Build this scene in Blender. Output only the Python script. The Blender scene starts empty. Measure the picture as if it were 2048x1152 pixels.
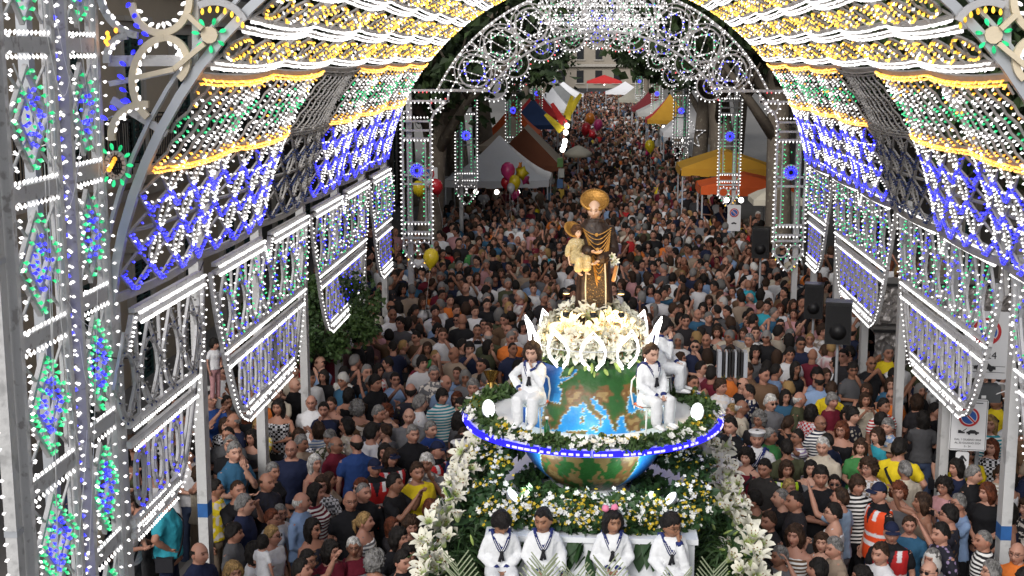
import bpy, bmesh, math, random
import numpy as np
from mathutils import Vector, Matrix, Euler

R = math.radians
rng = random.Random(7)
nrng = np.random.default_rng(11)
scene = bpy.context.scene
COL = scene.collection

# ------------------------------------------------------------------ camera
CAM_H, PITCH, YAW, FPX = 7.0, R(10.0), R(3.53), 2690.0
cam_d = bpy.data.cameras.new("camera")
cam_d.sensor_width = 36.0
cam_d.lens = FPX / 2048.0 * 36.0
cam_d.clip_start = 0.1
cam_d.clip_end = 2000.0
cam = bpy.data.objects.new("camera", cam_d)
cam.location = (0.0, 0.0, CAM_H)
cam.rotation_euler = (math.pi / 2 - PITCH, 0.0, YAW)
COL.objects.link(cam)
scene.camera = cam

# ------------------------------------------------------------------ sky, sun, exposure (overcast dusk)
SUN_EL, SUN_AZ = R(32.0), R(200.0)
world = bpy.data.worlds.new("World")
scene.world = world
world.use_nodes = True
wn = world.node_tree
wn.nodes.clear()
w_out = wn.nodes.new("ShaderNodeOutputWorld")
w_bg = wn.nodes.new("ShaderNodeBackground")
w_sky = wn.nodes.new("ShaderNodeTexSky")
w_sky.sky_type = 'NISHITA'
w_sky.sun_disc = False
w_sky.sun_elevation = SUN_EL
w_sky.sun_rotation = SUN_AZ
w_sky.air_density = 1.0
w_sky.dust_density = 1.5
w_sky.ozone_density = 1.0
w_hsv = wn.nodes.new("ShaderNodeHueSaturation")
w_hsv.inputs["Saturation"].default_value = 0.22
w_bg.inputs["Strength"].default_value = 0.06
wn.links.new(w_sky.outputs[0], w_hsv.inputs["Color"])
wn.links.new(w_hsv.outputs[0], w_bg.inputs[0])
wn.links.new(w_bg.outputs[0], w_out.inputs[0])

sun_d = bpy.data.lights.new("sun", 'SUN')
sun_d.energy = 0.9
sun_d.angle = R(25.0)
sun_d.color = (1.0, 0.96, 0.92)
sun = bpy.data.objects.new("sun", sun_d)
sun.rotation_euler = (R(90) - SUN_EL, 0.0, R(180) - SUN_AZ + R(0))
COL.objects.link(sun)

scene.view_settings.view_transform = 'Standard'
scene.view_settings.look = 'None'
scene.view_settings.exposure = 1.22
scene.view_settings.gamma = 1.0
scene.view_settings.use_curve_mapping = False
scene.render.engine = 'CYCLES'
scene.cycles.max_bounces = 5
scene.cycles.diffuse_bounces = 3
scene.cycles.glossy_bounces = 2
scene.cycles.transmission_bounces = 2
scene.cycles.transparent_max_bounces = 4
scene.cycles.sample_clamp_indirect = 1.5
scene.cycles.use_denoising = True
scene.cycles.caustics_reflective = False
scene.cycles.caustics_refractive = False

# ------------------------------------------------------------------ pixel -> place (used to read real positions off the survey of the street)
_cy, _sy, _cp, _sp = math.cos(YAW), math.sin(YAW), math.cos(PITCH), math.sin(PITCH)
_fw = Vector((-_sy * _cp, _cy * _cp, -_sp))
_rt = Vector((_cy, _sy, 0.0))
_up = _rt.cross(_fw)
def ray(px, py):
    return _fw + _rt * ((px - 1024.0) / FPX) + _up * ((576.0 - py) / FPX)
def at_y(px, py, Y):
    d = ray(px, py)
    return Vector((0, 0, CAM_H)) + d * (Y / d.y)
def at_z(px, py, Z):
    d = ray(px, py)
    return Vector((0, 0, CAM_H)) + d * ((Z - CAM_H) / d.z)
def project(p):
    v = Vector(p) - Vector((0, 0, CAM_H))
    w = v.dot(_fw)
    return (1024 + FPX * v.dot(_rt) / w, 576 - FPX * v.dot(_up) / w, w)

# ------------------------------------------------------------------ materials
_M = {}
def _new(name):
    m = bpy.data.materials.new(name)
    m.use_nodes = True
    nt = m.node_tree
    b = nt.nodes["Principled BSDF"]
    _M[name] = m
    return m, nt, b
def N(nt, t, **kw):
    n = nt.nodes.new(t)
    for k, v in kw.items():
        setattr(n, k, v)
    return n
def mat(name, rgb, rough=0.7, var=0.15, scale=6.0, bump=0.0, bscale=40.0, metallic=0.0, spec=0.4, wear=None):
    """a plain painted / natural surface: base colour broken by two scales of noise, optional relief and worn patches of another colour"""
    if name in _M:
        return _M[name]
    m, nt, b = _new(name)
    b.inputs["Roughness"].default_value = rough
    b.inputs["Metallic"].default_value = metallic
    b.inputs["Specular IOR Level"].default_value = spec
    tc = N(nt, "ShaderNodeTexCoord")
    n1 = N(nt, "ShaderNodeTexNoise"); n1.inputs["Scale"].default_value = scale; n1.inputs["Detail"].default_value = 5
    nt.links.new(tc.outputs["Object"], n1.inputs["Vector"])
    mix = N(nt, "ShaderNodeMix", data_type='RGBA')
    c = np.array(rgb)
    mix.inputs[6].default_value = (*(c * (1 - var)), 1)
    mix.inputs[7].default_value = (*np.minimum(c * (1 + var), 1.0), 1)
    nt.links.new(n1.outputs[0], mix.inputs[0])
    out = mix.outputs[2]
    if wear is not None:
        n2 = N(nt, "ShaderNodeTexNoise"); n2.inputs["Scale"].default_value = scale * 2.3; n2.inputs["Detail"].default_value = 8
        nt.links.new(tc.outputs["Object"], n2.inputs["Vector"])
        rp = N(nt, "ShaderNodeValToRGB"); rp.color_ramp.elements[0].position = 0.58; rp.color_ramp.elements[1].position = 0.66
        nt.links.new(n2.outputs[0], rp.inputs[0])
        mx = N(nt, "ShaderNodeMix", data_type='RGBA'); mx.inputs[7].default_value = (*wear, 1)
        nt.links.new(rp.outputs[0], mx.inputs[0]); nt.links.new(out, mx.inputs[6]); out = mx.outputs[2]
    nt.links.new(out, b.inputs["Base Color"])
    if bump:
        n3 = N(nt, "ShaderNodeTexNoise"); n3.inputs["Scale"].default_value = bscale; n3.inputs["Detail"].default_value = 6
        nt.links.new(tc.outputs["Object"], n3.inputs["Vector"])
        bp = N(nt, "ShaderNodeBump"); bp.inputs["Strength"].default_value = bump; bp.inputs["Distance"].default_value = 0.02
        nt.links.new(n3.outputs[0], bp.inputs["Height"]); nt.links.new(bp.outputs[0], b.inputs["Normal"])
    return m
def glow(name, rgb, strength, vary=0.0, core=0.0):
    """a lamp or LED: gives off light, kept out of the light sampling because there are thousands"""
    if name in _M:
        return _M[name]
    m, nt, b = _new(name)
    nt.nodes.remove(b)
    e = N(nt, "ShaderNodeEmission")
    e.inputs[0].default_value = (*rgb, 1)
    e.inputs[1].default_value = strength
    if vary:                                            # lamps differ: some burn hot, some are weak
        tc = N(nt, "ShaderNodeTexCoord"); no = N(nt, "ShaderNodeTexNoise"); no.inputs["Scale"].default_value = 9.0; no.inputs["Detail"].default_value = 6; no.inputs["Roughness"].default_value = .8
        mr = N(nt, "ShaderNodeMapRange"); mr.inputs[1].default_value = .36; mr.inputs[2].default_value = .64; mr.inputs[3].default_value = strength * (1 - vary); mr.inputs[4].default_value = strength * (1 + vary * 1.6)
        nt.links.new(tc.outputs["Object"], no.inputs["Vector"]); nt.links.new(no.outputs[0], mr.inputs[0]); nt.links.new(mr.outputs[0], e.inputs[1])
    nt.links.new(e.outputs[0], nt.nodes["Material Output"].inputs[0])
    if core:                                            # the hot heart of the lamp shows paler than its coloured glass
        at = N(nt, "ShaderNodeAttribute", attribute_name="Col"); mc = N(nt, "ShaderNodeMix", data_type='RGBA')
        mc.inputs[6].default_value = (*rgb, 1); mc.inputs[7].default_value = (*[min(1.0, c + core) for c in rgb], 1)
        nt.links.new(at.outputs["Fac"], mc.inputs[0]); nt.links.new(mc.outputs[2], e.inputs[0])
    m.cycles.emission_sampling = 'NONE'
    return m
def attr_mat(name, attr="Col", rough=0.75, bump=0.0, bscale=60.0, var=0.12, spec=0.3, vscale=25.0, sheen=0.0, objcol=False, pattern=None, subsurf=0.0):
    """colour from a mesh colour attribute and / or from the object's own colour, times fine noise"""
    if name in _M:
        return _M[name]
    m, nt, b = _new(name)
    b.inputs["Roughness"].default_value = rough
    b.inputs["Specular IOR Level"].default_value = spec
    if sheen:
        b.inputs["Sheen Weight"].default_value = sheen
    col = None
    if objcol:
        oi = N(nt, "ShaderNodeObjectInfo"); col = oi.outputs["Color"]
    if attr:
        a = N(nt, "ShaderNodeAttribute", attribute_name=attr)
        if col is None:
            col = a.outputs["Color"]
        else:
            mm = N(nt, "ShaderNodeMix", data_type='RGBA', blend_type='MULTIPLY'); mm.inputs[0].default_value = 1
            nt.links.new(col, mm.inputs[6]); nt.links.new(a.outputs["Color"], mm.inputs[7]); col = mm.outputs[2]
    tc = N(nt, "ShaderNodeTexCoord")
    if pattern:
        if pattern == 'stripe':
            w = N(nt, "ShaderNodeTexWave", bands_direction='Z'); w.inputs["Scale"].default_value = 7.0; fac = w.outputs[0]
            lo, hi, c2 = 0.45, 0.55, (0.75, 0.75, 0.73)
        elif pattern == 'print':
            w = N(nt, "ShaderNodeTexVoronoi"); w.inputs["Scale"].default_value = 16.0; fac = w.outputs[0]
            lo, hi, c2 = 0.28, 0.34, (0.02, 0.02, 0.03)
        elif pattern == 'floral':
            w = N(nt, "ShaderNodeTexNoise"); w.inputs["Scale"].default_value = 14.0; w.inputs["Detail"].default_value = 2; fac = w.outputs[0]
            lo, hi, c2 = 0.52, 0.56, (0.6, 0.55, 0.5)
        elif pattern == 'check':
            w = N(nt, "ShaderNodeTexChecker"); w.inputs["Scale"].default_value = 26.0; fac = w.outputs["Fac"]
            lo, hi, c2 = 0.4, 0.6, (0.55, 0.55, 0.58)
        nt.links.new(tc.outputs["Object"], w.inputs["Vector"])
        rp = N(nt, "ShaderNodeValToRGB"); rp.color_ramp.elements[0].position = lo; rp.color_ramp.elements[1].position = hi
        nt.links.new(fac, rp.inputs[0])
        mp = N(nt, "ShaderNodeMix", data_type='RGBA'); mp.inputs[7].default_value = (*c2, 1)
        nt.links.new(rp.outputs[0], mp.inputs[0]); nt.links.new(col, mp.inputs[6]); col = mp.outputs[2]
    n1 = N(nt, "ShaderNodeTexNoise"); n1.inputs["Scale"].default_value = vscale; n1.inputs["Detail"].default_value = 4
    nt.links.new(tc.outputs["Object"], n1.inputs["Vector"])
    mr = N(nt, "ShaderNodeMapRange"); mr.inputs[3].default_value = 1 - var; mr.inputs[4].default_value = 1 + var
    nt.links.new(n1.outputs[0], mr.inputs[0])
    mx = N(nt, "ShaderNodeMix", data_type='RGBA', blend_type='MULTIPLY'); mx.inputs[0].default_value = 1
    nt.links.new(col, mx.inputs[6]); nt.links.new(mr.outputs[0], mx.inputs[7])
    nt.links.new(mx.outputs[2], b.inputs["Base Color"])
    if bump:
        n3 = N(nt, "ShaderNodeTexNoise"); n3.inputs["Scale"].default_value = bscale; n3.inputs["Detail"].default_value = 5
        nt.links.new(tc.outputs["Object"], n3.inputs["Vector"])
        bp = N(nt, "ShaderNodeBump"); bp.inputs["Strength"].default_value = bump; bp.inputs["Distance"].default_value = 0.02
        nt.links.new(n3.outputs[0], bp.inputs["Height"]); nt.links.new(bp.outputs[0], b.inputs["Normal"])
    return m

# ------------------------------------------------------------------ mesh collection
def frame_of(d):
    d = Vector(d).normalized()
    a = Vector((0, 0, 1)) if abs(d.z) < 0.9 else Vector((1, 0, 0))
    u = d.cross(a).normalized()
    return d, u, u.cross(d).normalized()

def world_of(o):
    m = o.matrix_basis.copy()
    if o.parent is not None:
        m = world_of(o.parent) @ o.matrix_parent_inverse @ m
    return m

class MB:
    """collects shapes, then links them as one mesh object"""
    def __init__(s):
        s.v, s.f, s.mi, s.c = [], [], [], []
    def add(s, V, F, mi=0, col=None):
        b = len(s.v)
        s.v.extend(tuple(p) for p in V)
        s.f.extend(tuple(i + b for i in f) for f in F)
        s.mi.extend([mi] * len(F))
        if col is not None:
            s.c.extend([col] * len(V))
    def box(s, c, size, rot=None, mi=0, col=None):
        hx, hy, hz = size[0] / 2, size[1] / 2, size[2] / 2
        V = [Vector((x, y, z)) for x in (-hx, hx) for y in (-hy, hy) for z in (-hz, hz)]
        if rot is not None:
            V = [rot @ v for v in V]
        c = Vector(c)
        s.add([v + c for v in V], [(0, 1, 3, 2), (4, 6, 7, 5), (0, 4, 5, 1), (2, 3, 7, 6), (0, 2, 6, 4), (1, 5, 7, 3)], mi, col)
    def beam(s, p0, p1, w, t, nrm=None, mi=0, col=None, ext=0.0):
        """a plank from p0 to p1, w wide across, t thick along nrm"""
        p0, p1 = Vector(p0), Vector(p1)
        d = p1 - p0
        L = d.length
        if L < 1e-6:
            return
        d /= L
        p0 = p0 - d * ext; p1 = p1 + d * ext
        if nrm is None:
            _, u, n = frame_of(d)
        else:
            n = Vector(nrm); n = (n - d * n.dot(d)).normalized(); u = n.cross(d)
        a, b = u * (w / 2), n * (t / 2)
        V = [p0 - a - b, p0 + a - b, p0 + a + b, p0 - a + b, p1 - a - b, p1 + a - b, p1 + a + b, p1 - a + b]
        s.add(V, [(0, 3, 2, 1), (4, 5, 6, 7), (0, 1, 5, 4), (1, 2, 6, 5), (2, 3, 7, 6), (3, 0, 4, 7)], mi, col)
    def poly_beam(s, pts, w, t, nrm=None, mi=0, closed=False, col=None):
        pts = [Vector(p) for p in pts]
        k = len(pts)
        for i in range(k if closed else k - 1):
            s.beam(pts[i], pts[(i + 1) % k], w, t, nrm, mi, col, ext=w * 0.12)
    def ribbon(s, pts, w, t, nrm, mi=0, closed=False):
        """a continuous bent plank: w wide across, t thick along nrm, mitred at every point"""
        pts = [Vector(p) for p in pts]
        if closed and (pts[0] - pts[-1]).length < 1e-6:
            pts.pop()
        k = len(pts); V, F = [], []
        if k < 2:
            return
        for i, p in enumerate(pts):
            d0 = (p - pts[i - 1]).normalized() if i or closed else None
            d1 = (pts[(i + 1) % k] - p).normalized() if i < k - 1 or closed else None
            d = ((d0 or d1) + (d1 or d0))
            d = d.normalized() if d.length > 1e-4 else (d1 or d0)
            n = nrm(p) if callable(nrm) else Vector(nrm)
            n = (n - d * n.dot(d)).normalized(); u = n.cross(d)
            c = max(.45, d.dot(d1 or d0))
            a, b = u * (w / 2 / c), n * (t / 2)
            V += [p - a - b, p + a - b, p + a + b, p - a + b]
        for i in range(k if closed else k - 1):
            q, z = i * 4, ((i + 1) % k) * 4
            F += [(q, q + 1, z + 1, z), (q + 1, q + 2, z + 2, z + 1), (q + 2, q + 3, z + 3, z + 2), (q + 3, q, z, z + 3)]
        if not closed:
            F += [(0, 3, 2, 1), (4 * k - 4, 4 * k - 3, 4 * k - 2, 4 * k - 1)]
        s.add(V, F, mi)
    def tube(s, pts, r, n=8, mi=0, closed=False, col=None):
        pts = [Vector(p) for p in pts]
        k = len(pts)
        rr = r if hasattr(r, '__len__') else [r] * k
        V, F = [], []
        up = None
        for i, p in enumerate(pts):
            a = pts[(i - 1) % k] if (closed or i > 0) else p
            b = pts[(i + 1) % k] if (closed or i < k - 1) else p
            d = (b - a)
            if d.length < 1e-9:
                d = Vector((0, 0, 1))
            d.normalize()
            if up is None:
                _, u, w = frame_of(d)
            else:
                u = (up - d * up.dot(d))
                if u.length < 1e-6:
                    _, u, w = frame_of(d)
                u.normalize(); w = u.cross(d)
            up = u
            for j in range(n):
                t = 2 * math.pi * j / n
                V.append(p + (u * math.cos(t) + w * math.sin(t)) * rr[i])
        for i in range(k if closed else k - 1):
            for j in range(n):
                F.append((i * n + j, i * n + (j + 1) % n, ((i + 1) % k) * n + (j + 1) % n, ((i + 1) % k) * n + j))
        if not closed:
            F.append(tuple(range(n))[::-1]); F.append(tuple(range((k - 1) * n, k * n)))
        s.add(V, F, mi, col)
    def lathe(s, prof, n=16, c=(0, 0, 0), rot=None, mi=0, col=None, sx=1.0, sy=1.0):
        V, F = [], []
        c = Vector(c)
        for (r, z) in prof:
            for j in range(n):
                t = 2 * math.pi * j / n
                p = Vector((r * math.cos(t) * sx, r * math.sin(t) * sy, z))
                if rot is not None:
                    p = rot @ p
                V.append(p + c)
        m = len(prof)
        for i in range(m - 1):
            for j in range(n):
                F.append((i * n + j, i * n + (j + 1) % n, (i + 1) * n + (j + 1) % n, (i + 1) * n + j))
        if prof[0][0] > 1e-6:
            F.append(tuple(range(n))[::-1])
        if prof[-1][0] > 1e-6:
            F.append(tuple(range((m - 1) * n, m * n)))
        s.add(V, F, mi, col)
    def prism(s, pts, depth_vec, mi=0, col=None):
        """a flat outline (list of 3-D points) given thickness"""
        k = len(pts); d = Vector(depth_vec)
        V = [Vector(p) for p in pts] + [Vector(p) + d for p in pts]
        F = [tuple(range(k))[::-1], tuple(range(k, 2 * k))] + [(i, (i + 1) % k, k + (i + 1) % k, k + i) for i in range(k)]
        s.add(V, F, mi, col)
    def quad(s, a, b, c, d, mi=0, col=None):
        s.add([a, b, c, d], [(0, 1, 2, 3)], mi, col)
    def mesh(s, name, mats, smooth=False, origin=None):
        me = bpy.data.meshes.new(name)
        V = s.v
        if origin is not None:
            o = Vector(origin); V = [(p[0] - o.x, p[1] - o.y, p[2] - o.z) for p in V]
        me.from_pydata(V, [], s.f)
        for m in (mats if isinstance(mats, (list, tuple)) else [mats]):
            me.materials.append(m)
        if any(s.mi):
            me.polygons.foreach_set("material_index", s.mi)
        if s.c and len(s.c) == len(s.v):
            a = me.color_attributes.new("Col", 'FLOAT_COLOR', 'POINT')
            a.data.foreach_set("color", np.array([(*c[:3], 1.0) for c in s.c], dtype=np.float32).ravel())
        if smooth:
            me.polygons.foreach_set("use_smooth", [True] * len(s.f))
        me.validate(clean_customdata=False)
        me.update()
        return me
    def build(s, name, mats, parent=None, smooth=False, origin=None, kind=None):
        if not s.f:
            return None
        o = bpy.data.objects.new(name, s.mesh(name, mats, smooth, origin))
        COL.objects.link(o)
        if origin is not None:
            o.location = origin
        if parent is not None:
            o.parent = parent
            o.matrix_parent_inverse = world_of(parent).inverted()
        if kind:
            o["kind"] = kind
        return o

def np_mesh(name, V, F, mats, col=None, smooth=True):
    """V (n,3), F list of equal-length index arrays (tris and quads may be mixed as two arrays)"""
    me = bpy.data.meshes.new(name)
    Fs = [np.asarray(f, dtype=np.int32) for f in (F if isinstance(F, (list, tuple)) else [F]) if len(f)]
    nl = sum(f.size for f in Fs); npoly = sum(len(f) for f in Fs)
    me.vertices.add(len(V)); me.vertices.foreach_set("co", np.ascontiguousarray(V, dtype=np.float32).ravel())
    me.loops.add(nl); me.loops.foreach_set("vertex_index", np.concatenate([f.ravel() for f in Fs]))
    me.polygons.add(npoly)
    tot = np.concatenate([np.full(len(f), f.shape[1], dtype=np.int32) for f in Fs])
    st = np.concatenate([[0], np.cumsum(tot)[:-1]]).astype(np.int32)
    me.polygons.foreach_set("loop_start", st)
    me.polygons.foreach_set("loop_total", tot) if bpy.app.version < (4, 1, 0) else None
    me.polygons.foreach_set("use_smooth", np.full(npoly, smooth, dtype=bool))
    for m in (mats if isinstance(mats, (list, tuple)) else [mats]):
        me.materials.append(m)
    if col is not None:
        a = me.color_attributes.new("Col", 'FLOAT_COLOR', 'POINT')
        c4 = np.ones((len(V), 4), dtype=np.float32); c4[:, :3] = np.asarray(col)[:, :3]
        a.data.foreach_set("color", c4.ravel())
    me.update(calc_edges=True)
    me.validate(clean_customdata=False)
    return me

def empty(name, loc=(0, 0, 0), rz=0.0):
    o = bpy.data.objects.new(name, None)
    o.empty_display_size = 0.2
    COL.objects.link(o)
    o.location = loc
    o.rotation_euler = (0, 0, rz)
    return o
def link(name, me, parent=None, loc=(0, 0, 0), rot=(0, 0, 0), scale=(1, 1, 1)):
    o = bpy.data.objects.new(name, me)
    COL.objects.link(o)
    o.location, o.rotation_euler, o.scale = loc, rot, scale
    if parent is not None:
        o.parent = parent
    return o
_labels = set()
def tag(o, label=None, cat=None, group=None, kind=None):
    if label:
        o["label"] = label
        _labels.add(label)
    if cat:
        o["category"] = cat
    if group:
        o["group"] = group
    if kind:
        o["kind"] = kind
    return o
def copy_tree(o, parent=None):
    c = o.copy()
    COL.objects.link(c)
    if parent is not None:
        c.parent = parent
    for ch in list(o.children):
        copy_tree(ch, c)
    return c
def smooth01(x, a, b):
    t = np.clip((x - a) / (b - a), 0, 1)
    return t * t * (3 - 2 * t)
# ================================================================== SETTING
M_ASPH = mat("asphalt", (0.045, 0.045, 0.048), 0.9, 0.25, 3.0, 0.4, 90)
M_PAVE = mat("paving", (0.20, 0.19, 0.18), 0.85, 0.2, 2.0, 0.3, 60)
M_KERB = mat("kerb_stone", (0.30, 0.29, 0.28), 0.8, 0.2, 3.0, 0.3, 30)
M_WHITEWOOD = mat("white_painted_wood", (0.44, 0.44, 0.45), 0.6, 0.12, 5.0, 0.25, 50, wear=(0.28, 0.27, 0.27))
M_CREAMWOOD = mat("cream_painted_wood", (0.66, 0.57, 0.42), 0.6, 0.10, 8.0, 0.2, 50)
M_GREYMETAL = mat("grey_metal", (0.40, 0.42, 0.45), 0.45, 0.12, 4.0, metallic=0.3)
M_BLUEPAINT = mat("blue_paint_band", (0.02, 0.10, 0.30), 0.6, 0.3, 12.0)
M_BLACK = mat("black_plastic", (0.012, 0.012, 0.013), 0.5, 0.2, 8.0, 0.1, 80)
M_WHITE = mat("white_sheet", (0.78, 0.78, 0.78), 0.6, 0.04, 3.0)

def ground_sheet():
    m = MB()
    m.box((0, 390, -0.05), (600, 900, 0.1))
    o = m.build("ground", M_PAVE); o["kind"] = "structure"
    m = MB(); m.box((0.1, 180, 0.012), (10.6, 420, 0.03))
    o = m.build("road", M_ASPH); o["kind"] = "structure"
    for s, nm in ((-1, "pavement_left"), (1, "pavement_right")):
        m = MB(); m.box((0.1 + s * 7.9, 180, 0.06), (4.6, 420, 0.13))
        o = m.build(nm, M_PAVE); o["kind"] = "structure"
        m = MB(); m.box((0.1 + s * 5.48, 180, 0.067), (0.24, 420, 0.146))
        m.build("kerb", M_KERB, parent=o)
ground_sheet()

# ---- buildings: cream house behind the lights, its shutters and balcony; dull houses beyond
M_PLASTER = mat("cream_plaster", (0.44, 0.37, 0.28), 0.9, 0.12, 1.2, 0.2, 40)
M_PLASTER2 = mat("grey_plaster", (0.115, 0.108, 0.10), 0.9, 0.15, 1.0, 0.2, 40)
M_TRIM = mat("stone_trim", (0.42, 0.39, 0.35), 0.85, 0.12, 3.0)
M_SHUT = mat("green_shutter", (0.03, 0.075, 0.07), 0.6, 0.2, 6.0)
M_GLASS = mat("dark_window_glass", (0.02, 0.022, 0.026), 0.15, 0.1, 2.0, spec=0.6)
M_IRON = mat("black_iron", (0.02, 0.02, 0.02), 0.5, 0.2, 8.0)
M_REDPIPE = mat("red_brown_pipe", (0.16, 0.04, 0.03), 0.6, 0.2, 4.0)

def house(name, x, y0, y1, side, floors, plaster, label, bays, fl_h=4.2, detail=True):
    """a house front whose wall faces the street (side -1: on the left pavement)"""
    root = empty(name, (x, (y0 + y1) / 2, 0))
    H = floors * fl_h
    n = -side
    m = MB(); m.box((x + side * 4.0, (y0 + y1) / 2, H / 2), (8.0, y1 - y0, H)); m.build("wall", plaster, root)
    m = MB(); m.box((x + n * 0.2, (y0 + y1) / 2, H + 0.2), (0.9, y1 - y0 + 0.3, 0.4)); m.build("cornice", M_TRIM, root)
    m = MB(); m.box((x + side * 4.0, (y0 + y1) / 2, H + 0.55), (8.2, y1 - y0, 0.3)); m.build("roof", M_TRIM, root)
    bw = (y1 - y0) / bays
    for f in range(floors):
        m = MB(); m.box((x + n * 0.06, (y0 + y1) / 2, f * fl_h + fl_h - 0.1), (0.12, y1 - y0 - 0.02, 0.22)); m.build("string_course", M_TRIM, root)
        for b in range(bays):
            yc = y0 + (b + 0.5) * bw
            zb = f * fl_h + (0.55 if f else 0.1); zt = zb + 2.6
            m = MB(); m.box((x + n * 0.01, yc, (zb + zt) / 2), (0.06, 1.05, zt - zb)); w = m.build("window", M_GLASS, root)
            m = MB()
            for s in (-1, 1):
                m.box((x + n * 0.07, yc + s * 0.62, (zb + zt) / 2), (0.14, 0.18, zt - zb + 0.3))
            m.box((x + n * 0.075, yc, zt + 0.12), (0.16, 1.5, 0.22)); m.box((x + n * 0.14, yc, zt + 0.29), (0.3, 1.7, 0.1))
            m.build("window_frame", M_TRIM, w)
            for s in (-1, 1):
                sm = MB()
                yy = yc + s * 0.265
                sm.box((x + n * 0.06, yy - 0.23, (zb + zt) / 2), (0.05, 0.05, zt - zb)); sm.box((x + n * 0.06, yy + 0.23, (zb + zt) / 2), (0.05, 0.05, zt - zb))
                for z in (zb + 0.04, (zb + zt) / 2, zt - 0.04):
                    sm.box((x + n * 0.062, yy, z), (0.05, 0.42, 0.08))
                k = 18
                for i in range(k):
                    z = zb + 0.1 + (zt - zb - 0.2) * (i + 0.5) / k
                    sm.box((x + n * 0.055, yy, z), (0.012, 0.41, 0.085), Matrix.Rotation(n * R(35), 3, 'Y'))
                sm.build("shutter", M_SHUT, w, kind="stuff")
            if f and detail:
                bl = MB(); bl.box((x + n * 0.45, yc, zb - 0.12), (0.9, 2.0, 0.14)); bo = bl.build("balcony", M_TRIM, root)
                rl = MB()
                for (p, q) in (((n * 0.86, -0.97), (n * 0.86, 0.97)), ((n * 0.02, -0.97), (n * 0.86, -0.97)), ((n * 0.02, 0.97), (n * 0.86, 0.97))):
                    for z in (0.05, 0.95):
                        rl.beam((x + p[0], yc + p[1], zb + z), (x + q[0], yc + q[1], zb + z), 0.035, 0.035)
                    k = max(int(abs(q[1] - p[1]) / 0.11), int(abs(q[0] - p[0]) / 0.11))
                    for i in range(k + 1):
                        t = i / k
                        xx, yy = x + p[0] + (q[0] - p[0]) * t, yc + p[1] + (q[1] - p[1]) * t
                        rl.beam((xx, yy, zb - 0.05), (xx, yy, zb + 0.95), 0.018, 0.018)
                rl.build("railing", M_IRON, bo)
    if detail:
        m = MB(); m.tube([(x + n * 0.12, y0 + 2.1, 0.2), (x + n * 0.12, y0 + 2.1, H)], 0.09, 8); m.build("drainpipe", M_REDPIPE, root)
    tag(root, label, "house")
    return root
house("house", -9.6, 12.0, 36.0, -1, 3, M_PLASTER, "cream plastered house with green louvred shutters behind the tall light tower", 7)
house("house", -10.4, 37.0, 75.0, -1, 3, M_PLASTER2, "grey house farther along the street behind the trees by the white gazebo", 9, detail=False)
house("house", 10.6, 10.0, 40.0, 1, 3, M_PLASTER2, "grey house on the pavement behind the loudspeakers and parking signs", 8)
house("house", 11.0, 41.0, 80.0, 1, 3, M_PLASTER2, "grey house behind the mustard and orange market stall", 9, detail=False)

# far end of the avenue: pale palace front closing the view, red awning before it
M_PALE = mat("pale_facade", (0.33, 0.29, 0.24), 0.9, 0.08, 0.4)
def far_house():
    root = empty("palace", (0.5, 258, 0))
    m = MB(); m.box((0.5, 262, 7.0), (34, 8, 14)); m.build("wall", M_PALE, root)
    m = MB(); m.box((0.5, 257.7, 9.3), (34.4, 0.7, 0.6)); m.build("cornice", M_TRIM, root)
    m = MB(); m.box((0.5, 257.6, 4.3), (34.2, 0.6, 0.5)); m.build("string_course", M_TRIM, root)
    for i in range(9):
        for z in (2.2, 6.6, 11.4):
            x = -13.5 + i * 3.5
            m = MB(); m.box((x, 257.96, z), (1.3, 0.12, 2.3)); w = m.build("window", M_GLASS, root)
            m = MB(); m.box((x, 257.9, z - 1.3), (1.8, 0.3, 0.2)); m.build("sill", M_TRIM, w)
    m = MB(); m.prism([(-8, 257.5, 14.2), (9, 257.5, 14.2), (0.5, 257.5, 17.5)], (0, 4, 0)); m.build("pediment", M_PALE, root)
    tag(root, "pale palace front closing the far end of the avenue", "building")
far_house()

# ---- plane trees along both pavements
M_BARK = mat("plane_bark", (0.17, 0.14, 0.11), 0.9, 0.35, 3.0, 0.6, 18, wear=(0.27, 0.24, 0.18))
def leaf_mat(name, c1, c2):
    m, nt, b = _new(name)
    b.inputs["Roughness"].default_value = 0.6
    oi = N(nt, "ShaderNodeTexCoord"); n1 = N(nt, "ShaderNodeTexNoise"); n1.inputs["Scale"].default_value = 1.1; n1.inputs["Detail"].default_value = 4
    nt.links.new(oi.outputs["Object"], n1.inputs["Vector"])
    rp = N(nt, "ShaderNodeValToRGB")
    rp.color_ramp.elements[0].position = 0.35; rp.color_ramp.elements[1].position = 0.68
    rp.color_ramp.elements[0].color = (*c1, 1); rp.color_ramp.elements[1].color = (*c2, 1)
    nt.links.new(n1.outputs[0], rp.inputs[0]); nt.links.new(rp.outputs[0], b.inputs["Base Color"])
    return m
M_LEAF = leaf_mat("plane_leaves", (0.014, 0.03, 0.010), (0.05, 0.085, 0.025))
M_LEAF2 = leaf_mat("fresh_leaves", (0.02, 0.05, 0.012), (0.07, 0.13, 0.03))

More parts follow.
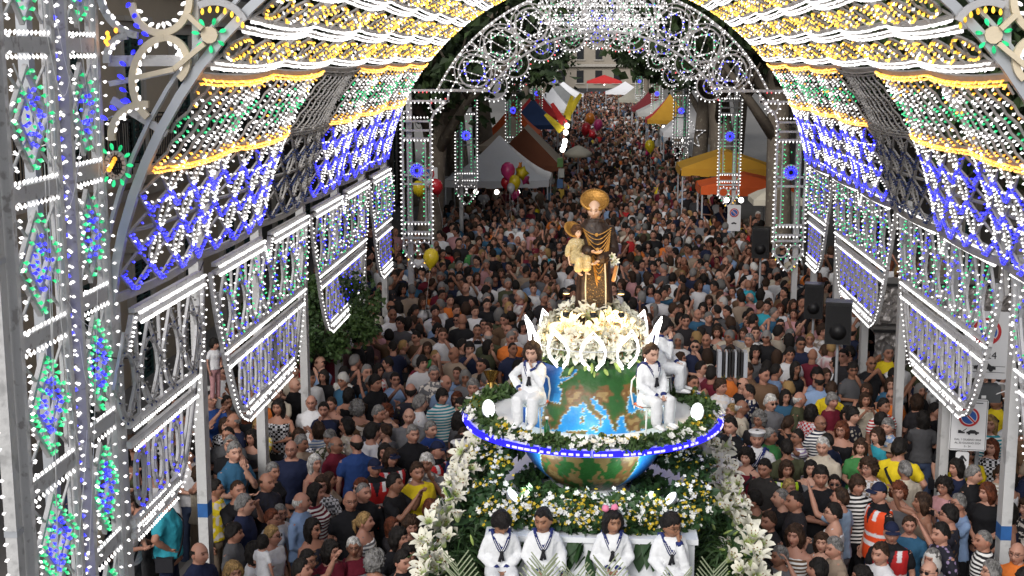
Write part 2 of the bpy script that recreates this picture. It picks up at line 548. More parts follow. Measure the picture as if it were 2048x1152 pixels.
def leaf_quads(centres, radii, per, size, seed, flat=0.75):
    """leaf-shaped faces (two triangles folded on the midrib) scattered through clump balls"""
    g = np.random.default_rng(seed)
    C = np.repeat(np.asarray(centres), per, axis=0); Rr = np.repeat(np.asarray(radii), per)
    n = len(C)
    d = g.normal(size=(n, 3)); d /= np.linalg.norm(d, axis=1)[:, None]
    rad = Rr * g.random(n) ** 0.45
    P = C + d * rad[:, None] * np.array([1, 1, flat])
    a = g.normal(size=(n, 3)); a[:, 2] -= 0.3; a /= np.linalg.norm(a, axis=1)[:, None]
    b = np.cross(a, g.normal(size=(n, 3))); b /= np.linalg.norm(b, axis=1)[:, None]
    nn = np.cross(a, b)
    sz = size * (0.6 + 0.8 * g.random(n))[:, None]
    V = np.stack([P, P + a * sz * 0.5 + b * sz * 0.38 + nn * sz * 0.12, P + a * sz, P + a * sz * 0.5 - b * sz * 0.38 + nn * sz * 0.12], axis=1).reshape(-1, 3)
    i = np.arange(n)[:, None] * 4
    F = np.concatenate([np.hstack([i, i + 1, i + 2]), np.hstack([i, i + 2, i + 3])])
    return V, F

def make_tree_meshes(seed, H, trunk_r, lean, crown_z, crown_r, nclump, per, leaf):
    g = random.Random(seed)
    tr = MB()
    top = Vector((lean[0], lean[1], H * 0.55))
    tr.tube([(0, 0, -0.1), (0, 0, 0.3), (lean[0] * .25, lean[1] * .25, H * .15), (lean[0] * .6, lean[1] * .6, H * .35), top],
            [trunk_r * 1.5, trunk_r * 1.15, trunk_r, trunk_r * .85, trunk_r * .7], 12)
    cl, rd = [], []
    nb = 7
    for i in range(nb):
        a = 2 * math.pi * i / nb + g.uniform(-.4, .4)
        z0 = H * g.uniform(.33, .55)
        base = Vector((lean[0] * z0 / (H * .55), lean[1] * z0 / (H * .55), z0))
        L = crown_r * g.uniform(.55, .95)
        mid = base + Vector((math.cos(a) * L * .4, math.sin(a) * L * .4, L * .45))
        end = base + Vector((math.cos(a) * L, math.sin(a) * L, L * g.uniform(.5, 1.1)))
        tr.tube([base, mid, end], [trunk_r * .5, trunk_r * .3, trunk_r * .1], 7)
        for k in range(2):
            e2 = mid + Vector((g.uniform(-1, 1), g.uniform(-1, 1), g.uniform(.3, 1))) * L * .5
            tr.tube([mid, e2], [trunk_r * .2, trunk_r * .06], 5)
    for i in range(nclump):
        a = g.uniform(0, 2 * math.pi); rr = crown_r * math.sqrt(g.random()); zz = g.uniform(-1, 1)
        sh = math.sqrt(max(0.05, 1 - zz * zz * .8))
        cl.append((lean[0] + math.cos(a) * rr * sh, lean[1] + math.sin(a) * rr * sh, crown_z + zz * crown_r * .62)); rd.append(g.uniform(.5, 1.1) * crown_r * .3)
    V, F = leaf_quads(cl, rd, per, leaf, seed)
    return tr.mesh("trunk", M_BARK, True), V, F
TREES = []
for sd, H, tr_, ln in ((3, 11, .42, (.5, .3)), (8, 12, .36, (-.4, .5)), (15, 10.5, .46, (.2, -.5))):
    tm, V, F = make_tree_meshes(sd, H, tr_, ln, H * .78, 4.4, 80, 70, 0.34)
    TREES.append((tm, np_mesh("crown", V, F, M_LEAF, smooth=False)))
def tree(x, y, i, s, rz, label):
    t = empty("plane_tree", (x, y, 0), rz); t.scale = (s, s, s)
    link("trunk", TREES[i % 3][0], t); link("crown", TREES[i % 3][1], t)
    tag(t, label, "tree", "plane trees lining the avenue")
TL = ["plane tree with pale mottled trunk beside the column with red and yellow balloons",
      "plane tree with dark trunk behind the white gazebo",
      "plane tree rising behind the orange and brown market tents",
      "plane tree standing behind the red and white peaked tent",
      "plane tree on the left kerb near the far white awnings",
      "farthest plane tree on the left kerb before the palace"]
TRt = ["plane tree with mottled trunk between the mustard stall and the light column",
       "plane tree with leaning trunk behind the white market tent",
       "plane tree behind the red and yellow market tent",
       "plane tree with dark spreading trunk beside the dark red booth",
       "plane tree on the right kerb near the far white awnings",
       "farthest plane tree on the right kerb before the palace"]
for i, y in enumerate((40, 52, 66, 84, 108, 140)):
    tree(-5.1 - (0.2 if i > 1 else 0), y, i, 0.95 + 0.1 * (i % 3), i * 1.9, TL[i])
for i, y in enumerate((38.5, 54, 70, 90, 114, 146)):
    tree(5.3, y, i + 1, 0.95 + 0.1 * ((i + 1) % 3), 2 + i * 2.3, TRt[i])
tree(8.4, 22.5, 0, 0.85, 1.0, "plane tree standing behind the loudspeakers on the far pavement")
tree(8.8, 34.0, 1, 0.85, 5.0, "plane tree behind the beige awning near the grey house")
for i, (x, y, lab) in enumerate(((-8.2, 46, "behind the left light columns"), (-8.4, 60, "behind the brown tent, back row"), (-8.0, 75, "behind the orange tent, back row"), (-8.2, 96, "behind the left tents, far back row"),
                                (8.6, 46, "behind the mustard stall, back row"), (8.4, 62, "behind the star frame, back row"), (8.2, 80, "behind the yellow and red tent, back row"), (8.4, 102, "behind the right tents, far back row"))):
    tree(x, y, i + 2, .92 + .05 * (i % 3), i * 1.3, "dark plane tree " + lab)
# treetops far beyond, read as one mass
cl = [(x + rng.uniform(-2, 2), y + rng.uniform(-4, 4), rng.uniform(6, 15)) for y in range(150, 256, 7) for x in (-19, -15, -11, -7.5, 8, 12, 16, 20)]
V, F = leaf_quads(cl, [2.8] * len(cl), 80, 0.8, 77)
o = link("treetops", np_mesh("treetops", V, F, M_LEAF, smooth=False)); tag(o, "mass of dark treetops over the far end of the avenue", "trees", kind="stuff")

# low leafy tree beside the second lit panel
def small_tree():
    t = empty("citrus_tree", (-5.0, 23.4, 0))
    tm = MB(); tm.tube([(0, 0, 0), (0.05, 0, 1.0), (0.1, 0.1, 2.0)], [.1, .08, .06], 8)
    for a in range(5):
        tm.tube([(0.08, 0.05, 1.5), (math.cos(a * 1.3) * .8, math.sin(a * 1.3) * .8, 2.4)], [.05, .02], 5)
    link("trunk", tm.mesh("trunk", M_BARK, True), t)
    g = random.Random(5)
    cl, rd = [], []
    for i in range(60):
        v = Vector((g.gauss(0, 1), g.gauss(0, 1), g.gauss(0, 1))).normalized() * g.random() ** .33
        cl.append((v.x * 1.15, v.y * 1.1, 2.35 + v.z * .85)); rd.append(g.uniform(.2, .36))
    V, F = leaf_quads(cl, rd, 110, .10, 9)
    link("crown", np_mesh("crown", V, F, M_LEAF2, smooth=False), t)
    tag(t, "low leafy green tree behind the posts of the left side panels", "tree")
small_tree()
# ================================================================== FESTOON LIGHTS: gallery, tower, portals
B = {
    'white': glow("bulb_white", (1.0, 0.97, 0.95), 0.9, .55),
    'yellow': glow("bulb_yellow", (1.0, 0.50, 0.05), 0.95, .6, .15),
    'orange': glow("bulb_orange", (1.0, 0.38, 0.04), 1.1, .5, .22),
    'green': glow("bulb_green", (0.03, 0.62, 0.22), 0.55, .6, .40),
    'blue': glow("bulb_blue", (0.03, 0.03, 1.0), 1.0, .7, .10),
    'red': glow("bulb_red", (1.0, 0.12, 0.14), 0.8, .4),
    'off': mat("bulb_unlit_glass", (0.30, 0.29, 0.28), 0.3, 0.2, 30.0),
    'offblue': mat("bulb_unlit_blue", (0.03, 0.05, 0.16), 0.3, 0.2, 30.0),
}
M_LATT = mat("grey_weathered_slats", (0.36, 0.35, 0.34), 0.75, 0.25, 6.0, 0.2, 60)

class Bulbs:
    """small bulbs kept in numpy lists by colour; each is a stretched eight-faced drop pointing along its direction"""
    def __init__(s):
        s.d = {}
    def one(s, p, d, col, size=1.0):
        s.d.setdefault(col, []).append((*p, *d, size))
    def along(s, pts, step, col, d, size=1.0, off=0.0, jit=0.15, drop=0.0):
        drop = drop or .025                              # here and there a bulb is missing
        pts = [Vector(p) for p in pts]
        acc = step * 0.5
        for a, b in zip(pts[:-1], pts[1:]):
            L = (b - a).length
            while acc < L:
                if rng.random() >= drop:
                    p = a + (b - a) * (acc / L)
                    dd = d(p) if callable(d) else Vector(d)
                    p = p + dd * off
                    jd = Vector((rng.gauss(0, jit), rng.gauss(0, jit), rng.gauss(0, jit)))
                    s.one(p, (dd + jd).normalized(), col(p) if callable(col) else col, size)
                acc += step
            acc -= L
    def meshes(s, parent, names=None, r=0.0135, l=0.036):
        for col, L in s.d.items():
            A = np.array(L); P, D, S = A[:, :3], A[:, 3:6], A[:, 6:7]
            D = D / np.linalg.norm(D, axis=1)[:, None]
            ref = np.where(np.abs(D[:, 2:3]) < 0.9, np.array([[0, 0, 1.0]]), np.array([[1.0, 0, 0]]))
            U = np.cross(D, ref); U /= np.linalg.norm(U, axis=1)[:, None]; W = np.cross(D, U)
            k = 4
            ring = [U * math.cos(2 * math.pi * j / k) + W * math.sin(2 * math.pi * j / k) for j in range(k)]
            vs = [P - D * 0.004 * S] + [P + D * l * 0.55 * S + q * r * S for q in ring] + [P + D * l * S]
            V = np.stack(vs, axis=1).reshape(-1, 3)
            i = np.arange(len(P))[:, None] * (k + 2)
            T = []
            for j in range(k):
                T.append(np.hstack([i, i + 1 + (j + 1) % k, i + 1 + j])); T.append(np.hstack([i + k + 1, i + 1 + j, i + 1 + (j + 1) % k]))
            cc = np.zeros((len(P), k + 2, 3)); cc[:, -1] = 1.0
            o = link("bulbs", np_mesh("bulbs", V, np.concatenate(T), B[col], cc.reshape(-1, 3), smooth=True))
            o.parent = parent; o.matrix_parent_inverse = world_of(parent).inverted()
            o["kind"] = "stuff"
            if names is None:
                o["label"] = {'off': 'unlit grey bulbs', 'offblue': 'unlit blue bulbs'}.get(col, 'lit %s bulbs' % col)

XC, ZC, RV = 0.0, 4.0, 4.57
Y0, BAY, NB = 12.3, 2.8, 6
def vp(side, th, y, off=0.0, sag=True):
    """point on the vault: th degrees above the springing centre, off metres inwards"""
    u = ((y - Y0) / BAY) % 1.0
    r = RV - off - (0.07 * (1 - (2 * u - 1) ** 2) if sag else 0)
    t = R(th)
    return Vector((XC + side * r * math.cos(t), y, ZC + r * math.sin(t)))
def vn(side, th):
    t = R(th)
    return Vector((-side * math.cos(t), 0, -math.sin(t)))
def vline(side, th, ya, yb, off=0.0, n=6):
    return [vp(side, th, ya + (yb - ya) * i / n, off) if 0 < i < n else vp(side, th, min(max(ya + (yb - ya) * i / n, ya + 1e-4), yb - 1e-4), off) for i in range(n + 1)]

TH = dict(spring=8.5, mid=16.7, low=24.6, up=37.2, rail=39.0)
YB = [(39.4, 44.6), (46.2, 51.8), (53.4, 59.2), (60.8, 66.6), (68.2, 75), (76.6, 84)]

def vault_bay(k, lit_l, lit_r, label):
    ya, yb = Y0 + k * BAY, Y0 + (k + 1) * BAY
    root = empty("vault_bay", (XC, ya, 0))
    # ribs over the street at the near end of the bay
    m = MB()
    n = 40
    arc = [Vector((XC + RV * 1.01 * math.cos(R(4 + 172 * i / n)), ya, ZC + RV * 1.01 * math.sin(R(4 + 172 * i / n)))) for i in range(n + 1)]
    if k == 0:
        for off, w, t in ((0.0, 0.085, 0.07), (0.13, 0.035, 0.07)):
            C0 = Vector((XC, ya, ZC))
            m.ribbon([C0 + (q - C0) * (1 + off / RV) for q in arc], t, w, lambda q: q - C0)
        m.build("front_rib", M_GREYMETAL, root)
    else:
        for i in range(n):
            c = (arc[i] + arc[i + 1]) / 2 - Vector((XC, ya, ZC))
            m.beam(arc[i], arc[i + 1], 0.05, 0.05, c, ext=0.01)
        m.build("rib", M_LATT, root)
    for side, lit in ((-1, lit_l), (1, lit_r)):
        bl = Bulbs()
        lat = MB()
        far = k >= 3
        inward = lambda th: vn(side, th)
        # purlins: straight boards along the street
        pur = MB()
        for th, w in ((TH['spring'], .09), (TH['mid'], .03), (TH['low'], .10), (TH['up'], .08), (TH['rail'], .06)) + tuple((a, .05) for y in YB for a in y):
            pts = vline(side, th, ya, yb, -0.02)
            for a, b in zip(pts[:-1], pts[1:]):
                pur.beam(a, b, w, 0.03, vn(side, th))
        pur.build("purlins", M_LATT, root, kind="stuff")
        b1 = 'blue' if lit else 'offblue'; w1 = 'white' if lit else 'off'; g1 = 'green' if lit else 'off'; o1 = 'orange' if lit else 'off'
        # blue band: two rows of diamonds with loops of white bulbs in them
        nd = 4
        step = (yb - ya) / nd
        t3 = [TH['spring'] + .5 + (TH['low'] - 1.1 - TH['spring']) * q / 3 for q in range(4)]
        for row, (ta, tb) in enumerate(zip(t3[:-1], t3[1:])):
            for i in range(nd):
                y = ya + i * step + 0.001
                ym = y + step / 2; ye = min(y + step, yb - 0.001)
                tm = (ta + tb) / 2
                for (p, q) in (((ta, ym), (tm, y)), ((tm, y), (tb, ym)), ((tb, ym), (tm, ye)), ((tm, ye), (ta, ym))):
                    A = vp(side, p[0], p[1]); Bq = vp(side, q[0], q[1])
                    lat.beam(A, Bq, 0.03, 0.02, vn(side, tm))
                cb = lambda: b1
                bs = 0.072
                for dy in (0, .045):
                    bl.along([vp(side, ta, min(ym + dy, yb - .001), .02), vp(side, tm, y + dy, .02)], bs, b1, vn(side, tm), 1.1, jit=.35)
                    bl.along([vp(side, ta, ym + dy, .02), vp(side, tm, max(ye - dy, ya + .001), .02)], bs, b1, vn(side, tm), 1.1, jit=.35)
                bl.along([vp(side, tm, y + .02, .02), vp(side, tb, ym, .02), vp(side, tm, ye, .02)], bs * (1.1 if far else 1.9), w1 if rng.random() < .6 else b1, vn(side, tm), jit=.3)
                # white oval loops on the diamond corners
                loop = []
                for j in range(13):
                    a = 2 * math.pi * j / 12
                    loop.append(vp(side, tb - .3 + math.sin(a) * 1.9, min(max(ye + math.cos(a) * 0.10, ya + .001), yb - .001), .02))
                for p, q in zip(loop[:-1], loop[1:]):
                    lat.beam(p, q, 0.015, 0.02, vn(side, tm))
                bl.along(loop, 0.05, w1, vn(side, tm), jit=.3)
                # small bulbs on the springing line
                bl.along([vp(side, ta + 1.5, y + .05, .02), vp(side, ta + 1.5, ye, .02)], 0.16, b1 if rng.random() < .5 else w1, vn(side, ta), jit=.3)
        # orange line below the green band (two rows of bulbs)
        for th, dt in ((TH['low'], 0.0), (TH['low'] + .5, .02), (TH['up'], 0.0), (TH['up'] - .55, .02)):
            bl.along(vline(side, th, ya, yb, .03), 0.042, o1, vn(side, th), 1.05, jit=.25)
        # green band: slanting slats, orange at the edges, white and green between
        ns = 9 if not far else 8
        for i in range(-3, ns):
            yq = ya + (i + .5) * BAY / ns
            pts = []
            for j in range(9):
                t = j / 8
                yy = yq + t * 0.62
                zig = 0.045 * (1 if j % 2 else -1)
                th = TH['low'] + .8 + (TH['up'] - TH['low'] - 1.6) * t
                if ya + .002 < yy + zig < yb - .002:
                    pts.append((th, yy + zig))
            for a, b in zip(pts[:-1], pts[1:]):
                A, Bq = vp(side, *a, .0), vp(side, *b, .0)
                lat.beam(A, Bq, 0.035, 0.02, vn(side, a[0]))
                def cc(p, side=side):
                    th = math.degrees(math.atan2(p.z - ZC, side * (p.x - XC)))
                    t = (th - TH['low']) / (TH['up'] - TH['low'])
                    x = rng.random()
                    if not lit:
                        return 'off'
                    if t < .17 or t > .84:
                        return 'orange' if x < .75 else 'white'
                    return 'green' if (.36 < t < .64 and x < .5) or x < .10 else ('white' if x < .97 else 'orange')
                bl.along([A, Bq], 0.062, cc, vn(side, a[0]), 1.1, off=.02, jit=.35)
        # white rails and yellow scroll bands towards the crown
        yl = 'yellow'
        for j, (ta, tb) in enumerate(YB):
            for th in ((TH['rail'],) if j == 0 else (ta,)) + (tb,):
                bl.along(vline(side, th, ya, yb, .03), 0.036, 'white', vn(side, th), 1.1, jit=.2)
                if th in (tb,) or j == 0:
                    bl.along(vline(side, th + .7, ya, yb, .03), 0.045, 'white', vn(side, th), 1.0, jit=.2)
            sc = 4
            for i in range(sc):
                yq = ya + (i + .5) * BAY / sc
                tm = (ta + tb) / 2; hw = BAY / sc * .42; ht = (tb - ta) * .38
                for sgn in (1, -1):
                    pts = []
                    for q in range(11):
                        a = q / 10
                        ang = a * 4.6
                        rr = 1 - .55 * a
                        pts.append(vp(side, tm + sgn * (math.sin(ang) * rr * ht), min(max(yq + sgn * (.25 - math.cos(ang) * rr) * hw, ya + .002), yb - .002), .015))
                    for p, q in zip(pts[:-1], pts[1:]):
                        lat.beam(p, q, 0.03, 0.02, vn(side, tm))
                    bl.along(pts, 0.07, lambda p: 'yellow' if rng.random() < .78 else ('white' if rng.random() < .8 else 'off'), vn(side, tm), 1.1, off=.02, jit=.35)
                lat.beam(vp(side, ta, yq - hw), vp(side, tb, yq + hw * .3), .03, .02, vn(side, tm))
                lat.beam(vp(side, ta, yq + hw), vp(side, tb, yq - hw * .3), .03, .02, vn(side, tm))
        lat.build("lattice", M_LATT, root, kind="stuff")
        bl.meshes(root)
    tag(root, label, "light vault", "bays of the light gallery over the street")

VL = ["near end bay of the light vault with grey front arch, blue diamonds and orange line",
      "second bay of the light vault from the near arch, blue and green side bands lit",
      "third bay of the light vault, its green and blue side bands unlit and grey",
      "fourth bay of the light vault, just beyond the unlit bay",
      "fifth bay of the light vault, last but one before the decorated arch",
      "last bay of the light vault, touching the decorated white arch with circles"]
for k in range(NB):
    vault_bay(k, k != 2, k != 2, VL[k])
YE = Y0 + NB * BAY

# ---- posts of the gallery
M_POST = mat("whitewashed_post", (0.47, 0.47, 0.47), 0.75, 0.10, 2.0, 0.35, 25, wear=(0.33, 0.33, 0.33))
PN = ["first at the near arch", "second from the near arch with a blue painted band", "third from the near arch, behind a shield panel",
      "fourth from the near arch, between shield panels", "fifth from the near arch, behind a shield panel", "sixth from the near arch", "last before the decorated arch"]
for side, nm in ((-1, "left"), (1, "right")):
    for i in range(NB + 1):
        y = Y0 + i * BAY + (0.02 if i else 0.05)
        x = XC + side * (RV + 0.0) + (.15 if side > 0 else 0)
        root = empty("gallery_post", (x, y, 0))
        m = MB()
        w = 0.19
        top = ZC + .75
        lean = rng.uniform(-.02, .02)
        segs = 6
        for j in range(segs):
            z0, z1 = top * j / segs, top * (j + 1) / segs
            m.beam((x + side * .03 + lean * (1 - z0 / top), y, z0), (x + side * .03 + lean * (1 - z1 / top), y, z1), w, w * .62, (1, 0, 0))
        m.build("timber", M_POST, root)
        if i == 1:
            bm_ = MB(); bm_.box((x + side * .03 + lean * .6, y, 1.62 if side < 0 else 1.55), (w * .64, w * 1.03, .17)); bm_.build("painted_band", M_BLUEPAINT, root)
        m = MB(); m.box((x + side * .03 + lean, y, .09), (.34, .34, .1)); m.build("foot_plate", M_GREYMETAL, root)
        tag(root, "whitewashed %s gallery post, %s" % (nm, PN[i]), "post", "posts of the light gallery")

# ---- flat panels: local frame O, U (along), V (up), Nn (towards the street)
class Panel:
    def __init__(s, name, O, U, V, Nn):
        s.O, s.U, s.V, s.N = Vector(O), Vector(U), Vector(V), Vector(Nn)
        s.root = empty(name, s.O)
        s.frame, s.lat, s.bl = MB(), MB(), Bulbs()
    def P(s, u, v, n=0.0):
        return s.O + s.U * u + s.V * v + s.N * n
    def line(s, pts, w=.035, t=.04, lat=False, closed=False):
        m = s.lat if lat else s.frame
        m.ribbon([s.P(*p) for p in pts], w, t, s.N, closed=closed)
    def bulbs(s, pts, step, col, d=None, size=1.0, off=0.0, jit=.2, closed=False, n=.03, drop=0.0):
        p3 = [s.P(p[0], p[1], n) for p in pts]
        if closed:
            p3.append(p3[0])
        dd = s.N if d is None else (s.U * d[0] + s.V * d[1] + s.N * (d[2] if len(d) > 2 else 0)).normalized()
        s.bl.along(p3, step, col, dd, size, off, jit, drop)
    def ring_bulbs(s, u, v, r, k, col, out=1, size=1.0, n=.02, ry=None, a0=0, a1=2 * math.pi):
        ry = ry or r
        for j in range(k):
            a = a0 + (a1 - a0) * (j + .5) / k
            d = (s.U * math.cos(a) + s.V * math.sin(a)) * out + s.N * .35
            s.bl.one(s.P(u + math.cos(a) * r, v + math.sin(a) * ry, n), d.normalized(), col() if callable(col) else col, size)
    def circle(s, u, v, r, w=.03, t=.03, k=18, ry=None, lat=True, a0=0, a1=2 * math.pi):
        ry = ry or r
        s.line([(u + math.cos(a0 + (a1 - a0) * j / k) * r, v + math.sin(a0 + (a1 - a0) * j / k) * ry) for j in range(k + 1)], w, t, lat)
    def done(s, label, cat, group=None, fm=None, lm=None, fname="frame"):
        s.frame.build(fname, fm or M_WHITEWOOD, s.root)
        s.lat.build("lattice", lm or M_WHITEWOOD, s.root, kind="stuff")
        s.bl.meshes(s.root)
        tag(s.root, label, cat, group)

# ---- shield panels hanging along both sides
def shield(side, yc, half, label, lit=True):
    """half: 0 whole, +1 only the far half, -1 only the near half"""
    x = XC + side * (RV - .10) + (.15 if side > 0 else 0)
    p = Panel("shield_panel", (x, yc, 2.32 if side < 0 else 2.52), (0, 1, 0), (0, 0, 1), (-side, 0, 0))
    lo, hi = (-1, 1)
    if half > 0: lo = 0
    if half < 0: hi = 0
    us = lambda u: (lo <= u <= hi)
    # outline: wide at the top, curving in towards a blunt foot
    outl = []
    for j in range(25):
        t = j / 24
        v = t * 2.12
        u = 1.28 + 1.36 * (t ** .55) if t < .62 else 2.33 + .32 * ((t - .62) / .38) ** .7
        outl.append((u, v))
    def clip(pts):
        return [(u, v) for (u, v) in pts if (lo * 9 - .01 if lo else -.001) <= u <= (hi * 9 + .01 if hi else .001)]
    for s_ in (-1, 1):
        if (s_ < 0 and lo == 0) or (s_ > 0 and hi == 0):
            continue
        o = [(u * s_, v) for u, v in outl]
        p.line(o, .06, .05)
        p.line([(u * .93, v * .97 + .05) for u, v in o[:-3]], .03, .03, True)
        p.bulbs(o, .085, 'white', (s_, -.5, .3), 1.05, off=.03)
    # foot rails
    for v, uu in ((0.0, 1.28), (.14, 1.42)):
        a, b = (-uu if lo else 0), (uu if hi else 0)
        p.line([(a, v), (b, v)], .06, .05)
        p.bulbs([(a, v), (b, v)], .062, 'white', (0, -1, .3), 1.1, off=.03, jit=.1)
        p.bulbs([(a, v), (b, v)], .07, 'white', (0, 1, .3), 1.0, off=.03, jit=.1, drop=.3)
    # middle double rail
    for v, uu, w in ((.92, 2.16, .07), (1.12, 2.28, .07)):
        a, b = (-uu if lo else 0), (uu if hi else 0)
        p.line([(a, v), (b, v)], w, .05)
        p.bulbs([(a, v), (b, v)], .055, 'white', (0, -1, .4), 1.15, off=.035, jit=.1)
    # top caps: two raised double bars with a step between
    for s_ in (-1, 1):
        if (s_ < 0 and lo == 0) or (s_ > 0 and hi == 0):
            continue
        for dv in (0.0, .10):
            p.line([(s_ * .25, 2.10 + dv), (s_ * 2.5, 2.10 + dv)], .05, .06)
            p.bulbs([(s_ * .25, 2.10 + dv), (s_ * 2.5, 2.10 + dv)], .042, 'white', (0, -.6, 1), 1.2, off=.03, jit=.1)
        p.line([(s_ * .25, 2.15), (s_ * .02, 1.85)], .05, .05)
        p.bulbs([(s_ * .25, 2.15), (s_ * .02, 1.85)], .05, 'white', None, 1.1)
    # upper field: arched loops and diamonds with blue and green bulbs
    n = 7
    for i in range(n):
        u = -2.1 + 4.2 * i / (n - 1)
        if not us(u / 2.3) and abs(u) > .01:
            continue
        r = .24
        p.circle(u, 1.50, r, .025, .03, 14, ry=.33)
        p.ring_bulbs(u, 1.50, r + .01, 12, (lambda: rng.choice(['blue', 'blue', 'green', 'white']) if lit else 'offblue'), 1, 1.0, ry=.34)
        p.line([(u, 1.18), (u - .33, 1.56), (u, 2.02), (u + .33, 1.56)], .025, .03, True, True)
        p.bulbs([(u, 1.18), (u - .33, 1.56), (u, 2.02), (u + .33, 1.56)], .10, (lambda q: rng.choice(['green', 'green', 'white', 'blue']) if lit else 'off'), None, 1.05, closed=True, jit=.35)
        p.line([(u + .33, 1.14), (u + .33, 2.06)], .03, .03, True)
        p.bulbs([(u + .33, 1.14), (u + .33, 2.06)], .11, 'white', None, .9, jit=.3)
    # lower field: tall ovals of blue bulbs
    n = 6
    for i in range(n):
        u = -1.38 + 2.76 * i / (n - 1)
        if (lo == 0 and u < 0) or (hi == 0 and u > 0):
            continue
        for q in ((.17, .30), (.10, .22)):
            p.circle(u, .53, q[0], .022, .03, 14, ry=q[1])
        p.ring_bulbs(u, .53, .16, 14, 'blue', 1, 1.05, ry=.29)
        p.line([(u + .27, .16), (u + .27, .90)], .03, .03, True)
    p.done(label, "light panel", "shield panels of the light gallery")
for side, nm in ((-1, "left"), (1, "right")):
    shield(side, Y0, 1, "half shield light panel at the near end of the gallery, %s side, partly unlit" % nm if side < 0 else "half shield light panel at the near end of the gallery, right side", lit=side > 0)
    shield(side, Y0 + 2 * BAY, 0, "whole shield light panel nearest the near arch on the %s side, blue ovals below" % nm)
    shield(side, Y0 + 4 * BAY, 0, "whole shield light panel farther along the %s side, above the %s" % (nm, "low green tree" if side < 0 else "loudspeakers"))
    shield(side, YE, -1, "half shield light panel at the far end of the gallery, %s side" % nm)

# ---- the near tower of lights on the left: two columns of framed diamonds
def tower_panel(y0, y1, label, rows, top):
    x = XC - RV - .02
    p = Panel("light_tower", (x, y0, 0), (0, 1, 0), (0, 0, 1), (1, 0, 0))
    w = y1 - y0
    for u in (0, w):
        p.line([(u, 1.2), (u, top)], .07, .10)
        for q in (.06, -.06):
            if 0 < u + q < w or True:
                p.bulbs([(u, 1.2), (u, top)], .13, 'white', (q, 0, .6), 1.0, off=.05)
    for z in rows:
        p.line([(-.02, z), (w + .02, z)], .13, .06)
        for dz, dv in ((.075, 1), (-.075, -1)):
            p.bulbs([(.05, z + dz), (w - .05, z + dz)], .082, 'white', (0, dv, .25), 1.25, jit=.06)
    for z0, z1 in zip(rows[:-1], rows[1:]):
        zc, h = (z0 + z1) / 2, (z1 - z0)
        zb = z0 + .17; zt = z1 - .17
        for col, k in (('green', .98), ('blue', .55)):
            a, b = w * .40 * k, (zt - zb) / 2 * k
            dm = [(w / 2, zc - b), (w / 2 - a, zc), (w / 2, zc + b), (w / 2 + a, zc)]
            p.line(dm, .035, .04, True, True)
            p.bulbs(dm, .080 if zc < 4.6 else .10, col, None, 1.5, closed=True, jit=.4, drop=0 if zc < 4.6 else .12)
            if col == 'green' and zc < 4.6:
                p.bulbs([(w / 2 + (q[0] - w / 2) * .84, zc + (q[1] - zc) * .84) for q in dm], .11, 'green', None, 1.25, closed=True, jit=.4)
            elif col == 'blue':
                p.bulbs([(w / 2 + (q[0] - w / 2) * .62, zc + (q[1] - zc) * .62) for q in dm], .10, 'blue', None, 1.3, closed=True, jit=.4)
                p.ring_bulbs(w / 2, zc, .05, 5, 'green', 1, 1.3, ry=.10)
        for u in (.10, w - .10):
            p.line([(u, zb - .04), (u, zt + .04)], .02, .03, True)
            p.bulbs([(u, zb), (u, zt)], .12, 'white', None, 1.0, jit=.3)
        for cu, s_ in ((.1, 1), (w - .1, -1)):
            p.line([(cu, zt), (w / 2, zc + .1)], .02, .02, True); p.line([(cu, zb), (w / 2, zc - .1)], .02, .02, True)
    p.done(label, "light tower", "panels of the near light tower")
tower_panel(10.22, 11.2, "column of white framed diamonds in green and blue bulbs, nearest of the light tower", (1.0, 2.25, 3.45, 4.67, 5.87, 7.05, 8.25), 8.3)
tower_panel(11.5, 12.22, "column of white framed diamonds in green and blue bulbs, next to the near arch", (1.12, 2.35, 3.55, 4.76, 5.92, 7.05, 8.2), 8.3)
def tower_middle():
    x = XC - RV - .02
    p = Panel("light_strip", (x - .06, 11.35, 0), (0, 1, 0), (0, 0, 1), (1, 0, 0))
    for u in (-.07, .07):
        p.line([(u, 0), (u, 8.3)], .04, .05)
        p.bulbs([(u, 1), (u, 8.3)], .15, 'white', (u * 8, 0, .6), 1.0, jit=.3)
    p.bulbs([(0, .9), (0, 8.3)], .17, 'blue', None, 1.7, jit=.5)
    for i in range(14):
        p.circle(0, 1.0 + i * .53, .09, .02, .03, 10, ry=.24)
        p.ring_bulbs(0, 1.0 + i * .53, .09, 5, 'white', 1, .95, ry=.24)
    g = random.Random(4)
    for i in range(16):
        u0, v0, u1, v1 = g.uniform(-1.0, .9), g.uniform(2, 8), g.uniform(-1.0, .9), g.uniform(1.5, 7.5)
        sg = g.uniform(.1, .5)
        wm = MB(); wm.tube([p.P(u0 + (u1 - u0) * t, v0 + (v1 - v0) * t - sg * 4 * t * (1 - t), .14 + .02 * i % 3 * .01) for t in np.linspace(0, 1, 11)], .0035, 4); wm.build("wire", M_WHITE, p.root)
    p.done("narrow upright strip of white loops and big blue bulbs inside the light tower", "light tower", "panels of the near light tower")
tower_middle()
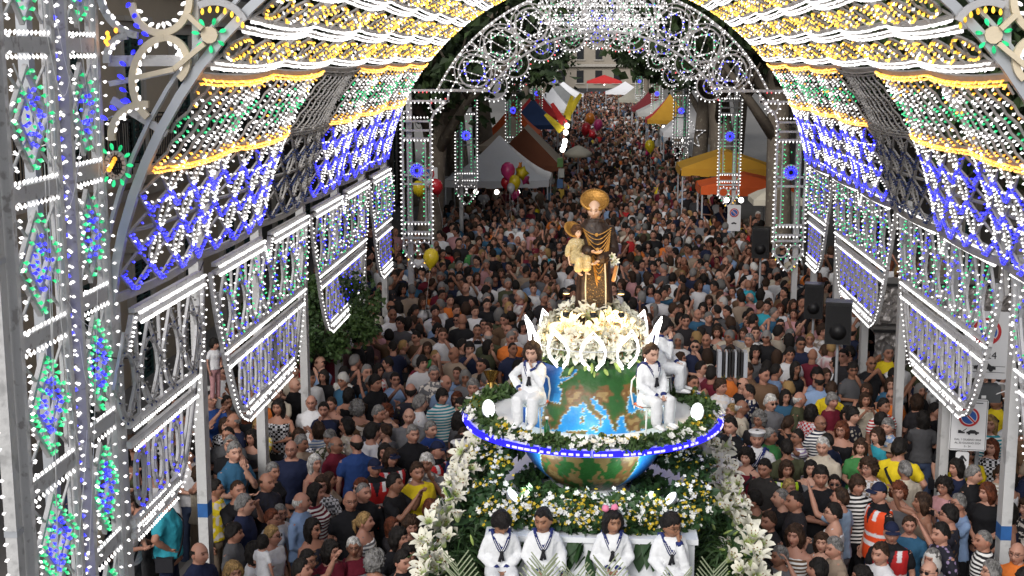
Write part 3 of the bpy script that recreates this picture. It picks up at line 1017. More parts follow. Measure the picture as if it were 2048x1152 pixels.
def tower_masts():
    for i, (y, w, lab) in enumerate(((10.02, .12, "broad whitewashed mast at the near edge of the light tower"), (12.28, .10, "slim whitewashed mast between light tower and near arch"), (11.40, .12, "grey mast standing behind the strip of blue bulbs"), (12.2, .12, "whitewashed mast carrying the scrolls right of the near arch"))):
        x = XC - RV - (.05 if i < 2 else .30) if i < 3 else XC + RV + .45
        root = empty("tower_mast", (x, y, 0))
        m = MB(); m.beam((x, y, 0), (x, y, 9.0), w, w * .8, (1, 0, 0)); m.build("timber", M_POST if i != 2 else M_GREYMETAL, root)
        m = MB()
        for z in (1.1, 3.2, 5.4, 7.6):
            m.box((x, y, z), (w * .9, w * 1.12, .05))
        m.build("strap", M_GREYMETAL, root, kind="stuff")
        if i == 0:
            bl = Bulbs(); bl.along([(x, y - .12, 1), (x, y - .12, 9)], .13, 'white', (-.5, -1, 0), 1.2, jit=.2); bl.meshes(root)
        tag(root, lab, "post", "masts of the light tower")
tower_masts()

# ---- front scroll work between tower and near arch (left) and its mirror (right), facing the viewer
def big_bulb(root, p, d, col, size):
    m = MB()
    d = Vector(d).normalized(); q = Vector((0, 0, 1)).rotation_difference(d).to_matrix()
    m.lathe([(.0055, -.012), (.0065, .0), (.0065, .012)], 7, p, q, 1)
    m.lathe([(.006 * size, .012), (.013 * size, .026 * size), (.0155 * size, .042 * size), (.012 * size, .058 * size), (.0005, .068 * size)], 8, p, q, 0)
    m.build("bulb", [B[col], M_WHITEWOOD], root, smooth=True)
def scrolls(side):
    y = 12.25
    nm = "left" if side < 0 else "right"
    root = empty("scroll_panel", (XC + side * 3.9, y, 6.5))
    pts_of = lambda L: [at_y((p if side < 0 else 2 * 1203 - p), q, y) for p, q in L]
    def arc(cx, cy, r, a0, a1, k=18, rx=1.0):
        return [(cx + r * rx * math.cos(R(a0 + (a1 - a0) * j / k)), cy - r * math.sin(R(a0 + (a1 - a0) * j / k))) for j in range(k + 1)]
    nb_ = [0]
    def band(L, w, m_):
        nb_[0] += 1
        P = [q + Vector((0, -.006 * nb_[0], 0)) for q in pts_of(L)]; m = MB(); m.ribbon(P, w, .05, (0, -1, 0))
        return m.build("scroll", m_, root), P
    # big S of two cream rings, lower hook, and the white hooks on the mast side
    arcs = [(arc(322, 0, 66, 185, 372, rx=.88), M_CREAMWOOD, 'white', -1, 9), (arc(330, 122, 47, -50, 100, rx=.98), M_CREAMWOOD, 'white', -1, 7), (arc(336, 162, 87, 95, 236, rx=.80), M_CREAMWOOD, 'white', -1, 10),
            (arc(290, 270, 62, 82, 190, rx=1.05), M_CREAMWOOD, 'white', -1, 7), (arc(290, -20, 92, 180, 262, rx=.95), M_WHITEWOOD, 'white', -1, 6),
            (arc(258, 118, 46, 90, 190, rx=.9), M_WHITEWOOD, 'white', -1, 5), (arc(432, 70, 66, 25, 118), M_WHITEWOOD, 'yellow', -1, 7)]
    for L, m_, bc, io, nbk in arcs:
        so, P = band(L, .062, m_)
        c = sum(P, Vector()) / len(P)
        for j in range(nbk):
            t = (j + .5) / nbk * (len(P) - 1); i = int(t)
            p = P[i].lerp(P[min(i + 1, len(P) - 1)], t - i)
            dirn = (c - p); dirn.y = -.03
            if bc == 'yellow':
                dirn = Vector((0, -.3, -1))
            big_bulb(root, p + dirn.normalized() * .03, dirn, bc, 1.05)
    # blue bulbs in a column following the curve
    for (q, z) in ((253, 15), (265, 37), (282, 57), (298, 73), (277, 89), (263, 109), (254, 132), (250, 158), (254, 184), (256, 207), (262, 205), (234, 220), (216, 240)):
        p = pts_of([(q, z)])[0]
        big_bulb(root, p, (side * -.5 * (1 if q % 2 else -1), -.6, .4), 'blue', 1.25)
    # the little star hub with green bulbs on two arms
    hub = pts_of([(420, 70)])[0]
    m = MB(); m.lathe([(.001, -.03), (.075, -.03), (.078, .03), (.001, .03)], 10, hub, Matrix.Rotation(R(90), 3, 'X')); ho = m.build("hub", M_CREAMWOOD, root)
    for L in ([(378, 30), (408, 58)], [(412, 88), (352, 138)], [(352, 138), (275, 155)]):
        band(L, .045, M_CREAMWOOD)
    for j in range(7):
        a = 2 * math.pi * j / 7 + .3
        big_bulb(ho, hub + Vector((math.cos(a) * .085, -.01, math.sin(a) * .085)), (math.cos(a), -.25, math.sin(a)), 'green', 1.2)
    # straight struts tying tower, arch and scroll
    for a, b, w in (((212, 122), (365, 121), .10), ((215, 168), (345, 141), .05), ((220, 200), (330, 268), .07), ((388, -5), (388, 130), .06)):
        P = pts_of([a, b]); mm = MB(); mm.beam(P[0] + Vector((0, .06, 0)), P[1] + Vector((0, .06, 0)), w, .05, (0, 1, 0)); mm.build("strut", M_WHITEWOOD, root)
    # orange glowing bulbs against the mast, rosette with green bulbs below
    for (q, z) in ((215, 72), (217, 80), (212, 88), (232, 66), (216, 95)):
        big_bulb(root, pts_of([(q, z)])[0], (.3, -.8, .4), 'orange', 1.3)
    rc = pts_of([(232, 330)])[0]
    ring = [rc + Vector((math.cos(a) * .085, 0, math.sin(a) * .115)) for a in [2 * math.pi * j / 16 for j in range(16)]]
    m = MB()
    for a, b in zip(ring, ring[1:] + ring[:1]):
        m.beam(a, b, .035, .05, (0, 1, 0), ext=.004)
    ro = m.build("rosette", M_WHITEWOOD, root)
    for j in range(11):
        a = 2 * math.pi * j / 11
        big_bulb(ro, rc + Vector((math.cos(a) * .10, -.02, math.sin(a) * .13)), (math.cos(a), -.2, math.sin(a)), 'green', 1.15)
    for j in range(5):
        big_bulb(ro, rc + Vector((-.05 * side * -1 + .015 * j, -.03, -.05 + .025 * j)), (.2, -.9, .2), 'orange', 1.4)
    if side > 0:
        root.location = root.location
    tag(root, "cream and white bulb scrolls with green star hub, %s" % ("between light tower and near arch" if side < 0 else "at top right corner"), "light scroll")
scrolls(-1)
scrolls(1)

# ---- decorated portals: an arched band of circles on two columns, repeated down the avenue
def portal_ring(y, label, dx=0.0):
    p = Panel("portal_arch", (XC + dx, y, 4.4), (1, 0, 0), (0, 0, 1), (0, -1, 0))
    ro, ri = 3.98, 3.02
    f = lambda r, a: (r * math.cos(a), r * math.sin(a))
    a_lo = math.asin(1.75 / ro)
    ai_lo = math.asin(1.75 / ri)
    n = 40
    outer = [f(ro, a_lo + (math.pi - 2 * a_lo) * j / n) for j in range(n + 1)]
    inner = [f(ri, ai_lo + (math.pi - 2 * ai_lo) * j / n) for j in range(n + 1)]
    p.line(outer, .05, .05); p.line(inner, .045, .05)
    p.bulbs(outer, .11, 'white', (0, .2, 1), 1.3, off=.02)
    for rr in (ri + .26, ro - .26):
        al = math.asin(1.75 / rr); cc_ = [f(rr, al + (math.pi - 2 * al) * j / n) for j in range(n + 1)]
        p.line(cc_, .025, .03, True); p.bulbs(cc_, .095, lambda q: 'white' if rng.random() < .8 else rng.choice(['green', 'blue']), None, 1.15)
    for j in range(26):
        a = a_lo + .08 + (math.pi - 2 * a_lo - .16) * (j + .5) / 26
        p.line([f(ri + .02, a - .05), f(ro - .02, a + .05)], .02, .025, True); p.bulbs([f(ri + .02, a - .05), f(ro - .02, a + .05)], .15, 'white', None, 1.0, jit=.3)
    p.line([outer[0], inner[0]], .06, .05); p.line([outer[-1], inner[-1]], .06, .05)
    nseg = 9
    for j in range(nseg):
        a = a_lo + .1 + (math.pi - 2 * a_lo - .2) * (j + .5) / nseg
        rc = (ro + ri) / 2
        u, v = f(rc, a)
        r = .36
        p.circle(u, v, r, .035, .035, 18); p.circle(u, v, r + .09, .025, .03, 18)
        p.ring_bulbs(u, v, r + .10, 18, 'white', 1, 1.25)
        cb = 'blue' if j % 2 == 0 else 'green'
        p.ring_bulbs(u, v, .2, 12, lambda: cb if rng.random() < .7 else 'white', 1, 1.3)
        dm = [f(rc + .32, a), (u + math.cos(a + 1.57) * .26, v + math.sin(a + 1.57) * .26), f(rc - .32, a), (u - math.cos(a + 1.57) * .26, v - math.sin(a + 1.57) * .26)]
        p.line(dm, .03, .03, True, True)
        p.bulbs(dm, .12, 'white', None, 1.1, closed=True)
        a2 = a + (math.pi - 2 * a_lo - .2) / nseg / 2
        if j < nseg - 1:
            p.line([f(ri, a2), f(ro, a2)], .04, .04)
            p.line([f(ri + .12, a2 - .06), f(ro - .12, a2 + .06)], .03, .03, True); p.line([f(ri + .12, a2 + .06), f(ro - .12, a2 - .06)], .03, .03, True)
            p.bulbs([f(ri, a2), f(ro, a2)], .11, lambda q: 'white' if rng.random() < .7 else 'green', None, 1.2)
        # hanging scallops inside the band
        us, vs = f(ri - .03, a)
        sc = [(us + math.cos(t) * .30, vs + math.sin(t) * .30) for t in [a + math.pi / 2 + math.pi * q / 12 for q in range(13)]]
        p.line(sc, .03, .03, True)
        for q in range(11):
            t = a + math.pi / 2 + math.pi * (q + .5) / 11
            p.bl.one(p.P(us + math.cos(t) * .32, vs + math.sin(t) * .32, .02), (p.U * math.cos(t) + p.V * math.sin(t) + p.N * .3).normalized(), 'white' if rng.random() < .93 else 'red', 1.25)
        p.circle(us, vs, .16, .025, .03, 10); p.ring_bulbs(us, vs, .13, 7, cb, 1, 1.1)
    # crown fence over the keystone
    for j in range(-6, 7):
        u = j * .22
        v0 = 3.55
        p.line([(u, v0), (u, 4.6)], .035, .04)
        p.bulbs([(u, v0), (u, 4.6)], .10, (lambda q, j=j: 'green' if abs(j) in (2, 5) and rng.random() < .7 else 'white'), None, 1.2, jit=.4)
        p.circle(u, 4.15, .12, .025, .03, 10)
        p.ring_bulbs(u, 4.15, .12, 8, 'white', 1, 1.1)
        p.circle(u, v0 - .15, .11, .025, .03, 10, a0=math.pi, a1=2 * math.pi)
        p.ring_bulbs(u, v0 - .15, .12, 6, 'white', 1, 1.2, a0=math.pi, a1=2 * math.pi)
    p.line([(-1.4, 3.55), (1.4, 3.55)], .05, .05); p.line([(-1.4, 3.2), (1.4, 3.2)], .04, .04)
    p.bulbs([(-1.4, 3.55), (1.4, 3.55)], .07, 'white', (0, -1, .4), 1.2); p.bulbs([(-1.4, 3.2), (1.4, 3.2)], .07, 'white', (0, -1, .4), 1.2)
    # tie beam between arch foot and column
    for s_ in (-1, 1):
        p.line([(s_ * 3.0, 1.75), (s_ * 4.45, 1.75)], .05, .06)
    p.done(label, "light arch", "decorated arches over the avenue")
def portal_column(x, y, label, inner, z0=2.35, z1=6.2, sparse=1.0):
    """inner: +1 if the capital flares to the right"""
    p = Panel("light_column", (x, y, 0), (1, 0, 0), (0, 0, 1), (0, -1, 0))
    st = .10 * sparse
    w = .31
    for s_ in (-1, 1):
        p.line([(s_ * w, z0 + .55), (s_ * w, z1 - .7)], .05, .06); p.line([(s_ * .19, z0 + .9), (s_ * .19, z1 - 1.1)], .03, .04)
        p.bulbs([(s_ * w, z0 + .5), (s_ * w, z1 - .7)], st, 'white', (s_, 0, .4), 1.35, off=.02)
        p.bulbs([(s_ * .17, z0 + .9), (s_ * .17, z1 - 1.1)], st, 'green', (-s_, 0, .5), 1.2)
        p.bulbs([(s_ * w, z0 + .5), (s_ * w, z1 - .7)], st * 1.6, 'green', (-s_, 0, .4), 1.1, off=.02, drop=.4)
    for z in (z0 + .55, z0 + .68, z0 + .9, z0 + 1.75, z1 - 1.9, z1 - 1.1, z1 - .92, z1 - .72):
        p.line([(-w, z), (w, z)], .045, .06)
    for z in (z0 + .62, z0 + .84, z1 - 1.16, z1 - .66):
        p.bulbs([(-w, z), (w, z)], st * .75, 'white', (0, 1, .3), 1.4, jit=.1)
    zr = z0 + 2.05
    p.circle(0, zr, .16, .03, .04, 16); p.ring_bulbs(0, zr, .05, 14, 'blue', 1, 1.9); p.ring_bulbs(0, zr, .10, 14, 'blue', 1, 1.5); p.ring_bulbs(0, zr + .30, .12, 6, 'green', 1, 1.2)
    # flaring capital
    for s_ in (-1, 1):
        k = 1.0 if s_ == inner else .35
        p.line([(s_ * w, z1 - .72), (s_ * (w + .1 * k), z1 - .5), (s_ * (w + .38 * k), z1 - .28), (s_ * (w + .42 * k), z1 - .05)], .045, .05)
        p.circle(s_ * (w * .6 + .25 * k), z1 - .38, .13, .03, .03, 12); p.ring_bulbs(s_ * (w * .6 + .25 * k), z1 - .38, .15, 10, 'white', 1, 1.2)
        p.bulbs([(s_ * (w + .1 * k), z1 - .5), (s_ * (w + .42 * k), z1 - .05)], st, lambda q: 'white' if rng.random() < .85 else 'red', (s_, -.3, .3), 1.3, off=.02)
        # foot scroll
        p.line([(s_ * w, z0 + .55), (s_ * (w + .02), z0 + .3), (s_ * .12, z0 + .0), (0, z0 - .12)], .04, .05)
        p.circle(s_ * .15, z0 + .32, .14, .03, .03, 12); p.ring_bulbs(s_ * .15, z0 + .32, .155, 10, lambda: rng.choice(['white', 'green', 'white']), 1, 1.1)
        p.bulbs([(s_ * (w + .02), z0 + .3), (0, z0 - .12)], st, lambda q: rng.choice(['white', 'green', 'white', 'yellow']), (s_, -1, .3), 1.25, off=.03)
    for z in (z1 - .05, z1 - .28):
        p.line([(-w - .42 * (1 if inner < 0 else .35), z), (w + .42 * (1 if inner > 0 else .35), z)], .04, .05)
        p.bulbs([(-w - .3, z), (w + .3, z)], st * .9, lambda q: 'white' if rng.random() < .8 else 'red', (0, -1, .3), 1.2, jit=.2, off=.02)
    p.done(label, "light column", "light columns carrying the arches", fname="frame")
    m = MB(); m.beam((x - inner * .18, y + .14, 0), (x - inner * .18, y + .14, z1 + .4), .12, .12, (0, 1, 0)); m.build("post", M_POST, p.root)
portal_ring(29.5, "white arch of bulb circles with blue and green centres at the end of the vault", .12)
portal_ring(42.0, "second white arch of bulb circles, seen inside the first")
RANK = {29.5: "nearest pair, at the end of the vault", 42.0: "second pair, under the inner arch", 60.0: "third pair down the avenue", 84.0: "fourth pair down the avenue", 118.0: "smallest farthest pair"}
for y, rk in RANK.items():
    for s_, nm in ((-1, "left"), (1, "right")):
        x = (.16 if y < 35 else .06) + s_ * (4.08 if y < 50 else 3.7)
        portal_column(x, y, "white framed light column with blue rosette, %s one of the %s" % (nm, rk), -s_, sparse=1.0 if y < 50 else 1.5)
for y, lab in ((60.0, "third plain arch of white bulbs beyond the decorated ones"), (84.0, "smallest plain arch of white bulbs far down the avenue")):
    p = Panel("plain_arch", (XC, y, 5.9), (1, 0, 0), (0, 0, 1), (0, -1, 0))
    for r in (3.7, 3.2):
        a = [(r * math.cos(math.pi * j / 30), r * math.sin(math.pi * j / 30) * .75) for j in range(31)]
        p.line(a, .06, .06); p.bulbs(a, .16, lambda q: rng.choice(['white', 'white', 'blue', 'green']), None, 1.6)
    for j in range(9):
        t = math.pi * (j + .5) / 9
        p.circle(3.45 * math.cos(t), 3.45 * math.sin(t) * .75, .2, .04, .04, 10); p.ring_bulbs(3.45 * math.cos(t), 3.45 * math.sin(t) * .75, .24, 9, 'white', 1, 1.6)
    p.done(lab, "light arch", "decorated arches over the avenue")
# ================================================================== PEOPLE: shared figure builder
M_SKIN = attr_mat("skin", "Col", 0.55, 0.05, 120, 0.06, 0.35, 30, objcol=True)
M_CLOTH = attr_mat("cloth_plain", None, 0.85, 0.35, 22, 0.10, 0.2, 30, objcol=True)
M_CLOTHP = {p: attr_mat("cloth_" + p, None, 0.85, 0.35, 22, 0.08, 0.2, 30, objcol=True, pattern=p) for p in ('stripe', 'print', 'floral', 'check')}
M_HAIR, _nt, _b = _new("hair")
_b.inputs["Roughness"].default_value = .62; _b.inputs["Specular IOR Level"].default_value = .22
_oi = N(_nt, "ShaderNodeObjectInfo"); _tc = N(_nt, "ShaderNodeTexCoord"); _mp = N(_nt, "ShaderNodeMapping"); _mp.inputs["Scale"].default_value = (1.0, 1.0, .22)
_n1 = N(_nt, "ShaderNodeTexNoise"); _n1.inputs["Scale"].default_value = 95; _n1.inputs["Detail"].default_value = 3
_n2 = N(_nt, "ShaderNodeTexNoise"); _n2.inputs["Scale"].default_value = 16
_ad = N(_nt, "ShaderNodeMath"); _ad.operation = 'ADD'
_mr = N(_nt, "ShaderNodeMapRange"); _mr.inputs[1].default_value = .75; _mr.inputs[2].default_value = 1.25; _mr.inputs[3].default_value = .35; _mr.inputs[4].default_value = 1.75
_mx = N(_nt, "ShaderNodeMix", data_type='RGBA', blend_type='MULTIPLY'); _mx.inputs[0].default_value = 1
_bp = N(_nt, "ShaderNodeBump"); _bp.inputs["Strength"].default_value = .9; _bp.inputs["Distance"].default_value = .012
for _a, _c in ((_tc.outputs["Object"], _mp.inputs[0]), (_mp.outputs[0], _n1.inputs["Vector"]), (_tc.outputs["Object"], _n2.inputs["Vector"]), (_n1.outputs[0], _ad.inputs[0]), (_n2.outputs[0], _ad.inputs[1]), (_ad.outputs[0], _mr.inputs[0]),
               (_oi.outputs["Color"], _mx.inputs[6]), (_mr.outputs[0], _mx.inputs[7]), (_mx.outputs[2], _b.inputs["Base Color"]), (_n1.outputs[0], _bp.inputs["Height"]), (_bp.outputs[0], _b.inputs["Normal"])):
    _nt.links.new(_a, _c)
M_VEST = attr_mat("vest", "Col", 0.7, 0.2, 30, 0.06, 0.3, 30)
M_CROWD = attr_mat("crowd", "Col", 0.8, 0.25, 25, 0.10, 0.25, 30)
M_SPEC = mat("spectacle_frame", (0.015, 0.012, 0.012), 0.3, 0.1, 20)

def grid_sphere(nu, nv):
    """unit directions on a latitude grid, poles last, with faces"""
    th = np.arange(nu) * 2 * math.pi / nu
    ph = (np.arange(1, nv) / nv - 0.5) * math.pi
    D = np.array([[math.cos(p) * math.sin(t), -math.cos(p) * math.cos(t), math.sin(p)] for p in ph for t in th])
    D = np.vstack([D, [[0, 0, -1]], [[0, 0, 1]]])
    n = (nv - 1) * nu
    Q, T = [], []
    for i in range(nv - 2):
        for j in range(nu):
            Q.append((i * nu + j, i * nu + (j + 1) % nu, (i + 1) * nu + (j + 1) % nu, (i + 1) * nu + j))
    for j in range(nu):
        T.append((n, (j + 1) % nu, j)); T.append((n + 1, (nv - 2) * nu + j, (nv - 2) * nu + (j + 1) % nu))
    Q = np.array(Q); T = np.array(T)
    return D, np.vstack([T, Q[:, [0, 1, 2]], Q[:, [0, 2, 3]]])

def gauss(x, s):
    return np.exp(-(x / s) ** 2)
def head_points(D, fem=False):
    x, y, z = D[:, 0], D[:, 1], D[:, 2]
    w = 0.074 if fem else 0.078
    P = np.stack([x * w, y * 0.095, z * 0.117], axis=1)
    low = smooth01(-z, 0.1, 0.95)
    front = smooth01(-y, -0.1, 0.7)
    P[:, 0] *= 1 - (0.34 if fem else 0.28) * low
    P[:, 1] = np.where(P[:, 1] > 0, P[:, 1] * (1 - 0.35 * low), P[:, 1] * (1 - 0.10 * low))
    P[:, 1] += 0.006 * front * smooth01(z, .3, 1.0)
    X, Z = P[:, 0].copy(), P[:, 2].copy()
    f = front
    nose = gauss(X, .0125) * np.clip(1 - np.abs(Z + .026) / .040, 0, 1) * np.where(Z > -.03, 1, .9)
    P[:, 1] -= f * nose * 0.026
    P[:, 1] += f * 0.011 * (gauss(X - .031, .016) + gauss(X + .031, .016)) * gauss(Z - .012, .014)
    P[:, 1] -= f * 0.005 * gauss(Z - .034, .010) * gauss(X, .05)
    P[:, 1] -= f * 0.006 * gauss(Z + .062, .011) * gauss(X, .024)
    P[:, 1] -= f * 0.009 * gauss(Z + .100, .018) * gauss(X, .025)
    P[:, 1] -= f * 0.004 * (gauss(X - .04, .02) + gauss(X + .04, .02)) * gauss(Z + .022, .02)
    return P
def head_color(P, fem=False, brow=(.25, .2, .18), beard=0.0):
    x, y, z = P[:, 0], P[:, 1], P[:, 2]
    C = np.ones((len(P), 3))
    fr = y < -.045
    def put(m, c, k=1.0):
        m = (np.clip(m, 0, 1) * fr * k)[:, None]
        C[:] = C * (1 - m) + np.array(c) * m
    put(gauss(np.abs(x) - .045, .022) * gauss(z + .028, .02), (1.0, .80, .76), .6)
    put(gauss(x, .016) * gauss(z + .035, .012), (1.0, .84, .80), .5)
    if beard:
        put(smooth01(-z, .038, .06) * (np.abs(x) < .08), (.42, .38, .36), beard)
    put((np.abs(z - .036 + np.abs(np.abs(x) - .03) * .25) < .0065) & (np.abs(x) > .010) & (np.abs(x) < .052), brow, .9)
    put(((np.abs(np.abs(x) - .031) / .017) ** 2 + ((z - .013) / .0095) ** 2 < 1), (.62, .55, .55))
    put(((np.abs(np.abs(x) - .031) / .0085) ** 2 + ((z - .013) / .0085) ** 2 < 1), (.06, .05, .05))
    put(((x / .025) ** 2 + ((z + .061) / .0085) ** 2 < 1), (.78, .42, .42) if fem else (.80, .58, .55))
    put((np.abs(z + .061) < .0022) & (np.abs(x) < .024), (.35, .18, .18), .8)
    put((np.abs(np.abs(x) - .007) < .004) & (np.abs(z + .045) < .003), (.4, .25, .22), .8)
    return C
def ears(nu=8, nv=6):
    D, F = grid_sphere(nu, nv)
    Vs, Fs = [], []
    for s in (-1, 1):
        P = D * np.array([.009, .020, .031]) + np.array([s * .077, .012, -.002])
        Vs.append(P); Fs.append(F + len(D) * len(Fs))
    return np.vstack(Vs), np.vstack(Fs)

def noise3(P, s, seed=0):
    p = P * s + seed * 1.7
    return (np.sin(p[:, 0] * 1.0 + 1.3 * np.sin(p[:, 1] * .9 + seed)) + np.sin(p[:, 1] * 1.1 + 1.1 * np.sin(p[:, 2] * 1.2)) + np.sin(p[:, 2] * 1.3 + 1.2 * np.sin(p[:, 0] * .8 + 2))) / 3

def hair_points(D, kind, seed=0):
    """a shell over the skull; where there is no hair it sinks under the skin"""
    P = head_points(D) * 1.0
    x, y, z = D[:, 0], D[:, 1], D[:, 2]
    az = np.abs(np.degrees(np.arctan2(x, -y)))          # 0 at the face, 180 at the nape
    Z = P[:, 2]
    H = {  # hairline heights at face, temple, behind the ear, nape; thickness
        'short':   ((.070, .050, -.010, -.060), .013),
        'crew':    ((.078, .060, .010, -.050), .006),
        'side':    ((.058, .040, -.020, -.065), .020),
        'balding': ((.300, .300, .000, -.060), .010),
        'curly':   ((.055, .020, -.060, -.085), .036),
        'bob':     ((.060, .000, -.100, -.110), .026),
        'long':    ((.064, .010, -.110, -.118), .022),
        'tied':    ((.072, .045, -.020, -.070), .010),
        'fringe':  ((.038, .015, -.055, -.080), .017),
    }[kind]
    hl = np.interp(az, [0, 42, 62, 85, 110, 180], [H[0][0], H[0][0] * .98, H[0][1], H[0][2] if kind not in ('short', 'crew', 'side', 'tied', 'balding') else H[0][2] + .02, H[0][2], H[0][3]])
    hl = hl + .011 * noise3(D, 13, seed + 2) + .006 * noise3(D, 31, seed)
    w = smooth01(Z, hl - .010, hl + .014)
    if kind == 'balding':
        w *= 1 - smooth01(Z, .035, .055)
    th = H[1] * (1 + .35 * noise3(D, 9, seed) + (.45 * noise3(D, 20, seed) if kind == 'curly' else .2 * noise3(D, 28, seed)))
    n = P / np.linalg.norm(P, axis=1)[:, None]
    Q = P * (0.94 + .06 * w)[:, None] + n * (th * w)[:, None]
    if kind in ('short', 'side', 'fringe'):
        Q[:, 2] += .008 * w * smooth01(Z, .05, .1)
    if kind in ('bob', 'long'):
        side = smooth01(az, 62, 95) * w
        drop = smooth01(-Z, -.03, .11)
        k = 1.35 if kind == 'bob' else 2.9
        Q[:, 2] = np.where(Q[:, 2] < .0, Q[:, 2] * (1 + (k - 1) * side * drop), Q[:, 2])
        Q[:, 0] *= 1 + (.30 if kind == 'bob' else .18) * side * drop
        Q[:, 1] += .02 * side * drop
    return Q

# ---- bodies
def ring_loft(m, rings, n=14):
    """rings: (centre, a, b) with a, b the half-axis vectors"""
    V, F = [], []
    for c, a, b in rings:
        for j in range(n):
            t = 2 * math.pi * j / n
            V.append(Vector(c) + Vector(a) * math.cos(t) + Vector(b) * math.sin(t))
    k = len(rings)
    for i in range(k - 1):
        for j in range(n):
            F.append((i * n + j, i * n + (j + 1) % n, (i + 1) * n + (j + 1) % n, (i + 1) * n + j))
    F.append(tuple(range(n))[::-1]); F.append(tuple(range((k - 1) * n, k * n)))
    m.add(V, F)
def limb(m, pts, rad, n=10):
    """round-ended tapering limb"""
    pts = [Vector(p) for p in pts]
    d0 = (pts[0] - pts[1]).normalized(); d1 = (pts[-1] - pts[-2]).normalized()
    P = [pts[0] + d0 * rad[0] * .35] + pts + [pts[-1] + d1 * rad[-1] * .6]
    m.tube(P, [rad[0] * .75] + list(rad) + [rad[-1] * .6], n)

WORK = bpy.data.scenes.new("figure_workshop")          # holds one body at a time while its skin is grown; removed at the end
def solidify(m, voxel, smooth_it=3, ratio=None, disp=0.0, seed=0):
    """overlapping volumes -> one continuous skin (numpy V, triangles)"""
    me = bpy.data.meshes.new("tmp")
    me.from_pydata([tuple(v) for v in m.v], [], m.f)
    o = bpy.data.objects.new("tmp", me)
    WORK.collection.objects.link(o)
    r = o.modifiers.new("r", 'REMESH'); r.mode = 'VOXEL'; r.voxel_size = voxel; r.adaptivity = 0
    s = o.modifiers.new("s", 'SMOOTH'); s.factor = .5; s.iterations = smooth_it
    if ratio:
        d = o.modifiers.new("d", 'DECIMATE'); d.ratio = ratio
    WORK.view_layers[0].update()
    dg = WORK.view_layers[0].depsgraph
    ev = o.evaluated_get(dg)
    e = ev.to_mesh()
    V = np.empty(len(e.vertices) * 3, dtype=np.float32); e.vertices.foreach_get("co", V); V = V.reshape(-1, 3).astype(float)
    e.calc_loop_triangles()
    T = np.empty(len(e.loop_triangles) * 3, dtype=np.int32); e.loop_triangles.foreach_get("vertices", T); T = T.reshape(-1, 3)
    Nn = np.empty(len(e.vertices) * 3, dtype=np.float32); e.vertices.foreach_get("normal", Nn); Nn = Nn.reshape(-1, 3)
    ev.to_mesh_clear()
    bpy.data.objects.remove(o); bpy.data.meshes.remove(me)
    if disp:
        f = noise3(V * np.array([1, 1, .55]), 34, seed) + .6 * noise3(V * np.array([1, 1, .7]), 75, seed + 3)
        V = V + Nn * (f * disp)[:, None]
    return V, T

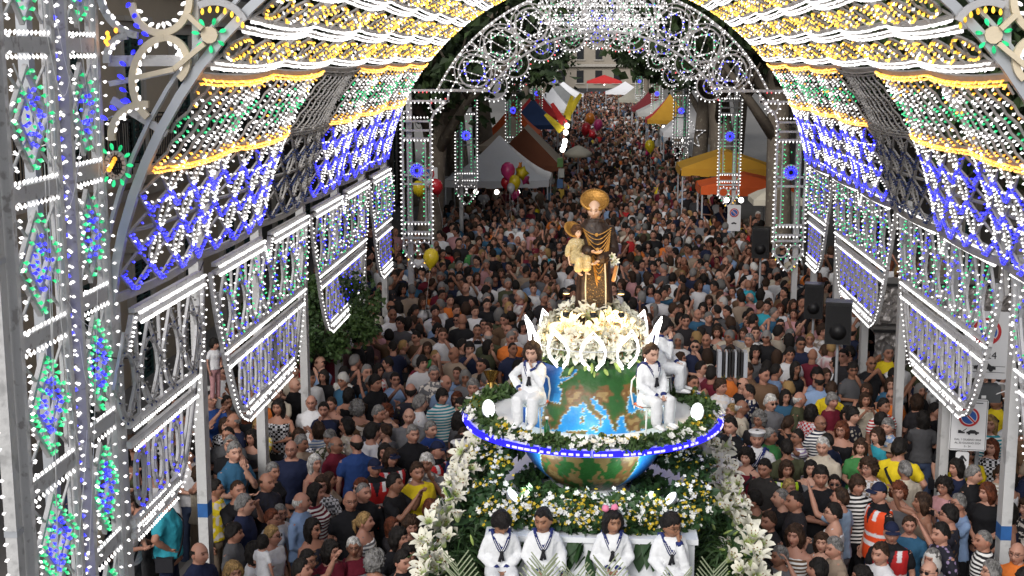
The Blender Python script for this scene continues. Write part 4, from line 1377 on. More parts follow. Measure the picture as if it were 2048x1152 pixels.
ARM = {  # elbow and wrist for the left (+x) arm; the right arm is mirrored unless named (figure faces -y)
    'down':   ((.245, .025, 1.130), (.250, -.050, .880)),
    'front':  ((.235, -.010, 1.115), (.060, -.200, 1.010)),
    'fold':   ((.250, -.030, 1.130), (.030, -.225, 1.120)),
    'phone':  ((.215, -.190, 1.230), (.070, -.330, 1.470)),
    'raise':  ((.260, -.200, 1.440), (.170, -.330, 1.690)),
    'chin':   ((.190, -.165, 1.140), (.045, -.155, 1.390)),
    'hip':    ((.350, .060, 1.190), (.195, -.060, 1.030)),
    'lap':    ((.225, -.060, 1.130), (.060, -.270, .985)),
    'cheek':  ((.170, -.240, 1.060), (.085, -.150, 1.430)),
}
class Fig:
    def __init__(s, left='down', right='down', seated=False, fem=False, lean=0.0, yaw=0.0, pitch=0.0, heavy=1.0, child=False):
        s.fem, s.seated, s.heavy, s.child = fem, seated, heavy, child
        s.drop = (-.35 if child else -.43) if seated else 0.0
        L = lambda p: Vector((p[0], p[1], p[2]))
        Mx = lambda p: Vector((-p[0], p[1], p[2]))
        sh = .150 if child else (.158 if fem else .178)
        s.arms = []
        for sg, nm in ((1, left), (-1, right)):
            e, w = ARM[nm]
            f = L if sg > 0 else Mx
            s.arms.append([f((sh, .006, 1.378)), f(e), f(w), nm, sg])
        s.lean = lean
        s.M = Matrix.Translation((0, 0, .92)) @ Matrix.Rotation(lean, 4, 'X') @ Matrix.Translation((0, 0, -.92))
        s.headM = s.M @ Matrix.Translation((0, -.022, 1.592)) @ Matrix.Rotation(yaw, 4, 'Z') @ Matrix.Rotation(pitch, 4, 'X')
        hs = 1.06 if not child else 1.40
        s.headM = s.headM @ Matrix.Scale(hs, 4)
        s.T0 = Matrix.Translation((0, 0, s.drop))
    def torso(s, off=0.0, hem=.80, flare=0.0, top=1.475):
        h, f = s.heavy, s.fem
        base = [(.80, .168, .112, 0), (.90, .176 if not f else .182, .118, 0), (1.00, .160 if not f else .155, .108, -.005), (1.09, .150 if not f else .132, .102, -.008), (1.20, .163 if not f else .145, .112, -.012),
                (1.29, .172 if not f else .155, .116 if not f else .128, -.012 if not f else -.022), (1.36, .182 if not f else .165, .108, -.004), (1.415, .160 if not f else .145, .088, .004), (1.45, .095, .070, .008), (1.475, .064, .062, .006)]
        out = []
        for z, a, b, y in base:
            if z < hem - .001 or z > top + .001:
                continue
            kk = h if z < 1.3 else 1 + (h - 1) * .35
            bb = b * (1 + (h - 1) * 1.5 if z < 1.3 else 1)
            o = off + flare * smooth01(np.array(1.25 - z), 0, .45)
            out.append((s.M @ Vector((0, y - (h - 1) * .25 * b, z)), (a * kk + o, 0, 0), (0, bb + o, 0)))
        return out
    def legs(s):
        if s.seated:
            k = .80 if s.child else 1.0
            return [[(sg * .09, -.02, .93), (sg * .125, -.43 * k, .925), (sg * .115, -.41 * k, .925 - .405 * k)] for sg in (1, -1)]
        return [[(sg * .088, 0, .90), (sg * .100, -.015, .50), (sg * .105, .015, .09)] for sg in (1, -1)]
    def arm_pts(s, i):
        a = s.arms[i]
        return [s.M @ a[0], s.M @ a[1], s.M @ a[2]]
    def hands(s, m):
        for i, a in enumerate(s.arms):
            sh, e, w = s.arm_pts(i)
            d = (w - e).normalized(); sg = a[4]
            nrm = Vector((-sg, -.2, 0)) if a[3] == 'down' else (Vector((0, -1, 0)) if a[3] in ('raise', 'phone') else Vector((0, .3, 1)))
            nrm = (nrm - d * nrm.dot(d)).normalized(); sd = d.cross(nrm)
            k = .92 if s.fem else 1.0
            for f in range(4):
                o = w + d * (.085 * k) + sd * ((f - 1.5) * .019 * k)
                ln = (.062, .074, .070, .054)[f] * k
                c1 = o + d * ln * .5 + nrm * .006; c2 = c1 + (d * .75 + nrm * .66) * ln * .35; c3 = c2 + (d * .35 + nrm * .94) * ln * .3
                m.tube([o - d * .02, o, c1, c2, c3], [.0095 * k, .009 * k, .0085 * k, .008 * k, .0055 * k], 6)
            t0 = w + d * .025 * k - sd * sg * .028 * k
            m.tube([t0, t0 + (d * .7 - sd * sg * .7) * .03 + nrm * .008, t0 + (d * .95 - sd * sg * .3) * .055 + nrm * .02], [.0115 * k, .010 * k, .007 * k], 6)
    def body(s, voxel=.013):
        m = MB()
        ring_loft(m, s.torso())
        nb = s.M @ Vector((0, .006, 1.43)); hc = s.headM @ Vector((0, .022, -.03))
        r = .050 if s.fem else .058
        m.tube([nb, nb.lerp(hc, .5), hc], [r * 1.15, r, r * .98], 12)
        for i, a in enumerate(s.arms):
            sh, e, w = s.arm_pts(i)
            q = (.9 if s.fem else 1.0) * (1 + (s.heavy - 1) * .8)
            limb(m, [sh, sh.lerp(e, .45), e, e.lerp(w, .35), w], [.056 * q, .049 * q, .039 * q, .040 * q, .026 * q])
            d = (w - e).normalized(); sg = a[4]
            nrm = Vector((-sg, -.2, 0)) if a[3] == 'down' else (Vector((0, -1, 0)) if a[3] in ('raise', 'phone') else Vector((0, .3, 1)))
            nrm = (nrm - d * nrm.dot(d)).normalized(); sd = d.cross(nrm)
            ring_loft(m, [(w - d * .01, sd * .026, nrm * .020), (w + d * .03, sd * .036, nrm * .018), (w + d * .075, sd * .040, nrm * .015), (w + d * .092, sd * .036, nrm * .012)], 10)
        for L in s.legs():
            h = 1 + (s.heavy - 1) * .6
            limb(m, [L[0], Vector(L[0]).lerp(Vector(L[1]), .5), L[1], Vector(L[1]).lerp(Vector(L[2]), .35), L[2]], [.088 * h, .075 * h, .057, .056, .037])
            ft = Vector(L[2])
            ring_loft(m, [(ft + Vector((0, .035, -.02)), (.03, 0, 0), (0, 0, .035)), (ft + Vector((0, -.03, -.035)), (.036, 0, 0), (0, 0, .035)), (ft + Vector((0, -.13, -.05)), (.042, 0, 0), (0, 0, .022)), (ft + Vector((0, -.175, -.055)), (.03, 0, 0), (0, 0, .014))], 10)
        V, T = solidify(m, voxel)
        h = MB(); s.hands(h)
        hv = np.array([tuple(v) for v in h.v])
        hf = np.array([t for f in h.f for t in [(f[0], f[k], f[k + 1]) for k in range(1, len(f) - 1)]])
        return V, T, hv, hf
    def head(s, nu, nv, brow=(.25, .2, .18), beard=0.0, with_ears=True):
        D, F = grid_sphere(nu, nv)
        P = head_points(D, s.fem); C = head_color(P, s.fem, brow, beard)
        if with_ears:
            E, EF = ears()
            F = np.vstack([F, EF + len(P)]); P = np.vstack([P, E]); C = np.vstack([C, np.tile([1, .88, .85], (len(E), 1))])
        return s.xf(P, s.headM), F, C
    @staticmethod
    def xf(P, M):
        A = np.array(M)
        return P @ A[:3, :3].T + A[:3, 3]
    def top(s, sleeve='short', hem=.84, loose=.016, voxel=.020, neck=1.462, collar=False, seed=0, ratio=None):
        m = MB()
        if sleeve == 'none' and s.fem:
            neck = 1.36
        ring_loft(m, s.torso(loose, hem - .001 if hem > .8 else .8, .012, neck))
        if hem < .80:
            sk = [(.80, .19, .135), (.66, .22, .165), (hem, .25, .19)]
            ring_loft(m, [(s.M @ Vector((0, 0, 1.0)), (.165, 0, 0), (0, .12, 0))] + [((0, 0, z), (a, 0, 0), (0, b, 0)) for z, a, b in sk])
        if sleeve == 'none' and s.fem:
            for sg in (1, -1):
                m.tube([s.M @ Vector((sg * .085, -.105, 1.33)), s.M @ Vector((sg * .095, -.03, 1.437)), s.M @ Vector((sg * .09, .085, 1.36))], .016, 6)
        for i in range(2):
            sh, e, w = s.arm_pts(i)
            q = (.92 if s.fem else 1.0) * (1 + (s.heavy - 1) * .8)
            if sleeve == 'short':
                end = sh.lerp(e, .62)
                limb(m, [sh, sh.lerp(e, .3), end], [.061 * q, .064 * q, .066 * q])
            elif sleeve == 'long':
                limb(m, [sh, sh.lerp(e, .5), e, e.lerp(w, .5), e.lerp(w, .93)], [.061 * q, .059 * q, .052 * q, .047 * q, .041 * q])
            elif sleeve == 'baggy':
                limb(m, [sh, sh.lerp(e, .5), e, e.lerp(w, .55), e.lerp(w, .92)], [.064 * q, .074 * q, .074 * q, .070 * q, .047 * q])
            elif sleeve == 'none':
                limb(m, [sh + Vector((0, 0, -.02)), sh.lerp(e, .02)], [.045 * q, .045 * q]) if not s.fem else None
        if collar:
            nb = s.M @ Vector((0, .004, 1.462))
            ring_loft(m, [(nb + Vector((0, 0, -.02)), (.085, 0, 0), (0, .082, 0)), (nb + Vector((0, 0, .022)), (.075, 0, 0), (0, .075, 0))])
        return solidify(m, voxel, 2, ratio, .0075, seed)
    def bottom(s, voxel=.028, wide=1.0, short=False, ratio=None):
        m = MB()
        ring_loft(m, [((0, 0, .80), (.17 * s.heavy, 0, 0), (0, .122 * s.heavy, 0)), ((0, 0, .90), (.186 * s.heavy, 0, 0), (0, .128 * s.heavy, 0)), ((0, 0, 1.0), (.168 * s.heavy, 0, 0), (0, .115 * s.heavy, 0))])
        for L in s.legs():
            a, b, c = [Vector(p) for p in L]
            if short:
                c = b.lerp(c, .1)
            limb(m, [a, a.lerp(b, .5), b, b.lerp(c, .5), c + Vector((0, 0, .0))], [.100, .092 * wide, .076 * wide, .074 * wide, .066 * wide])
        return solidify(m, voxel, 2, ratio, .004, 5)

def shift(V, dz):
    return V + np.array([0, 0, dz])
class Kit:
    """the meshes of one figure type, shared by all its copies"""
    def __init__(s, fig, sleeve='short', hem=.84, collar=False, fem_hair=None, beard=0.0, voxel=.019, wide=1.0, loose=.016, short_trousers=False, brow=(.25, .2, .18), seed=0):
        s.fig = fig
        dz = fig.drop
        V, T, hv, hf = fig.body(voxel)
        P, F, C = fig.head(44, 40, brow, beard)
        VV = np.vstack([V, hv, P]); CC = np.vstack([np.ones((len(V) + len(hv), 3)), C])
        FF = np.vstack([T, hf + len(V), F + len(V) + len(hv)])
        s.body = np_mesh("person", shift(VV, dz), FF, M_SKIN, CC)
        tv, tt = fig.top(sleeve, hem, loose, collar=collar, seed=seed)
        s.top = np_mesh("top", shift(tv, dz), tt, M_CLOTH)
        bv, bt = fig.bottom(wide=wide, short=short_trousers)
        s.bottom = np_mesh("trousers", shift(bv, dz), bt, M_CLOTH)
        s.headM = Matrix.Translation((0, 0, dz)) @ fig.headM
        s.dz = dz
HAIRS = {}
def hair_mesh(kind, seed=0):
    key = (kind, seed)
    if key not in HAIRS:
        D, F = grid_sphere(56, 44)
        P = hair_points(D, kind, seed)
        if kind == 'tied':
            b = MB(); b.tube([(0, .09, .03), (0, .125, .01), (0, .13, -.06), (0, .12, -.13)], [.02, .03, .024, .008], 8)
            bv = np.array([tuple(v) for v in b.v]); bf = np.array([t for f in b.f for t in [(f[0], f[k], f[k + 1]) for k in range(1, len(f) - 1)]])
            F = np.vstack([F, bf + len(P)]); P = np.vstack([P, bv])
        HAIRS[key] = np_mesh("hair", P, F, M_HAIR)
    return HAIRS[key]
def glasses_mesh(dark):
    key = ('glasses', dark)
    if key not in HAIRS:
        m = MB()
        for s in (-1, 1):
            ring = [Vector((s * .031 + math.cos(a) * .021, -.103 + abs(math.cos(a)) * .004, .011 + math.sin(a) * .016)) for a in [2 * math.pi * j / 12 for j in range(12)]]
            m.tube(ring, .0022, 5, closed=True)
            m.tube([(s * .052, -.098, .016), (s * .078, -.04, .018), (s * .080, .012, .012)], .002, 4)
            if dark:
                m.add(ring, [tuple(range(12))])
        m.tube([(-.011, -.104, .014), (0, -.107, .016), (.011, -.104, .014)], .002, 4)
        HAIRS[key] = m.mesh("glasses", M_SPEC, True)
    return HAIRS[key]
def cap_mesh(kind):
    key = ('cap', kind)
    if key not in HAIRS:
        m = MB()
        if kind == 'baseball':
            D, F = grid_sphere(24, 16)
            P = head_points(D) * 1.10; keep = P[:, 2] > .035
            P[~keep] *= .8; P[:, 2] = np.maximum(P[:, 2], .03) + .004
            m.add([Vector(p) for p in P], [tuple(int(i) for i in f) for f in F])
            k = 12
            A = [Vector((math.sin(t) * .078, -.078 - math.cos(t) * .012, .045)) for t in [(-1 + 2 * j / k) * 1.15 for j in range(k + 1)]]
            Bp = [Vector((math.sin(t) * .085, -.085 - math.cos(t) * .075, .030)) for t in [(-1 + 2 * j / k) * 1.15 for j in range(k + 1)]]
            n = len(A); V = A + Bp + [v - Vector((0, 0, .006)) for v in A + Bp]
            Fq = [(j, j + 1, n + j + 1, n + j) for j in range(k)] + [(2 * n + j + 1, 2 * n + j, 3 * n + j, 3 * n + j + 1) for j in range(k)] + [(n + j, n + j + 1, 3 * n + j + 1, 3 * n + j) for j in range(k)]
            m.add(V, Fq)
        elif kind == 'sailor':
            m.lathe([(.076, .050), (.084, .052), (.088, .080), (.108, .094), (.112, .104), (.104, .114), (.001, .118)], 24, sy=1.16)
        elif kind == 'straw':
            m.lathe([(.001, .050), (.17, .046), (.172, .054), (.092, .062), (.086, .12), (.070, .138), (.001, .142)], 24, sy=1.12)
        elif kind == 'flat':
            m.lathe([(.001, .045), (.090, .045), (.098, .07), (.088, .105), (.001, .122)], 20, (0, -.005, 0), sy=1.25)
        elif kind == 'veil':
            D, F = grid_sphere(32, 24)
            P = head_points(D) * 1.14
            az = np.abs(np.degrees(np.arctan2(D[:, 0], -D[:, 1]))); front = az < 50
            Z = P[:, 2]
            P = np.where((front & (Z < .055))[:, None], P * .8, P)
            k = (~front) & (Z < 0)
            P[k, 2] *= 2.6; P[k, 0] *= 1.25
            m.add([Vector(p) for p in P], [tuple(int(i) for i in f) for f in F])
        HAIRS[key] = m.mesh("cap", M_CLOTH, True)
    return HAIRS[key]
SKIN = [(.40, .205, .145), (.34, .165, .11), (.46, .255, .185), (.26, .125, .08), (.38, .19, .135)]
def set_col(o, c):
    o.color = (*c, 1.0)
    return o
def person(kit, loc, rz, top_c, bottom_c=(.03, .03, .04), hair='short', hair_c=(.02, .015, .012), skin=None, glasses=None, cap=None, cap_c=(.01, .012, .03), pattern=None, scale=1.0, hseed=0, name="person", tname="top", bname="trousers"):
    b = link(name, kit.body, None, loc, (0, 0, rz), (scale,) * 3)
    set_col(b, skin or rng.choice(SKIN))
    t = set_col(link(tname, kit.top, b), top_c)
    if pattern:
        t.material_slots[0].link = 'OBJECT'; t.material_slots[0].material = M_CLOTHP[pattern]
    if bottom_c is not None:
        set_col(link(bname, kit.bottom, b), bottom_c)
    if hair:
        h = set_col(link("hair", hair_mesh(hair, hseed), b), hair_c); h.matrix_basis = kit.headM
    if glasses:
        g = link("glasses", glasses_mesh(glasses == 'sun'), b); g.matrix_basis = kit.headM
    if cap:
        c = set_col(link("hat" if cap in ('straw',) else ("veil" if cap == 'veil' else "cap"), cap_mesh(cap), b), cap_c); c.matrix_basis = kit.headM
    return b
# ================================================================== THE FLOAT: base, globe, ring, flowers, statue, children
FX, FY = 0.0, 13.0
RZ = 3.45                     # top of the ring platform
GR = 0.77
M_LILY = attr_mat("lily_petal", "Col", 0.5, 0.1, 60, 0.05, 0.4, 40)
M_FERN = leaf_mat("fern_green", (0.018, 0.05, 0.010), (0.05, 0.11, 0.025))
M_DEEP = leaf_mat("deep_leaf", (0.012, 0.04, 0.010), (0.04, 0.10, 0.025))
M_YEL = mat("yellow_blossom", (0.50, 0.36, 0.02), 0.7, 0.3, 30)
M_WFL = mat("white_blossom", (0.70, 0.70, 0.66), 0.6, 0.1, 30)
M_BUD = mat("pale_green_bud", (0.34, 0.45, 0.12), 0.5, 0.2, 20)
M_FLOATW = mat("float_white_paint", (0.74, 0.76, 0.78), 0.5, 0.05, 2.0, 0.1, 20)
M_RUST = mat("brown_rail", (0.12, 0.045, 0.03), 0.6, 0.3, 6)
M_LED = glow("neon_white", (1.0, 0.98, 0.97), 2.2)
M_BLED = glow("led_blue", (0.02, 0.015, 1.0), 1.1)
M_BLEDC = glow("led_blue_core", (0.40, 0.36, 1.0), 1.3)
M_FLOOD = glow("flood_lens", (0.90, 1.0, 0.97), 1.6)

# ---- stepped white base
def float_base():
    root = empty("float_base", (FX, FY, 0))
    m = MB(); m.box((FX, FY + .35, 1.36), (1.88, 3.3, 2.46)); m.build("plinth", M_FLOATW, root)
    m = MB(); m.box((FX, FY - 1.48, 1.20), (1.86, .36, 2.14)); m.build("step", M_FLOATW, root)
    m = MB(); m.box((FX, FY - 1.93, 1.06), (1.84, .54, 1.86)); m.build("step", M_FLOATW, root)
    m = MB(); m.box((FX, FY + .35, 2.615), (1.94, 3.36, .05)); m.build("plinth_top", M_FLOATW, root)
    for s in (-1, 1):
        m = MB(); m.beam((FX + s * 1.42, FY - 2.4, 1.55), (FX + s * 1.30, FY + 2.3, 2.0), .09, .10, (0, 0, 1)); m.build("carrying_beam", M_RUST, root)
        for y in (FY - 2.0, FY + 1.4):
            m = MB(); m.beam((FX + s * 1.02, y, 1.72), (FX + s * 1.40, y, 1.66), .06, .06); m.build("bracket", M_RUST, root)
    for sx in (-.8, .8):
        for sy in (-1.1, 1.6):
            m = MB(); m.lathe([(.02, -.09), (.25, -.09), (.28, -.06), (.28, .06), (.25, .09), (.02, .09)], 18, (FX + sx, FY + sy, .29), Matrix.Rotation(R(90), 3, 'Y')); m.build("wheel", M_BLACK, root)
    tag(root, "white stepped base of the procession float under the globe", "float")
float_base()

# ---- the painted globe: coast lines as lon / lat outlines, painted per vertex
LAND = [
 # Iberia + France + central Europe + Balkans + Black Sea west shore (outer outline), north edge far up
 [(-9.2, 36.9), (-6.3, 36.7), (-5.5, 36.0), (-4.3, 36.7), (-2.1, 36.8), (-.4, 38.4), (.2, 38.8), (-.3, 39.6), (1.0, 41.0), (3.2, 41.9), (3.1, 43.0), (4.6, 43.4), (6.5, 43.1), (7.6, 43.8), (8.9, 44.4), (10.2, 43.9), (10.6, 42.9), (12.2, 41.8), (13.8, 41.1),
  (14.8, 40.6), (15.8, 39.9), (16.1, 38.7), (15.7, 38.0), (16.6, 38.4), (17.1, 39.1), (16.5, 39.7), (16.9, 40.4), (18.4, 39.9), (18.4, 40.4), (17.0, 41.1), (15.9, 41.6), (16.1, 41.9), (15.1, 41.95), (14.0, 42.7), (13.5, 43.6), (12.4, 44.4), (12.3, 45.3), (13.7, 45.7), (13.8, 44.9), (14.9, 45.0), (15.3, 44.2), (17.2, 43.1),
  (19.0, 42.0), (19.5, 40.8), (20.2, 39.5), (21.2, 38.4), (21.4, 37.2), (22.6, 36.6), (23.1, 37.4), (24.0, 38.0), (22.9, 39.3), (23.9, 40.1), (25.8, 40.8), (26.6, 40.3), (28.8, 41.0), (28.0, 42.2), (28.6, 43.8), (29.8, 45.2), (31.5, 46.6), (33.5, 45.8), (35.3, 45.1), (39, 47), (48, 47), (48, 64), (-2, 64), (4, 53), (1.6, 50.9), (-1.6, 49.6), (-4.7, 48.4), (-1.6, 46.8), (-1.3, 43.6), (-8.8, 43.6), (-8.9, 41.0), (-9.4, 38.7)],
 # Anatolia and Levant
 [(26.2, 39.4), (27.2, 37.0), (29.2, 36.2), (30.6, 36.8), (32.6, 36.0), (34.6, 36.7), (36.0, 36.6), (35.5, 33.9), (34.4, 31.5), (48, 29), (48, 42), (41.5, 41.5), (36.4, 41.3), (33.3, 42.0), (31.2, 41.1), (29.1, 41.1), (26.7, 40.4)],
 # North Africa and on
 [(-17, 21), (-9.8, 31.2), (-6.0, 35.8), (-2.2, 35.1), (3.0, 36.8), (9.8, 37.3), (11.0, 37.0), (10.2, 34.3), (11.4, 33.1), (15.3, 32.3), (19.1, 30.3), (20.1, 32.4), (23.2, 32.2), (29, 31.0), (34.2, 31.3), (36, 26), (34, 10), (29, -6), (22, -10), (12, -9), (-3, -4), (-14, 8)],
 [(8.2, 39.0), (9.6, 39.1), (9.7, 40.9), (8.3, 40.8)], [(8.7, 41.5), (9.5, 41.6), (9.4, 42.9), (8.6, 42.4)], [(12.5, 37.7), (15.1, 36.7), (15.5, 38.2), (13.0, 38.15)], [(23.6, 35.3), (26.2, 35.1), (26.2, 35.35), (23.6, 35.6)], [(32.4, 34.8), (34.2, 35.2), (33, 35.3)],
 [(-5, 50.2), (1.3, 51.2), (0, 53.5), (-3, 56), (-5, 54)],
]
def inside(px, py, poly):
    r = np.zeros(len(px), dtype=bool)
    n = len(poly)
    for i in range(n):
        x0, y0 = poly[i]; x1, y1 = poly[(i + 1) % n]
        c = ((y0 > py) != (y1 > py)) & (px < (x1 - x0) * (py - y0) / (y1 - y0 + 1e-12) + x0)
        r ^= c
    return r
def dist_edges(px, py, polys):
    d = np.full(len(px), 99.0)
    for poly in polys:
        n = len(poly)
        for i in range(n):
            ax, ay = poly[i]; bx, by = poly[(i + 1) % n]
            vx, vy = bx - ax, by - ay
            t = np.clip(((px - ax) * vx + (py - ay) * vy) / (vx * vx + vy * vy + 1e-9), 0, 1)
            d = np.minimum(d, np.hypot(px - ax - t * vx, (py - ay - t * vy) * 1.3))
    return d
def globe():
    root = empty("globe", (FX, FY, RZ))
    def part(e0, e1, name):
        na, ne = 300, 100
        az = np.linspace(-math.pi, math.pi, na, endpoint=False)
        el = np.linspace(e0, e1, ne)
        A, E = np.meshgrid(az, el)
        A, E = A.ravel(), E.ravel()
        V = np.stack([GR * np.cos(E) * np.sin(A), -GR * np.cos(E) * np.cos(A), GR * np.sin(E)], axis=1) + np.array([FX, FY, RZ])
        lon = 13.0 + np.degrees(A) / 1.75
        lat = 36.2 + np.degrees(E) / 2.75
        lo2, la2 = lon + .25 * np.sin(lat * 5 + 1) + .15 * np.sin(lat * 11), lat + .18 * np.sin(lon * 4) + .12 * np.sin(lon * 9 + 2)
        land = np.zeros(len(A), dtype=bool)
        for p in LAND:
            land |= inside(lo2, la2, p)
        d = dist_edges(lo2, la2, LAND)
        nz = noise3(np.stack([lon, lat * 1.2, lon * 0], 1), .55, 3) + .6 * noise3(np.stack([lon, lat, lat], 1), 1.5, 6)
        sea = np.array([.004, .045, .22]) + (np.array([.02, .24, .58]) - np.array([.004, .045, .22])) * (np.exp(-d / 3.2) * .9)[:, None]
        med = ((lon > -5) & (lon < 37) & (lat > 30) & (lat < 46))
        sea = np.where(med[:, None], sea * .7 + np.array([.02, .25, .55]) * .45, sea)
        sea = np.where((d < .22)[:, None], np.array([.35, .55, .62]), sea)
        green = np.array([.018, .085, .018]); brown = np.array([.15, .075, .026]); tan = np.array([.27, .18, .07])
        ridge = smooth01(nz - .35 * (lat > 47.5), .15, .55) + .9 * np.exp(-np.abs(lat - 46.3 - .35 * np.sin(lon * .8)) / 1.0) * ((lon > 0) & (lon < 16)) + .8 * np.exp(-np.abs(d - .6) / .5) * (lat < 47)
        ridge = np.clip(ridge, 0, 1)[:, None]
        gl = green * (1 - ridge) + brown * ridge
        gl = np.where(((nz > .75) & (lat < 47))[:, None], tan, gl)
        af = (lat < 36)[:, None]
        gl = np.where(af, np.where((nz > .35)[:, None], tan * .7, np.where((nz > -.25)[:, None], brown * .75, green * .8)), gl)
        gl = np.where(((lat < 32) & (np.abs(lon - 13) < 13))[:, None], np.where((nz > .2)[:, None], tan * .6, green * .9), gl)
        gl = np.where((d < .28)[:, None], np.array([.26, .16, .06]), gl)
        C = np.where(land[:, None], gl, sea)
        i = np.arange((ne - 1) * na); r = i // na; c = i % na
        Q = np.stack([r * na + c, r * na + (c + 1) % na, (r + 1) * na + (c + 1) % na, (r + 1) * na + c], axis=1)
        o = link(name, np_mesh(name, V, Q, M_GLOBE, C)); o.parent = root; o.matrix_parent_inverse = world_of(root).inverted()
        return o
    part(R(-1), R(47), "upper_globe")
    part(R(-66), R(-3), "lower_globe")
    m = MB(); m.lathe([(.26, 2.64), (.34, 2.66), (.32, 2.74), (.24, 2.77)], 24, (FX, FY, 0)); m.build("foot", M_FLOATW, root)
    tag(root, "large globe painted with a map of the Mediterranean under the lilies", "globe")
M_GLOBE = attr_mat("globe_paint", "Col", 0.42, 0.25, 22, 0.28, 0.4, 11)
globe()

# ---- ring platform with blue LED edge
RR = 1.235
def ring():
    root = empty("ring_platform", (FX, FY, RZ))
    m = MB(); m.lathe([(.70, -.10), (RR - .05, -.10), (RR, -.06), (RR, -.005), (RR - .03, .0), (.70, .0)], 72, (FX, FY, RZ)); m.build("deck", M_FLOATW, root)
    for k in range(16):
        a0 = R(-178 + k * 22.3); a1 = a0 + R(21.3)
        arc = [Vector((FX + (RR + .022) * math.sin(a0 + (a1 - a0) * j / 7), FY - (RR + .022) * math.cos(a0 + (a1 - a0) * j / 7), RZ - .045)) for j in range(8)]
        m = MB(); m.tube(arc, .030, 6); s = m.build("led_strip", M_BLED, root)
        g = random.Random(k)
        mm = MB()
        for j in range(7):
            if g.random() < .72:
                a = a0 + (a1 - a0) * (j + .1) / 7; b = a0 + (a1 - a0) * (j + .1 + g.uniform(.4, .9)) / 7
                pts = [Vector((FX + (RR + .049) * math.sin(t), FY - (RR + .049) * math.cos(t), RZ - .045)) for t in (a, (a + b) / 2, b)]
                mm.tube(pts, .0115, 5)
        mm.build("led_core", M_BLEDC, s, kind="stuff")
    tag(root, "round white platform ringing the globe with a glowing blue LED edge", "platform")
ring()

# ---- flowers
def lily_mesh(seed, open_=1.0):
    """six recurved petals on a throat, with anthers"""
    g = random.Random(seed)
    V, F, C = [], [], []
    n = 5
    for k in range(6):
        a = 2 * math.pi * k / 6 + g.uniform(-.08, .08)
        wide = .030 if k % 2 else .022
        b = len(V)
        ln = g.uniform(.9, 1.1)
        for i in range(n + 1):
            t = i / n
            r = .010 + .085 * open_ * t ** 1.25 * ln
            z = .012 + .095 * math.sin(t * 1.75) * (1.0 if open_ < 1.2 else .8)
            w = wide * math.sin(math.pi * min(1, .12 + .86 * t)) ** .8 if t < 1 else .002
            c, s = math.cos(a), math.sin(a)
            for q, dz in ((-1, .006), (0, -.002), (1, .006)):
                V.append((c * r - s * w * q, s * r + c * w * q, z + dz))
                C.append((.68, .66, .55) if t > .3 else (.36, .44, .16))
        for i in range(n):
            for q in range(2):
                p = b + i * 3 + q
                F.append((p, p + 1, p + 4, p + 3))
    m = MB(); m.v, m.f, m.mi, m.c = V, F, [0] * len(F), C
    for k in range(5):
        a = k * 1.26
        tip = (math.cos(a) * .025, math.sin(a) * .025, .10)
        m.tube([(0, 0, .02), tip], .0018, 4, col=(.4, .5, .15)); m.box(tip, (.012, .005, .005), col=(.22, .07, .01))
    return m.mesh("lily", M_LILY, True)
LILY = [lily_mesh(i, o) for i, o in enumerate((1.0, 1.15, .8, 1.3))]
def bud_mesh():
    m = MB(); m.lathe([(.001, 0), (.010, .015), (.015, .06), (.010, .10), (.001, .12)], 7); return m.mesh("bud", M_BUD, True)
BUD = bud_mesh()
def leaf_mesh(L, W):
    m = MB(); k = 6; A, Bm, Cc = [], [], []
    for i in range(k + 1):
        t = i / k; w = W * math.sin(math.pi * min(1, t * .96 + .04)) ; z = -.25 * L * t * t
        A.append((-w, L * t, z + w * .3)); Bm.append((0, L * t, z)); Cc.append((w, L * t, z + w * .3))
    m.add(A + Bm + Cc, [(i, i + 1, k + 2 + i, k + 1 + i) for i in range(k)] + [(k + 1 + i, k + 2 + i, 2 * k + 3 + i, 2 * k + 2 + i) for i in range(k)])
    return m.mesh("leaf", M_DEEP, True)
LEAF = leaf_mesh(.16, .022)
BIGLEAF = leaf_mesh(.26, .055)
def aim(d, roll=0.0):
    q = Vector((0, 0, 1)).rotation_difference(Vector(d).normalized())
    return (q.to_matrix() @ Matrix.Rotation(roll, 3, 'Z')).to_euler()
def put_flower(root, me, p, d, s, name):
    o = link(name, me, root, Vector(p) - Vector(root.location), aim(d, rng.uniform(0, 6.28)), (s, s, s))
    return o
def fern_strip(name, path, parent, n, ln, seed, mat_=None):
    """a mass of thin fronds along a path, one mesh"""
    g = np.random.default_rng(seed)
    P = np.array([tuple(p) for p in path]); t = g.random(n) * (len(P) - 1); i = np.minimum(t.astype(int), len(P) - 2); f = (t - i)[:, None]
    C = P[i] * (1 - f) + P[i + 1] * f + g.normal(0, .05, (n, 3))
    D = g.normal(size=(n, 3)); D[:, 2] = D[:, 2] * .5 - .2; D /= np.linalg.norm(D, axis=1)[:, None]
    S = np.cross(D, g.normal(size=(n, 3))); S /= np.linalg.norm(S, axis=1)[:, None]
    L = ln * (.5 + g.random(n))[:, None]; W = .007 + .006 * g.random(n)[:, None]
    mid = C + D * L * .5 + np.array([0, 0, .01]); end = C + D * L + np.array([0, 0, -.35]) * L
    V = np.stack([C - S * W * .5, C + S * W * .5, mid + S * W, mid - S * W, end], axis=1).reshape(-1, 3)
    k = np.arange(n)[:, None] * 5
    T = np.vstack([np.hstack([k, k + 1, k + 2]), np.hstack([k, k + 2, k + 3]), np.hstack([k + 3, k + 2, k + 4])])
    o = link(name, np_mesh(name, V, T, mat_ or M_FERN, smooth=False)); o["kind"] = "stuff"
    if parent is not None:
        o.parent = parent; o.matrix_parent_inverse = world_of(parent).inverted()
    return o
